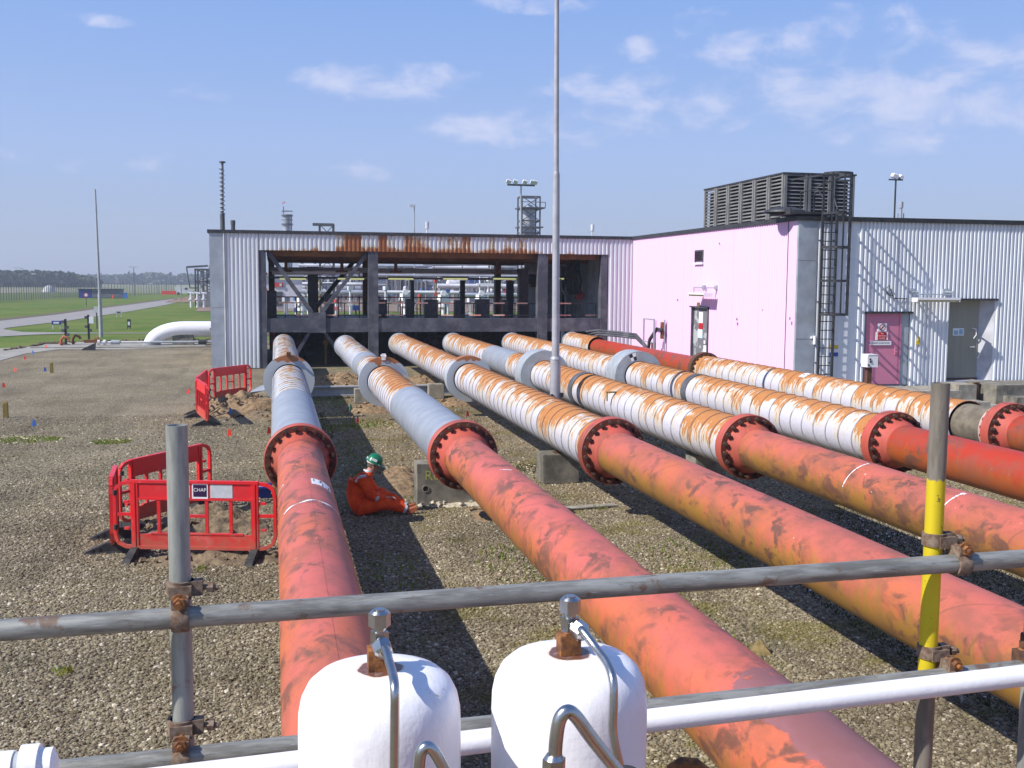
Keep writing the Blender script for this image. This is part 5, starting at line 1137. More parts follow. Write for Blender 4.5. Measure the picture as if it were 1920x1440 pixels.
# big white elbow pipe
g = G(281, 647); g2 = G(395, 640)
el = thing('white_pipeline', (g.x, g.y, 0), 'large white pipe bending down into the ground left of the open building', 'pipe')
R_ = .52; top = YP(330, 599, g.y).z-R_; b = MB()
x0 = g.x+.1; rb = top-.15; pts = [(x0, g.y, 0), (x0, g.y, .12)]
rb = 1.25*top
pts = [(x0, g.y, -.2)]+[(x0+1.75*(1-math.cos(a)), g.y, top*math.sin(a)) for a in [math.pi/2*i/10 for i in range(11)]]+[(x0+8, g.y, top)]
b.tube(pts, .42, 28); b.build('pipe', M['white_paint'], el)
b = MB(); b.cyl((x0-.0, g.y, -.05), (x0+.02, g.y, .22), .46, seg=28); b.build('ground_sleeve', M['grey_smooth'], el)
b = MB(); b.box(x0+1.1, x0+2.2, g.y-.3, g.y+.3, 0, .75); tag(b.build('pipe_saddle', M['concrete_dark']), 'dark concrete saddle under the bend of the white pipe', 'support block')
b = MB(); b.cyl((x0+3.1, g.y-.43, top+.02), (x0+3.1, g.y-.40, top+.02), .04, seg=8); b.cyl((x0+3.2, g.y-.43, top-.06), (x0+3.2, g.y-.40, top-.06), .04, seg=8); b.build('black_mark', M['black_sign'], el)
sp = thing('small_white_pipe', (g.x-4, g.y-.9, .15), 'thin white pipe with grey couplings lying along the gravel edge', 'pipe')
ya = g.y-.7; xa = YP(184, 646, ya).x; xb = YP(398, 646, ya).x
b = MB(); b.cyl((xa, ya, .2), (x0, ya, .2), .055, seg=10); b.build('pipe', M['white_dull'], sp)
b = MB(); b.cyl((x0, ya, .2), (xb, ya, .2), .06, seg=10); b.build('grey_pipe', M['disc_grey'], sp)
for px, L_, mt, r_ in ((208, .45, 'disc_grey', .12), (372, .42, 'dark_steel', .12), (183, .12, 'white_dull', .14), (194, .12, 'white_dull', .14)):
    x = YP(px, 646, ya).x; b = MB(); b.cyl((x, ya, .2), (x+L_, ya, .2), r_, seg=12); b.build('coupling', M[mt], sp)
g = G(165, 657); b = MB(); b.add([(g.x-.3, g.y, 0), (g.x+.28, g.y, 0), (g.x+.32, g.y, .36), (g.x-.3, g.y, .06), (g.x-.3, g.y+.5, 0), (g.x+.28, g.y+.5, 0), (g.x+.32, g.y+.5, .36), (g.x-.3, g.y+.5, .06)], [(0, 1, 2, 3), (7, 6, 5, 4), (3, 2, 6, 7), (1, 5, 6, 2), (0, 3, 7, 4)]); tag(b.build('steel_ramp', M['dark_steel']), 'dark wedge shaped ramp lying by the gravel edge', 'ramp')
for i, (px, py) in enumerate(((120, 648), (142, 646))):
    g = G(px, py); b = MB(); b.tube([(g.x-.12, g.y, 0), (g.x-.14, g.y, .3), (g.x, g.y, .5), (g.x+.2, g.y, .42), (g.x+.26, g.y, .3)], .07, 10); b.cyl((g.x-.13, g.y, .1), (g.x-.13, g.y, .16), .14, seg=12)
    tag(b.build('red_valve', M['rust_orange'] if i else M['red_flange']), ['red hydrant elbow beside the left equipment pole', 'red curved pipe between the two equipment poles'][i], 'valve')
g = G(167, 643); b = MB(); b.obox((g.x+.2, g.y, .09), .9, .3, .18, (0, 0, .1)); b.cyl((g.x+.3, g.y, .2), (g.x+.5, g.y, .2), .12, seg=10); tag(b.build('orange_fitting', M['rust_orange']), 'orange fitting at the foot of the right equipment pole', 'fitting')
g = G(98, 645); b = MB(); b.obox((g.x, g.y, .05), 1.3, .35, .1, (0, 0, .05)); tag(b.build('timber_sleeper', M['kerb_soil']), 'dark timber sleeper lying on the valve pad', 'sleeper')
# wooden stakes
for i, (px, pyb, pyt, w_) in enumerate(((11, 783, 753, .115), (97, 699, 679, .11))):
    g = G(px, pyb); zt = YP(px, pyt, g.y).z; b = MB(); b.add([(g.x+dx_*w_/2*s_, g.y+dy_*w_/2*s_, z) for z, s_ in ((0, 1), (zt*.9, .95), (zt, .5)) for dx_, dy_ in ((-1, -1), (1, -1), (1, 1), (-1, 1))],
        [(0, 1, 5, 4), (1, 2, 6, 5), (2, 3, 7, 6), (3, 0, 4, 7), (4, 5, 9, 8), (5, 6, 10, 9), (6, 7, 11, 10), (7, 4, 8, 11), (8, 9, 10, 11)])
    tag(b.build('wooden_stake', M['post_mossy']), ['mossy yellow stake nearest the left edge of the gravel', 'mossy yellow stake further back towards the road'][i], 'stake')
# marker flags
FL = [(350, 745, 'r', 'red marker flag left of the far barriers'), (426, 827, 'r', 'red marker flag just behind the near barriers'), (500, 823, 'r', 'red marker flag beside the first pipe flange'),
      (27, 702, 'r', 'red marker flag third from the front on the left gravel'), (4, 733, 'r', 'red marker flag at the left edge near the mossy stake'), (45, 679, 'r', 'red marker flag between blue flag and path edge'),
      (85, 656, 'r', 'farthest red marker flag near the concrete path corner'), (60, 668, 'b', 'blue marker flag beside the concrete path'), (82, 702, 'b', 'blue marker flag next to the farther stake'), (60, 808, 'b', 'blue marker flag near the yellow stonecrop patch'),
      (429, 783, 'b', 'blue marker flag standing at the far soil heap'), (655, 777, 'g', 'green marker flag in the shadow right of the first pipe'), (873, 789, 'r', 'red marker flag right of the second pipe'), (667, 802, 'r', 'red marker flag lying in moss between first and second pipe')]
for px, py, c, lab in FL:
    g = G(px, py); k = 1+max(0, (g.y-30))*.012
    t_ = thing('marker_flag', g, lab, 'flag', 'survey flags stuck in the gravel')
    b = MB(); b.cyl((g.x, g.y, 0), (g.x+.02, g.y, .28), .004, seg=5); b.build('wire', M['disc_grey'], t_)
    b = MB(); a = random.uniform(-.6, .6); s_ = .095
    b.add([(g.x+.02, g.y, .28), (g.x+.02+s_*.6*math.cos(a), g.y+s_*math.sin(a), .24), (g.x+.02+s_*.9*math.cos(a), g.y+s_*math.sin(a), .13), (g.x+.0, g.y, .10)], [(0, 1, 2, 3)]); o = b.build('film', M[{'r': 'flag_red', 'b': 'flag_blue', 'g': 'flag_green'}[c]], t_)
    o.modifiers.new('thick', 'SOLIDIFY').thickness = .002
b = MB(); rnd = random.Random(2); b.add([(4.35, 9.1, 0), (4.55, 9.02, 0), (4.6, 9.2, 0), (4.42, 9.26, 0), (4.46, 9.13, .15)], [(0, 1, 4), (1, 2, 4), (2, 3, 4), (3, 0, 4)]); tag(b.build('loose_stone', M['timber']), 'pointed brown stone on gravel between second and third pipes', 'stone')
b = MB(); b.obox((4.75, 15.75, .03), .9, .16, .02, (.02, .0, .12)); tag(b.build('loose_board', M['concrete']), 'thin pale board lying on gravel right of the second pipe', 'board')

# ================================================================== FAR LEFT BACKGROUND
g = G(148, 558.5); g2 = G(231, 558.5)
sh = thing('blue_shelter', g, 'low blue ended shelter with grey roller front by the perimeter fence', 'shelter')
zt = YP(148, 541.5, g.y).z
b = MB(); b.box(g.x, g2.x, g.y, g.y+2.6, 0, zt-.1); b.build('front', simple('shelter_front', (.24, .24, .26), (.17, .17, .19), .4, .7), sh)
b = MB(); b.box(g.x-.06, g.x+2.4, g.y-.05, g.y+2.7, 0, zt-.1); b.build('blue_end', M['blue_paint'], sh)
b = MB(); b.box(g.x-.2, g2.x+.2, g.y-.3, g.y+3, zt-.1, zt+.03); b.build('roof', M['dark_steel'], sh)
for k in range(4): b = MB(); b.box(g.x+2.4+k*1.3+.1, g.x+2.4+k*1.3+1.2, g.y-.04, g.y-.003, .1, zt-.35); b.build('door_panel', M['far_grey'], sh)
def cone(px, py, lab):
    g = G(px, py); b = MB(); b.cyl((g.x, g.y, 0), (g.x, g.y, .75), .22, .05, 10); b.box(g.x-.3, g.x+.3, g.y-.3, g.y+.3, 0, .05); tag(b.build('traffic_cone', M['flag_red']), lab, 'traffic cone')
cone(212, 559, 'red traffic cone in front of the blue ended shelter')
g = G(231, 559); b = MB(); b.box(g.x, g.x+.7, g.y, g.y+.7, 0, .95); b.box(g.x-.04, g.x+.74, g.y-.04, g.y+.74, .95, 1.05); tag(b.build('blue_bin', M['flag_blue']), 'small blue bin at the right end of the blue ended shelter', 'bin')
def street(px, pyb, pyt, Y, arm, lab, head=.7):
    bs = YP(px, pyb, Y); zt = YP(px, pyt, Y).z; t_ = thing('street_lamp', (bs.x, Y, 0), lab, 'street lamp', 'street lamps on the far side of the fence')
    b = MB(); b.cyl((bs.x, Y, 0), (bs.x, Y, zt), .10, .06, 8); b.build('pole', M['far_grey'], t_)
    b = MB(); b.bar((bs.x, Y, zt), (bs.x+arm, Y, zt+.15), .07); b.build('arm', M['far_grey'], t_); b = MB(); b.obox((bs.x+arm, Y, zt+.15), head*1.6, .5, .22); b.build('head', M['far_white'], t_)
street(44.5, 548, 503.5, 260, -1.2, 'street lamp with left arm, leftmost on the skyline')
street(67, 548, 514.5, 330, -.4, 'street lamp second from the left on the skyline'); street(180, 545, 514, 340, .3, 'street lamp directly beside the tall pale post')
street(252, 556, 502, 235, 0, 'taller light mast right of the blue ended shelter', 1.2); street(279.5, 548, 532.5, 300, .5, 'short lamp left of the road end'); street(296.5, 552, 528, 300, .2, 'pole lamp near the end of the road', .3); street(311.5, 550, 526.5, 300, -.6, 'pole lamp with left head near the end of the road', .4)
street(340, 552, 528, 260, .1, 'white post left of the distant steel structure', .5)
g = YP(92, 546, 240); b = MB(); b.lathe([(1.3, 0), (1.1, .8), (.6, 1.3), (.0001, 1.5)], (g.x, 240, g.z-.2), 'z', 16); tag(b.build('white_dome', M['far_white']), 'small white dome seen behind the fence', 'dome')
vn = G(328, 553); t_ = thing('white_van', vn, 'small white van parked far off near the end of the road', 'van')
b = MB(); b.add([(vn.x+x, vn.y+y, z) for y in (0, 1.9) for x, z in ((0, .4), (4.2, .4), (4.2, 1.1), (3.3, 1.25), (2.6, 1.9), (0, 1.9))], [(0, 1, 2, 3, 4, 5), (11, 10, 9, 8, 7, 6)]+[(i, 6+i, 6+(i+1) % 6, (i+1) % 6) for i in range(6)]); b.build('body', M['far_white'], t_)
b = MB(); b.box(vn.x+2.3, vn.x+2.95, vn.y-.02, vn.y-.002, 1.3, 1.75); b.build('window', M['black_paint'], t_)
for x in (.8, 3.3): b = MB(); b.cyl((vn.x+x, vn.y-.05, .35), (vn.x+x, vn.y+.2, .35), .35, seg=14); b.build('wheel', M['black_rubber'], t_)
g = G(317, 553.5); b = MB(); b.box(g.x-1.6, g.x+1.6, g.y, g.y+.3, .2, 1.0); b.box(g.x-1.6, g.x-1.4, g.y-.2, g.y+.5, 0, .2); b.box(g.x+1.4, g.x+1.6, g.y-.2, g.y+.5, 0, .2); tag(b.build('orange_road_barrier', M['flag_red']), 'orange road barrier left of the distant white van', 'barrier')

# ================================================================== PROCESS PLANT BEYOND
def frame(b, x0, x1, y0, y1, z0, z1, nx, nz, t=.18, diag=True):
    for i in range(nx+1):
        x = x0+(x1-x0)*i/nx
        for y in (y0, y1): b.bar((x, y, z0), (x, y, z1), t)
    for k in range(1, nz+1):
        z = z0+(z1-z0)*k/nz
        for y in (y0, y1): b.bar((x0, y, z), (x1, y, z), t)
        for i in range(nx+1): x = x0+(x1-x0)*i/nx; b.bar((x, y0, z), (x, y1, z), t)
    if diag:
        for k in range(nz):
            za, zb = z0+(z1-z0)*k/nz, z0+(z1-z0)*(k+1)/nz
            b.bar((x0, y0, za), (x1, y0, zb), t*.5); b.bar((x1, y0, za), (x0, y0, zb), t*.5)
def px_box(a, c, t_, bt_, Y): p0 = YP(a, t_, Y); p1 = YP(c, bt_, Y); return p0.x, p1.x, max(0, p1.z), p0.z
# steel structure left of the open building
x0, x1, z0, z1 = px_box(366, 396, 505, 556, 150)
t_ = thing('process_structure', (x0, 150, 0), 'dark steel process structure with platforms just left of the open building', 'structure')
b = MB(); frame(b, x0, x1+2.5, 150, 155, 0, z1, 3, 3, .22); b.build('frame', M['far_dark'], t_)
b = MB()
for k in range(4): b.cyl((x0+.8+k*1.0, 151.5, 1), (x0+.8+k*1.0, 151.5, z1+.6*(k % 2)), .28, seg=10)
b.build('vessel_group', M['far_silver'], t_); b = MB(); b.bar((x0-1.2, 151, z1+.3), (x0+1.6, 151, z1+.5), .25); b.bar((x0-1.2, 151, z1+.3), (x0-.8, 151, z1-2.5), .15); b.bar((x0-.8, 151, z1-2.5), (x0+.4, 151, z1-2.5), .15); b.build('cantilever', M['far_dark'], t_)
b = MB(); b.box(x0+.6, x1+2.5, 149, 153, 0, 2.0); b.build('plinth', M['far_grey'], t_)
rnd = random.Random(12)
for k in range(3):
    q = YP(358+k*12, 552, 145); b = MB(); b.cyl((q.x, 145, 0), (q.x, 145, 1.9), .16, seg=10); b.cyl((q.x, 145, 1.0), (q.x, 145, 1.15), .32, seg=10); b.cyl((q.x-.35, 145, 1.9), (q.x+.35, 145, 1.8), .14, seg=8); tag(b.build('white_valve', M['far_white']), ['leftmost white valve under the distant dark structure', 'middle white valve under the distant dark structure', 'white valve nearest the building under the distant dark structure'][k], 'valve')
b = MB()
q = G(350, 566)
heap('rubble_bank', q.x+1.5, q.y, 4.5, 3, .9, M['far_brown'], 61, label='brown earth bank beside the end of the road', cat='earth bank')
# spiral stack, short stack (beyond the roof)
bs = YP(418, 430, 62); tp = YP(415, 304, 62)
t_ = thing('spiral_stack', (bs.x, 62, 0), 'tall vent stack wrapped in a spiral strake behind the left end of the roof', 'stack')
zb = YP(417, 401, 62).z
b = MB(); b.cyl((bs.x, 62, 0), (bs.x-.02, 62, zb), .15, .13, 14); b.build('lower_section', M['far_dark'], t_)
b = MB(); b.cyl((bs.x-.02, 62, zb), (tp.x+.05, 62, tp.z), .085, .07, 12); b.build('upper_section', M['far_grey'], t_)
b = MB(); pts = [(bs.x+.0+(.13)*math.cos(a), 62+.13*math.sin(a), zb+(tp.z-zb-.3)*i/150) for i, a in enumerate([i*.45 for i in range(151)])]; b.tube(pts, .024, 5); b.build('spiral_strake', M['far_silver'], t_)
b = MB(); b.cyl((tp.x+.05, 62, tp.z-.04), (tp.x+.05, 62, tp.z+.04), .17, seg=12); b.build('cap', M['far_dark'], t_)
bs = YP(437, 430, 64); tp = YP(437, 413, 64); b = MB(); b.cyl((bs.x, 64, 0), (bs.x, 64, tp.z), .12, seg=12); b.cyl((bs.x, 64, tp.z-.25), (bs.x, 64, tp.z), .135, seg=12); tag(b.build('short_stack', M['far_dark']), 'short dark stack right of the spiral one behind the roof', 'stack')
# towers above roof
def tower(px, pyt, w_px, Y, label, flare=False):
    bs = YP(px, 480, Y); zt = YP(px, pyt, Y).z; r_ = w_px/2*Y/2050
    t_ = thing('process_column', (bs.x, Y, 0), label, 'column'); b = MB(); b.cyl((bs.x, Y, 0), (bs.x, Y, zt), r_, r_*.95, 16); b.build('shell', M['far_silver'], t_)
    for z in (zt-.4, zt-2.2, zt-5):
        b = MB(); b.lathe([(r_*.9, 0), (r_*1.5, 0), (r_*1.5, .3), (r_*.9, .3)], (bs.x+r_*.2, Y, z), 'z', 14); b.lathe([(r_*1.5, 1.0), (r_*1.5, 1.12)], (bs.x+r_*.2, Y, z), 'z', 14); b.build('platform', M['far_dark'], t_)
    b = MB(); b.bar((bs.x+r_*1.2, Y-r_, 0), (bs.x+r_*1.2, Y-r_, zt), .3); b.build('ladder', M['far_dark'], t_)
    if flare: b = MB(); b.cyl((bs.x-.6, Y, zt), (bs.x-.6, Y, zt+1.6), .12, seg=6); b.build('tip', M['far_grey'], t_); b = MB(); b.obox((bs.x-.5, Y, zt+2.4), .8, .2, .35, (0, -.6, 0)); b.build('windsock', simple('pink_sock', (.8, .45, .5), None, 2, .8), t_)
tower(538, 402, 14, 230, 'pale column with two platforms rising behind the roof near the left', True)
x0, x1, z0, z1 = px_box(600, 626, 421, 440, 120)
b = MB(); frame(b, x0, x1, 120, 122, 0, z1, 1, 6, .16); b.bar((x0-.8, 120, z1), (x1, 120, z1), .3); b.bar((x0-3.5, 121, z1-1.2), (x0, 121, z1-1.2), .3); tag(b.build('gantry_frame', M['far_dark']), 'small dark rectangular gantry just above the roof line', 'gantry')
x0, x1, z0, z1 = px_box(979, 1012, 368, 445, 170)
t_ = thing('process_tower', (x0, 170, 0), 'open steel tower framing a silver vessel right of the mast head lights', 'tower')
b = MB(); frame(b, x0, x1, 170, 173, 0, z1, 1, 9, .22); b.build('frame', M['far_dark'], t_)
b = MB(); xm = (x0+x1)/2; b.cyl((xm, 171.5, 0), (xm, 171.5, z1-1.8), 1.0, seg=16); b.cyl((xm, 171.5, z1-1.8), (xm, 171.5, z1-1.2), 1.0, .5, 16); b.build('vessel', M['far_silver'], t_)
b = MB(); b.box(x0-.4, x1+.8, 169.5, 173.5, z1-1.9, z1-1.7); b.bar((x1+.8, 169.6, z1-1.7), (x1+.8, 169.6, z1-.9), .1); b.bar((x0-.4, 169.6, z1-.9), (x1+.8, 169.6, z1-.9), .1); b.build('platform', M['far_dark'], t_)
b = MB(); b.box(x0-.4, x1+.5, 169.6, 173.3, z1-5, z1-4.8); b.build('platform', M['far_dark'], t_)
def mast(px, pyt, Y, label, head='cross', w_=.25):
    bs = YP(px, 480, Y); zt = YP(px, pyt, Y).z; t_ = thing('light_mast', (bs.x, Y, 0), label, 'light mast'); b = MB(); b.cyl((bs.x, Y, 0), (bs.x, Y, zt), w_, w_*.6, 8); b.build('pole', M['far_silver'], t_)
    b = MB()
    if head == 'cross':
        b.bar((bs.x-1.6, Y, zt), (bs.x+1.6, Y, zt), .2); b.build('crossarm', M['far_dark'], t_)
        for dx_ in (-1.5, -.7, .4, 1.3, 1.6): b = MB(); b.obox((bs.x+dx_, Y-.2, zt+.35), .5, .4, .4, (.5, .3, 0)); b.build('lamp_head', M['far_white'], t_)
    else: b.obox((bs.x-.3, Y, zt), .9, .5, .3); b.build('lamp_head', M['far_white'], t_)
mast(976, 347, 120, 'tall lighting mast with many lamps on a crossarm left of the steel tower', 'cross', .16)
mast(777, 386, 150, 'slim street light above the middle of the roof', 'one', .12)
for i, (px, pt) in enumerate(((801, 416), (1110, 421))):
    bs = YP(px, 480, 260); zt = YP(px, pt, 260).z; b = MB(); b.cyl((bs.x, 260, 0), (bs.x, 260, zt), .2, seg=8); b.cyl((bs.x, 260, zt-1.6), (bs.x, 260, zt), .45, seg=8); tag(b.build('distant_vent', M['far_white']), ['thin pale vent pipe above the middle of the roof', 'thin pale vent pipe above the right part of the roof'][i], 'vent')
# seen through the open building
x0, x1, z0, z1 = px_box(498, 567, 518, 556, 140)
t_ = thing('site_cabin', (x0, 140, 0), 'white site building with red sign seen through the left bay', 'building'); b = MB(); b.box(x0-3, x1, 140, 148, 0, z1); b.build('wall', M['far_white'], t_)
b = MB(); b.box(x0-3.2, x1+.2, 139.7, 148, z1, z1+.4); b.build('roof', M['far_silver'], t_); b = MB(); p0 = YP(513, 530, 139.9); p1 = YP(531, 538, 139.9); b.box(p0.x, p1.x, 139.9, 139.98, p1.z, p0.z); b.build('red_sign', M['far_red'], t_)
b = MB(); b.box(p0.x+.62*(p1.x-p0.x), p0.x+.85*(p1.x-p0.x), 139.8, 139.89, p1.z+.1, p0.z-.1); b.build('sign_emblem', M['far_white'], t_)
b = MB(); p0 = YP(518, 547, 139.9); p1 = YP(530, 556, 139.9); b.box(p0.x, p1.x, 139.9, 139.99, .3, p0.z); b.build('window', M['far_dark'], t_)
rnd = random.Random(77); idx = 0
racks = [(570, 700, 498, 210, 5, 3), (705, 800, 500, 190, 4, 3), (800, 930, 496, 230, 5, 4), (930, 1070, 494, 180, 5, 3), (520, 640, 482, 300, 5, 3), (860, 900, 478, 260, 2, 3)]
for i, (a, c, t0, Y, nx, nz) in enumerate(racks):
    x0, x1, z0, z1 = px_box(a, c, t0, 556, Y)
    t_ = thing('pipe_rack', (x0, Y, 0), ['pipe rack behind the right half of the left bay', 'pipe rack just right of the second dark column, far off', 'wide pipe rack in the middle background of the open building', 'pipe rack behind the mast and third dark column', 'farthest grey rack high behind the left bay', 'tall narrow dark rack near the middle of the background'][i], 'pipe rack', 'steel pipe racks of the distant plant')
    b = MB(); frame(b, x0, x1, Y, Y+6, 0, z1, nx, nz, .3, False); b.build('frame', M['far_dark'] if i in (0, 5) else M['far_grey'], t_)
    b = MB()
    for k in range(16):
        z = rnd.uniform(.8, z1+.4); r_ = rnd.choice((.12, .2, .3, .45)); b.cyl((x0-1, Y-.5+rnd.random(), z), (x1+1, Y-.5+rnd.random(), z), r_, seg=8)
    b.build('pipe_bundle', M['far_silver'] if i % 2 else M['far_white'], t_)['kind'] = 'stuff'
    b = MB()
    for k in range(26):
        x = rnd.uniform(x0, x1); b.cyl((x, Y-1, 0), (x, Y-1, rnd.uniform(2, z1)), rnd.choice((.08, .12, .25)), seg=6)
    b.build('riser_bundle', M['far_grey'], t_)['kind'] = 'stuff'
VES = [(596, 612, 540, 556, 170, 'far_white', 'h'), (640, 676, 534, 548, 190, 'far_silver', 'h'), (792, 805, 541, 553, 150, 'far_blue', 'b'), (880, 900, 520, 540, 200, 'far_blue', 'b'), (616, 640, 522, 534, 220, 'far_silver', 'h'), (735, 752, 545, 554, 175, 'far_blue', 'b'),
       (915, 940, 541, 552, 160, 'far_white', 'h'), (933, 948, 540, 556, 165, 'far_red', 'b'), (1052, 1061, 541, 555, 160, 'far_blue', 'b'), (917, 945, 532, 540, 175, 'far_red', 'b'), (704, 718, 518, 552, 200, 'far_silver', 'v'), (655, 664, 505, 552, 210, 'far_white', 'v'), (820, 830, 515, 552, 195, 'far_silver', 'v'), (794, 812, 480, 556, 240, 'far_silver', 'v'), (840, 862, 524, 540, 210, 'far_white', 'h'), (990, 1004, 545, 553, 160, 'far_white', 'h'), (575, 590, 526, 552, 200, 'far_grey', 'v'), (756, 766, 536, 556, 180, 'far_white', 'v')]
names = dict(h='horizontal_drum', v='vertical_vessel', b='equipment_box')
pos_w = ['behind the V brace', 'right of the V brace', 'left of the middle cabinet', 'upper middle background', 'above the V brace', 'between second column and slim black post', 'right of the middle cabinet', 'beside the grey square post', 'right of the mast', 'under the pale beam near the third column', 'next to the second dark column', 'in the left bay background', 'in the middle background', 'tallest, reaching the ceiling line', 'above the middle strip light', 'left of the third dark column', 'directly right of the white cabin', 'behind the slim black post']
for i, (a, c, t0, b0, Y, mt, ty) in enumerate(VES):
    x0, x1, z0, z1 = px_box(a, c, t0, b0, Y); xm = (x0+x1)/2; t_ = thing(names[ty], (xm, Y, 0), '%s %s %s, seen through the open building' % ({'far_white': 'white', 'far_silver': 'silver', 'far_blue': 'blue', 'far_red': 'red', 'far_grey': 'grey'}[mt], {'h': 'horizontal drum', 'v': 'upright vessel', 'b': 'equipment box'}[ty], pos_w[i]), 'vessel' if ty != 'b' else 'equipment box')
    b = MB()
    if ty == 'h': r_ = (z1-z0)/2; b.lathe([(.001, x0-r_*.5), (r_*.7, x0-r_*.3), (r_, x0), (r_, x1), (r_*.7, x1+r_*.3), (.001, x1+r_*.5)], (0, Y, (z0+z1)/2), 'x', 14)
    elif ty == 'v': r_ = (x1-x0)/2; b.lathe([(r_, z0), (r_, z1-r_*.5), (r_*.7, z1-r_*.15), (.001, z1)], (xm, Y, 0), 'z', 14)
    else: b.box(x0, x1, Y, Y+3, z0, z1)
    b.build('shell', M[mt], t_); b = MB()
    for s_ in (.15, .85): x = x0+(x1-x0)*s_; b.bar((x, Y, 0), (x, Y, z0+.3), .25)
    b.cyl((xm, Y-.4, 0), (xm, Y-.4, z1+.8), .12, seg=6); b.bar((x0, Y-.2, z1+.5), (x1, Y-.2, z1+.5), .1); b.build('support', M['far_grey'], t_)
rnd = random.Random(404)
for i in range(26):
    px = 505+i*24+rnd.uniform(-8, 8); Y = rnd.choice((64, 84, 100, 118)); bs = YP(px, 590, Y); zt = rnd.uniform(1.6, 4.6) if Y > 80 else rnd.uniform(1.4, 2.6)
    t_ = thing('instrument_stand', (bs.x, Y, 0), ('leftmost', 'second', 'third', 'fourth', 'fifth', 'sixth', 'seventh', 'eighth', 'ninth', 'tenth', 'eleventh', 'twelfth', 'thirteenth', 'fourteenth', 'fifteenth', 'sixteenth', 'seventeenth', 'eighteenth', 'nineteenth', 'twentieth', 'twenty-first', 'twenty-second', 'fourth from right', 'third from right', 'second from right', 'rightmost')[i]+' pipe stand along the row behind the open building', 'pipe stand', 'pale pipe stands behind the open building')
    b = MB(); b.cyl((bs.x, Y, 0), (bs.x, Y, zt), rnd.choice((.05, .08, .11)), seg=7); b.cyl((bs.x, Y, zt*.6), (bs.x+rnd.uniform(.5, 1.6), Y, zt*.6), .06, seg=6); b.build('riser', M[rnd.choice(('far_white', 'far_silver', 'far_white', 'timber'))], t_)
    b = MB(); b.cyl((bs.x, Y-.1, zt*.6), (bs.x, Y+.1, zt*.6), .2, seg=10); b.obox((bs.x, Y, zt), .35, .3, .3, (0, 0, rnd.random())); b.build('valve_head', M[rnd.choice(('far_white', 'far_silver', 'far_blue', 'far_red'))], t_)
for i, (px0, px1, py, Y, r_, mt, lab) in enumerate(((505, 690, 532, 150, .25, 'far_white', 'long white pipe high behind the left bay'), (700, 1010, 510, 160, .3, 'far_white', 'long white pipe high across the middle bay'), (705, 1000, 516, 150, .16, 'far_silver', 'thin silver pipe under the long white one'), (820, 1060, 536, 140, .3, 'far_white', 'white mid height pipe behind the right half'), (560, 700, 548, 130, .3, 'far_silver', 'low silver pipe behind the V brace'), (700, 860, 548, 125, .22, 'far_white', 'low white pipe in the middle background'), (870, 1060, 553, 120, .25, 'far_silver', 'low silver pipe behind the right cabinets'))):
    a = YP(px0, py, Y); c = YP(px1, py, Y); t_ = thing('yard_pipe', (a.x, Y, 0), lab+', seen through the open building', 'pipe')
    b = MB(); b.cyl(a, (c.x, Y, a.z), r_, seg=10); b.build('pipe', M[mt], t_); b = MB()
    for k in range(8): x = a.x+(c.x-a.x)*k/7; b.bar((x, Y, 0), (x, Y, a.z-r_), .16)
    b.build('pipe_leg', M['far_grey'], t_)['kind'] = 'stuff'
# white valve actuators in the yard right behind
for i, (px, t0) in enumerate(((567, 553), (760, 545), (831, 547), (902, 547))):
    q = YP(px, 592, 76); zt = YP(px, t0, 76).z; zt2 = zt; t_ = thing('valve_actuator', (q.x, 76, 0), ['white valve actuator post seen in the left bay', 'white valve actuator post right of the second dark column', 'white valve actuator post left of the middle cabinet', 'white valve actuator post behind the wide right cabinet'][i], 'valve', 'white actuators behind the open building')
    b = MB(); b.cyl((q.x, 76, 0), (q.x, 76, zt-.8), .17, seg=12); b.cyl((q.x, 76, zt-1.1), (q.x, 76, zt-.9), .34, seg=12); b.build('stem', M['white_paint'], t_)
    b = MB(); b.obox((q.x, 76, zt-.45), .62, .5, .5, (0, 0, .3)); b.cyl((q.x-.45, 76, zt-.6), (q.x+.5, 76, zt-.65), .14, seg=10); b.cyl((q.x, 75.7, zt-.1), (q.x, 76, zt-.1), .2, seg=10); b.build('actuator_head', M['white_paint'], t_)
    b = MB(); b.cyl((q.x-1.2, 76, .9), (q.x+1.2, 76, .9), .2, seg=10); b.build('body', M['white_dull'], t_)
# yellow loader
q = G(1048, 566); t_ = thing('yellow_loader', q, 'small yellow loader working on bare earth, seen beside the mast', 'loader')
b = MB(); b.box(q.x-1, q.x+.8, q.y, q.y+1.6, .5, 1.3); b.box(q.x-.6, q.x+.4, q.y+.1, q.y+1.5, 1.3, 2.3); b.bar((q.x+.6, q.y+.8, 1.5), (q.x+2.0, q.y+.8, .4), .2); b.obox((q.x+2.1, q.y+.8, .35), .5, 1.6, .5); b.build('body', M['yellow_paint'], t_)
for dx_ in (-.7, .5): b = MB(); b.cyl((q.x+dx_, q.y-.15, .45), (q.x+dx_, q.y+.15, .45), .45, seg=12); b.build('wheel', M['black_rubber'], t_)
heap('earth_bank', G(1020, 568).x, G(1020, 568).y, 9, 3, 1.3, M['soil'], 71, label='long low bank of bare brown earth behind the right bay', cat='earth bank')
q = G(800, 560)
bb_ = MB()
for k in range(60): 
    x = q.x-24+k*.8; bb_.cyl((x, q.y+3, 0), (x, q.y+3, 1.2), .05, seg=5)
bb_.bar((q.x-24, q.y+3, 1.2), (q.x+24, q.y+3, 1.2), .08); bb_.bar((q.x-24, q.y+3, .6), (q.x+24, q.y+3, .6), .06)
tag(bb_.build('site_railing', M['far_silver']), 'pale tubular railing at the edge of the distant plant', 'railing')
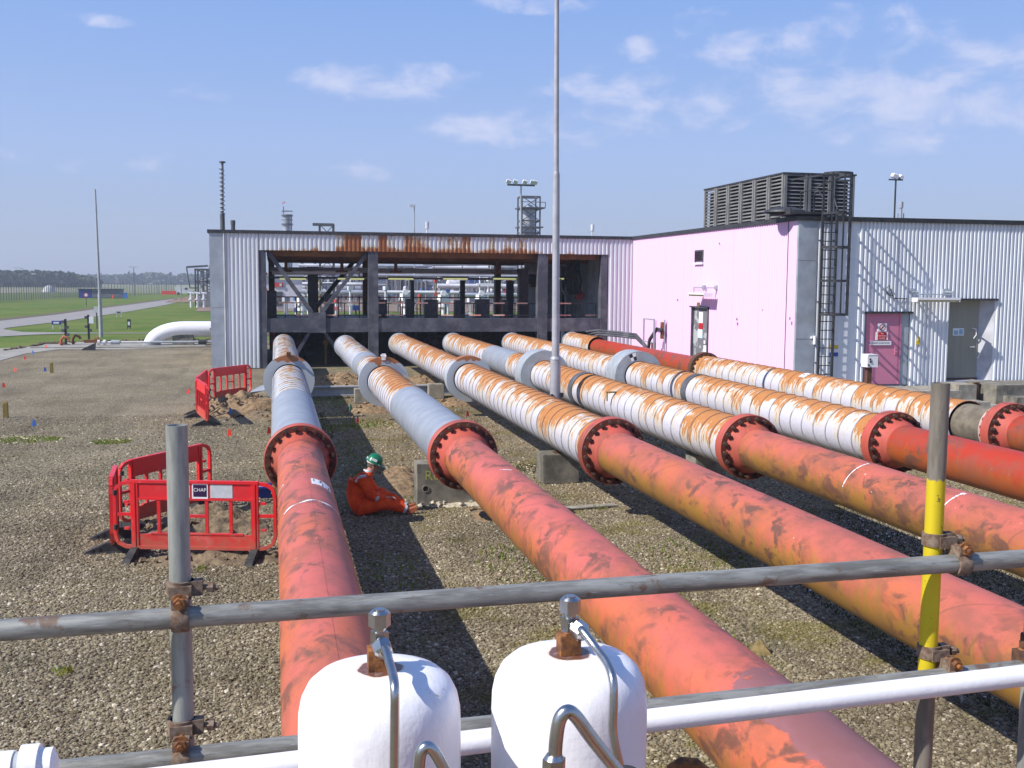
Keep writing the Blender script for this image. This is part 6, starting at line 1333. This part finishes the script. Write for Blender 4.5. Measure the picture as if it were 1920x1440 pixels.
b = MB(); p0 = YP(894, 532, 90); b.cyl((p0.x+.25, 90, 0), (p0.x+.25, 90, p0.z+.6), .06, seg=8); b.box(p0.x, p0.x+2.2, 89.8, 90.2, p0.z-.1, p0.z+.05); tag(b.build('canopy_light', M['white_paint']), 'white cantilever canopy light on a slim post behind the open building', 'light')

# ================================================================== BARRIERS
def barrier(p0, p1, label, sign=False, feet=(True, True), lean=0):
    p0 = Vector(p0); p1 = Vector(p1); d = p1-p0; L = d.length; rz = math.atan2(d.y, d.x)
    t_ = thing('plastic_barrier', (p0.x, p0.y, 0), label, 'barrier', 'red plastic pedestrian barriers', rz=rz); t_.rotation_euler.x = lean
    e = min(.27, L*.18); R3 = M['red_plastic']
    for x in (e, L-e): b = MB(); b.box(x-.045, x+.045, -.025, .025, .12, .985); b.box(x-.012, x+.012, -.034, .034, .13, .97); b.build('upright', R3, t_, local=True)
    b = MB(); b.box(e+.045, L-e-.045, -.014, .014, .77, .965); b.box(e-.05, L-e+.05, -.03, .03, .965, 1.0); b.box(e+.045, L-e-.045, -.024, .024, .75, .775); b.build('top_band', R3, t_, local=True)
    b = MB(); b.box(e+.045, L-e-.045, -.014, .014, .16, .31); b.box(e-.03, L-e+.03, -.028, .028, .12, .16); b.box(e+.2, L-e-.15, -.022, .022, .31, .33); b.build('bottom_band', R3, t_, local=True)
    n = 4 if L > 1.5 else 2; xs = [e+(L-2*e)*(k+1)/(n+1) for k in range(n)]
    for x in xs: b = MB(); b.box(x-.02, x+.02, -.018, .018, .33, .75); b.build('bar', R3, t_, local=True)
    if n == 4: b = MB(); b.box(xs[1]+.02, xs[2]-.02, -.016, .016, .53, .565); b.build('cross_bar', R3, t_, local=True)
    for s_, x in ((-1, e-.045), (1, L-e+.045)):
        b = MB(); o_ = (e-.06)*s_
        pts = [(x, 0, .97), (x+o_*.55, 0, .955), (x+o_*.9, 0, .90), (x+o_, 0, .80), (x+o_, 0, .30), (x+o_*.85, 0, .20), (x+o_*.4, 0, .15), (x, 0, .14)]
        for q0, q1 in zip(pts, pts[1:]): b.bar(q0, q1, .04, .045)
        b.bar((x, 0, .56), (x+o_, 0, .56), .03, .04)
        for zz in (.72, .38): b.obox((x+o_*.3, 0, zz), .06, .05, .03)
        b.build('end_loop', R3, t_, local=True)
    for k, x in enumerate((e, L-e)):
        if not feet[k]: continue
        b = MB()
        b.add([(x-.06, -.36, 0), (x+.06, -.36, 0), (x+.06, .36, 0), (x-.06, .36, 0), (x-.05, -.34, .03), (x+.05, -.34, .03), (x+.05, .34, .03), (x-.05, .34, .03), (x-.045, -.08, .14), (x+.045, -.08, .14), (x+.045, .08, .14), (x-.045, .08, .14)],
              [(3, 2, 1, 0), (0, 1, 5, 4), (1, 2, 6, 5), (2, 3, 7, 6), (3, 0, 4, 7), (4, 5, 9, 8), (5, 6, 10, 9), (6, 7, 11, 10), (7, 4, 8, 11), (8, 9, 10, 11)])
        for q in (-.25, -.17, .17, .25): b.obox((x, q, .045+.02*(abs(q) < .2)), .11, .02, .05)
        b.build('rubber_foot', M['black_rubber'], t_, local=True)
    for zz in (.84, .40): b = MB(); b.cyl((.03, -.03, zz-.03), (.03, -.03, zz+.03), .028, seg=8); b.build('hinge', M['black_rubber'], t_, local=True)
    if sign:
        for a, c in ((.78, .98), (1.24, 1.52)): b = MB(); b.box(a, c, -.0185, -.015, .785, .955); b.build('reflective_panel', M['silver_tape'], t_, local=True)
        b = MB(); b.box(1.01, 1.21, -.022, -.015, .775, .965); b.build('name_plate', M['white_sign'], t_, local=True)
        b = MB(); b.box(1.025, 1.195, -.0245, -.0225, .80, .95); b.build('name_plate_panel', M['purple_sign'], t_, local=True)
        textmesh('CHAP', .062, M['white_sign'], 'lettering', t_, (1.11, -.0245, .885), (1, 0, 0), (0, 0, 1), local=True)
    return t_
barrier((-2.02, 14.02, 0), (-.02, 13.5, 0), 'nearest red barrier with white name plate, facing the camera beside the first pipe', sign=True)
barrier((-2.06, 14.06, 0), (-2.16, 15.3, 0), 'short red barrier seen edge on at the left of the near enclosure')
barrier((-2.14, 15.36, 0), (-1.02, 17.1, 0), 'red barrier at the back of the near enclosure, behind the scaffold post')
pD = G(392, 757); pE = G(369, 780); pF = G(391, 801); pDr = G(471, 744)
barrier(pD, pDr, 'far red barrier standing square on behind the soil heap')
barrier(pE, pD+Vector((-.03, -.05, 0)), 'far red barrier seen obliquely at the left corner of the far enclosure')
barrier(pF, pE+Vector((.0, -.06, 0)), 'front-most far red barrier turned almost edge on')
bt = thing('blue_tub', (-.27, 17.6, 0), 'blue plastic tub half hidden behind the near barrier and first pipe', 'tub')
b = MB(); b.add([(-.42, 17.45, 0), (-.12, 17.45, 0), (-.12, 17.7, 0), (-.42, 17.7, 0), (-.45, 17.42, .19), (-.09, 17.42, .19), (-.09, 17.73, .19), (-.45, 17.73, .19)], [(0, 1, 5, 4), (1, 2, 6, 5), (2, 3, 7, 6), (3, 0, 4, 7), (3, 2, 1, 0)]); b.box(-.46, -.08, 17.40, 17.42, .17, .2); b.box(-.46, -.08, 17.73, 17.75, .17, .2); b.build('tub', M['blue_paint'], bt)
b = MB(); b.box(-.43, -.11, 17.44, 17.71, .13, .16); b.build('contents', simple('pale_blue_contents', (.25, .4, .7), None, 5, .5), bt)

# ================================================================== SEATED WORKER
pr_ = thing('person', (1.15, 16.02, 0), 'seated worker in orange coveralls and green hard hat on the ground', 'person', rz=R(-4))
def skinmesh(name, verts, edges, radii, mat, parent, root=0, sub=1, sy=1):
    me = bpy.data.meshes.new(name); me.from_pydata(verts, edges, []); me.update(); me.materials.append(mat)
    o = put(name, me, parent); sk = o.modifiers.new('skin', 'SKIN'); sk.use_smooth_shade = True
    for i, r_ in enumerate(radii):
        v = me.skin_vertices[0].data[i]; v.radius = (r_[0], r_[1]) if isinstance(r_, tuple) else (r_, r_*sy)
    me.skin_vertices[0].data[root].use_root = True
    ss = o.modifiers.new('sub', 'SUBSURF'); ss.levels = sub; ss.render_levels = sub+1; return o
V = []; Ed = []; Rd = []
def jv(x, y, z, r_, par=None):
    V.append((x, y, z)); Rd.append(r_)
    if par is not None: Ed.append((par, len(V)-1))
    return len(V)-1
pel = jv(.02, 0, .13, (.13, .15)); bel = jv(.0, 0, .29, (.12, .15), pel); che = jv(.07, 0, .45, (.12, .16), bel); nb = jv(.17, 0, .575, (.08, .09), che); nk = jv(.215, 0, .635, .052, nb)
h1 = jv(.25, 0, .695, (.075, .07), nk); h2 = jv(.28, 0, .77, (.088, .078), h1); h3 = jv(.285, 0, .825, (.07, .065), h2); ns = jv(.36, 0, .715, .014, h1)
joints = {}
for s_ in (-1, 1):
    sh_ = jv(.135, .17*s_, .525, .068, nb); el_ = jv(.25 if s_ < 0 else .30, .235*s_, .30, .050, sh_); wr = jv(.46, .16*s_, .27 if s_ < 0 else .30, .032, el_); pm_ = jv(.52, .15*s_, .265 if s_ < 0 else .29, .034, wr)
    hp = jv(.06, .10*s_, .12, .11, pel); kn = jv(.45, .15*s_, .20 if s_ < 0 else .25, .078, hp); sh2 = jv(.61, .13*s_, .13 if s_ < 0 else .16, .060, kn); an = jv(.76, .12*s_, .07, .042, sh2); to = jv(.84, .125*s_, .085, .035, an)
    joints[s_] = (sh_, el_, wr, hp, kn, an, pm_)
body = skinmesh('body', V, Ed, [(r_*.78 if not isinstance(r_, tuple) and i not in (nk,) else r_ if not isinstance(r_, tuple) else (r_ if i >= nk else (r_[0]*.72, r_[1]*.72))) for i, r_ in enumerate(Rd)], M['skin'], pr_)
# coveralls: same skeleton without head, hands and feet, a little fuller
keep = [i for i in range(len(V)) if i not in (nk, h1, h2, h3, ns, joints[-1][6], joints[1][6], joints[-1][5]+1, joints[1][5]+1)]
mp2 = {i: k for k, i in enumerate(keep)}
cov = skinmesh('coveralls', [V[i] for i in keep], [(mp2[a], mp2[c]) for a, c in Ed if a in mp2 and c in mp2], [((Rd[i][0]*1.2+.018, Rd[i][1]*1.16+.015) if isinstance(Rd[i], tuple) else Rd[i]*1.2+.018) for i in keep], M['orange_cloth'], pr_)
def bandm(name, a, c, t0, t1, r_, mat, parent, seg=16):
    a, c = Vector(V[a]), Vector(V[c]); b = MB(); b.cyl(a.lerp(c, t0), a.lerp(c, t1), r_, seg=seg, caps=False); return b.build(name, mat, parent, local=True)
for s_ in (-1, 1):
    sh_, el_, wr, hp, kn, an, pm_ = joints[s_]
    bandm('sleeve_band', el_, wr, .12, .36, .066, M['silver_tape'], pr_); bandm('leg_band', kn+1, an, .72, .96, .068, M['silver_tape'], pr_)
    b = MB(); c_ = Vector(V[to] if False else V[an+1]); b.obox(c_+Vector((.0, 0, -.02)), .16, .085, .07, (0, -.35, 0)); b.cyl(Vector(V[an]), Vector(V[an])+Vector((.03, 0, 0)), .056, seg=10); b.build('boot', simple('tan_boot', (.42, .12, .05), (.3, .09, .04), 9, .8), pr_, local=True)
    base = Vector(V[pm_])
    for k in range(5):
        a = (-.5+.28*k) if k < 4 else 1.1*s_; ln = (.075, .085, .08, .062, .05)[k]
        st_ = base+Vector((.01, (k-1.5)*.017 if k < 4 else .03*-s_, 0)); md_ = st_+Vector((ln*.55, (k-1.5)*.004 if k < 4 else .02*-s_, .004)); en = st_+Vector((ln*.9, (k-1.5)*.005 if k < 4 else .028*-s_, -.022))
        b = MB(); b.tube([st_, md_, en], [.0105, .0095, .007], 8); b.build('finger', M['skin'] if s_ < 0 else M['skin'], body, local=True)
b = MB(); b.tube([(.02, -.135, .585), (.08, -.205, .55), (.07, -.225, .47)], .0, 4) if False else None
b = MB()
for (p0, p1) in (((.0, -.20, .53), (.06, -.20, .605)), ((.06, -.20, .605), (.16, -.20, .62))): b.bar(p0, p1, .05, .03)
b.build('shoulder_band', M['silver_tape'], pr_, local=True)
b = MB(); b.lathe([(.115, 0), (.102, .045), (.09, .06)], (.165, 0, .59), 'z', 20); co = b.build('collar', M['orange_cloth'], pr_, local=True)
b = MB(); b.lathe([(.085, 0), (.075, .055), (.066, .07)], (.19, 0, .615), 'z', 20); b.build('scarf', M['white_cloth'], pr_, local=True)
hat = MB(); hat.lathe([(.128, 0), (.122, .012), (.115, .05), (.095, .095), (.055, .125), (.0001, .135)], (0, 0, 0), 'z', 28); hat.lathe([(.128, 0), (.145, -.008), (.128, -.012)], (0, 0, 0), 'z', 28)
hat.add([(.11, -.08, .0), (.19, -.05, -.012), (.20, 0, -.012), (.19, .05, -.012), (.11, .08, 0)], [(0, 1, 2, 3, 4)])
for yy in (-.03, 0, .03): hat.bar((-.08, yy, .105), (.08, yy, .105), .012, .02)
ho = hat.build('hard_hat', M['hat_green'], pr_, local=True); ho.location = (.283, 0, .79); ho.rotation_euler = (0, R(26), 0)
b = MB(); b.box(-.05, .02, -.127, -.112, .025, .06); b.box(-.128, -.10, -.05, .05, .01, .03); b.build('hat_sticker', M['white_sign'], ho, local=True)
b = MB(); b.tube([(.08, -.10, .0), (-.02, -.115, -.02), (-.09, -.06, -.03), (-.10, 0, -.03), (-.09, .06, -.03)], .011, 6); b.build('head_strap', M['white_cloth'], ho, local=True)
for s_ in (-1, 1): b = MB(); b.obox((.262, .082*s_, .73), .03, .02, .05); b.build('ear', M['skin'], body, local=True)
for s_ in (-1, 1): b = MB(); b.lathe([(.0001, -.008), (.010, 0), (.0001, .008)], (.346, .03*s_, .76), 'z', 8); b.build('eye', M['black_sign'], body, local=True)
b = MB(); b.obox((.338, 0, .68), .01, .04, .006); b.build('mouth', simple('lips', (.35, .12, .1), None, 5, .6), body, local=True)
b = MB(); b.lathe([(.09, 0), (.092, .03), (.085, .06)], (.268, 0, .73), 'z', 18, a0=1.2, a1=5.08); b.build('hair', simple('short_grey_hair', (.12, .09, .07), None, 30, .9), pr_, local=True)

# ================================================================== SCAFFOLD RAIL AND TANKS
RY, RZ, TR = 2.46, 2.735, .0242
def rail(name, a, c, r_, mat, label, cat='tube'):
    b = MB(); a = Vector(a); c = Vector(c); n = 40
    o_ = MB(); pts = [a.lerp(c, i/n) for i in range(n+1)]; o_.tube(pts, r_, 28, caps=False)
    o_.tube([a, c], r_-.004, 20, caps=False); d = (c-a).normalized(); u = d.orthogonal().normalized(); w_ = d.cross(u)
    for q in (a, c):
        vs = [q+(u*math.cos(t_)+w_*math.sin(t_))*rr for rr in (r_, r_-.004) for t_ in [6.2832*i/28 for i in range(28)]]
        o_.add(vs, [(i, (i+1) % 28, 28+(i+1) % 28, 28+i) for i in range(28)])
    return tag(o_.build(name, mat), label, cat)
rail('scaffold_rail', (-3.2, RY, RZ+.0125*-2.6), (2.18, RY, RZ+.0125*2.79), TR, M['tube'], 'upper grey scaffold rail crossing the whole foreground')
rail('scaffold_rail', (-3.2, RY, 2.404+.022*-2.7), (2.6, RY, 2.404+.022*3.1), TR, M['tube'], 'lower grey scaffold rail running just behind the white pipe')
pL = YP(331, 797, RY+.055); pY = YP(1764, 718, RY+.055)
rail('scaffold_post', (pL.x, RY+.055, 0), (pL.x, RY+.055, pL.z), TR, M['tube_post'], 'galvanised scaffold post with open top at the left', 'post')
rail('scaffold_post', (pY.x-.01, RY+.055, 0), (pY.x, RY+.055, pY.z), TR, M['tube_yellow'], 'yellow painted scaffold post with bare grey top at the right', 'post')
xr = YP(1936, 1200, RY+.055).x
rail('scaffold_post', (xr, RY+.055, 0), (xr, RY+.055, 2.9), TR, M['tube_post'], 'scaffold post at the very right edge of the view', 'post')
def coupler(px_, z, lab, rust='coupler', rot=0, side=1, off=.05):
    z = RZ+.0125*(px_+.61) if z > 2.6 else 2.404+.022*(px_+.49)
    t_ = thing('scaffold_coupler', (px_, RY, z), lab, 'coupler', 'couplers joining the scaffold tubes')
    b = MB(); b.lathe([(TR+.0005, -.019), (TR+.007, -.019), (TR+.009, -.012), (TR+.009, .012), (TR+.007, .019), (TR+.0005, .019)], (0, 0, 0), 'x', 28); b.obox((0, -.006, .036), .036, .034, .022); b.build('rail_band', M[rust], t_, local=True)
    x0 = -px_+0
    b = MB(); b.lathe([(TR+.0005, -.017), (TR+.007, -.017), (TR+.007, .017), (TR+.0005, .017)], (off*side*-1, .055, .055), 'z', 26); b.obox((off*side*-1+.036*side, .05, .055), .03, .03, .034); b.build('post_band', M[rust], t_, local=True)
    b = MB(); b.obox((0, .025, .02), .034, .03, .05); b.obox((off*-side*.5, .03, .05), .05, .02, .03); b.build('saddle', M[rust], t_, local=True)
    b = MB(); b.cyl((0, .03, .042), (0, -.045, .040), .0065, seg=10); b.build('bolt', M['rust_orange'], t_, local=True)
    b = MB(); b.cyl((0, -.034, .040), (0, -.022, .0405), .0135, seg=6, smooth=False); b.lathe([(.010, 0), (.019, 0), (.019, .004), (.010, .004)], (0, -.02, .0405), 'y', 18); b.build('nut', M['rust_orange'], t_, local=True)
    b = MB(); b.cyl((off*-side+.045*side, .05, .055), (off*-side+.085*side, .045, .052), .0065, seg=8); b.cyl((off*-side+.06*side, .048, .053), (off*-side+.075*side, .046, .053), .013, seg=6, smooth=False); b.build('side_bolt', M[rust], t_, local=True)
    return t_
coupler(pL.x+.004, RZ, 'rust topped coupler where the left post meets the upper rail', off=.004)
coupler(YP(340, 1400, RY).x, 2.418, 'grey coupler where the left post meets the lower rail', off=.004)
coupler(pY.x+.045, RZ, 'brown coupler right of the yellow post on the upper rail', side=1, off=.045)
coupler(pY.x+.03, 2.418, 'brown coupler at the foot of the yellow paint on the lower rail', side=1, off=.03)
coupler(xr-.03, RZ, 'rusty coupler at the right end of the upper rail', 'rusty_steel', off=-.03)
coupler(xr-.06, 2.418, 'rusty coupler at the right edge on the lower rail', 'rusty_steel', off=-.06)
# white pipe behind the tanks
b = MB(); rnd = random.Random(3); n = 90
pts = []
for i in range(n+1): x = -1.2+i*(4.0/n); pts.append((x, 2.25, 2.4825+.034*(x-.42)))
b.tube(pts, .0265, 24); tag(b.build('white_pipe', M['white_paint']), 'glossy white horizontal pipe passing behind the two tanks', 'pipe')
# tank stand below the picture
b = MB(); b.box(-.12, .80, 1.55, 1.60, 2.06, 2.11); b.box(-.12, .80, 1.82, 1.87, 2.06, 2.11); b.box(-.15, -.10, 1.5, 1.9, 0, 2.11); b.box(.78, .83, 1.5, 1.9, 0, 2.11); tag(b.build('tank_stand', M['galv_light']), 'low steel stand carrying the two white tanks', 'stand')
def tank(px, pytop, lab, tubepts, dir_):
    Yt = 1.71; c = YP(px, pytop, Yt); zt = c.z; base = Vector((c.x, Yt, zt-.75)); t_ = thing('white_tank', base, lab, 'tank', 'white pressure tanks')
    b = MB(); b.lathe([(.0001, .75), (.05, .7492), (.08, .7465), (.102, .739), (.118, .725), (.128, .705), (.1325, .682), (.1335, .655), (.1335, .60), (.1335, .3), (.1335, 0)], (0, 0, 0), 'z', 72); b.build('shell', M['tank'], t_, local=True)
    b = MB(); b.obox((-.002, 0, .764), .035, .033, .042); b.obox((.002, -.001, .786), .030, .028, .006, (0, 0, .1)); b.build('rusty_boss', M['rust_orange'], t_, local=True)
    z = .782
    b = MB(); b.cyl((0, 0, z+.004), (0, 0, z+.010), .0145, seg=6, smooth=False); b.cyl((0, 0, z+.010), (0, 0, z+.042), .0105, seg=14); b.obox((0, 0, z+.020), .023, .023, .022, (0, 0, .3)); b.build('tee_body', M['stainless'], t_, local=True)
    b = MB(); b.cyl((0, 0, z+.040), (0, 0, z+.062), .0185, seg=6, smooth=False); b.cyl((0, 0, z+.062), (0, 0, z+.066), .0168, .013, 18); b.cyl((0, 0, z+.036), (0, 0, z+.042), .0125, seg=14); b.cyl((0, 0, z+.066), (0, 0, z+.0685), .009, seg=14); b.build('cap_nut', M['stainless'], t_, local=True)
    d = Vector(dir_).normalized(); s0 = Vector((0, 0, z+.020))
    b = MB(); b.cyl(s0+d*.008, s0+d*.016, .0115, seg=14); b.cyl(s0+d*.014, s0+d*.032, .0165, seg=6, smooth=False); b.cyl(s0+d*.032, s0+d*.037, .0150, .011, 16); b.build('outlet_nut', M['stainless'], t_, local=True)
    P_ = [s0+d*.03]+[Vector(q)-base for q in tubepts]
    sm = []
    for i in range(len(P_)-1):
        a0 = P_[max(0, i-1)]; a1 = P_[i]; a2 = P_[i+1]; a3 = P_[min(len(P_)-1, i+2)]
        for k in range(6):
            t0 = k/6; sm.append(.5*((2*a1)+(-a0+a2)*t0+(2*a0-5*a1+4*a2-a3)*t0*t0+(-a0+3*a1-3*a2+a3)*t0**3))
    sm.append(P_[-1]); b = MB(); b.tube(sm, .0072, 18); b.build('outlet_tube', M['stainless'], t_, local=True)
    return t_
tank(712, 1253, 'left white tank with rusty boss and steel outlet tube', [YP(723, 1218, 1.66), YP(729, 1238, 1.63), YP(736, 1262, 1.595), YP(740, 1290, 1.56), YP(740, 1340, 1.553), YP(739, 1440, 1.55), YP(738, 1560, 1.55)], (.12, -.8, -.5))
tank(1068, 1224, 'right white tank with rusty boss beside the salmon pipe', [YP(1092, 1182, 1.67), YP(1115, 1212, 1.64), YP(1138, 1243, 1.60), YP(1149, 1275, 1.57), YP(1150, 1320, 1.56), YP(1149, 1370, 1.555), YP(1158, 1420, 1.55), YP(1185, 1520, 1.55)], (.45, -.7, -.3))
def bend(name, pts, r_, lab, nut=None):
    P_ = [Vector(p_) for p_ in pts]; sm = []
    for i in range(len(P_)-1):
        a0 = P_[max(0, i-1)]; a1 = P_[i]; a2 = P_[i+1]; a3 = P_[min(len(P_)-1, i+2)]
        for k in range(7): t0 = k/7; sm.append(.5*((2*a1)+(-a0+a2)*t0+(2*a0-5*a1+4*a2-a3)*t0*t0+(-a0+3*a1-3*a2+a3)*t0**3))
    sm.append(P_[-1]); t_ = thing(name, P_[0], lab, 'tube'); b = MB(); b.tube(sm, r_, 22); b.build('tube', M['stainless'], t_)
    if nut: a, c = Vector(nut[0]), Vector(nut[1]); b = MB(); b.cyl(a, c, r_*1.7, seg=6, smooth=False); b.cyl(c, c+(c-a).normalized()*.006, r_*1.5, r_*1.1, 18); b.build('compression_nut', M['stainless'], t_)
    return t_
Yb = 1.33
bend('bent_steel_tube', [YP(1037, 1560, Yb), YP(1040, 1440, Yb), YP(1043, 1385, Yb), YP(1050, 1348, Yb+.0), YP(1064, 1334, Yb), YP(1080, 1344, Yb), YP(1110, 1385, Yb), YP(1165, 1455, Yb), YP(1200, 1500, Yb)], .0094, 'thick bent stainless tube with nut in front of the right tank', (YP(1037, 1470, Yb), YP(1039, 1422, Yb)))
bend('bent_steel_tube', [YP(780, 1560, Yb), YP(786, 1450, Yb), YP(789, 1415, Yb), YP(798, 1401, Yb), YP(810, 1405, Yb), YP(826, 1430, Yb), YP(850, 1480, Yb)], .0080, 'small bent stainless tube low in front of the left tank')
b = MB(); c0 = YP(1262, 1440, 1.9); c1 = YP(1312, 1436, 1.9)
b.tube([c0+Vector((-.01, 0, -.05)), c0+Vector((0, 0, 0)), c0+Vector((.018, 0, .008)), c1+Vector((-.01, 0, .004)), c1+Vector((.01, 0, -.012)), c1+Vector((.02, 0, -.06))], .013, 10); tag(b.build('rusty_u_bolt', M['rust_orange']), 'rusty curved clamp just showing at the bottom right of the right tank', 'clamp')
b = MB(); c0 = YP(1190, 1447, 1.4); b.cyl(c0+Vector((-.012, 0, -.02)), c0+Vector((-.012, 0, .004)), .02, .016, 16); tag(b.build('dark_knob', M['black_rubber']), 'dark knob at the bottom edge below the right tank', 'knob')
# white valve end, bottom-left corner
Yv = 1.95; vt_ = thing('white_valve_end', YP(60, 1440, Yv), 'white stepped valve end in the bottom left corner', 'valve')
zc_ = YP(60, 1411, Yv-.03).z-.042
def xat(p_): return YP(p_, 1440, Yv).x
for nm, a, c, r_, mt in (('body', -60, 26, .034, 'white_paint'), ('gasket', 26, 40, .031, 'disc_grey'), ('flange', 40, 75, .042, 'white_paint'), ('end_cap', 75, 100, .034, 'white_paint')):
    b = MB(); b.cyl((xat(a), Yv, zc_), (xat(c), Yv, zc_), r_, seg=30); b.build(nm, M[mt], vt_)
b = MB(); b.cyl((xat(100), Yv, zc_), (xat(106), Yv, zc_), .031, .022, 30); b.build('chamfer', M['white_paint'], vt_)

# ================================================================== AIR
b = MB(); b.box(-930, 1730, -230, 1080, -1.2, 34)
hm_ = bpy.data.materials.new('haze_air'); hm_.use_nodes = True; hn = hm_.node_tree.nodes; hn.remove(hn['Principled BSDF'])
pv = hn.new('ShaderNodeVolumePrincipled'); pv.inputs['Color'].default_value = (.80, .88, 1, 1); pv.inputs['Density'].default_value = .0006; pv.inputs['Anisotropy'].default_value = .2
hm_.node_tree.links.new(pv.outputs[0], hn['Material Output'].inputs['Volume'])
hz_o = b.build('haze', hm_); hz_o['kind'] = 'stuff'; tag(hz_o, 'thin pale haze filling the air over the whole plant', 'haze', kind='stuff')
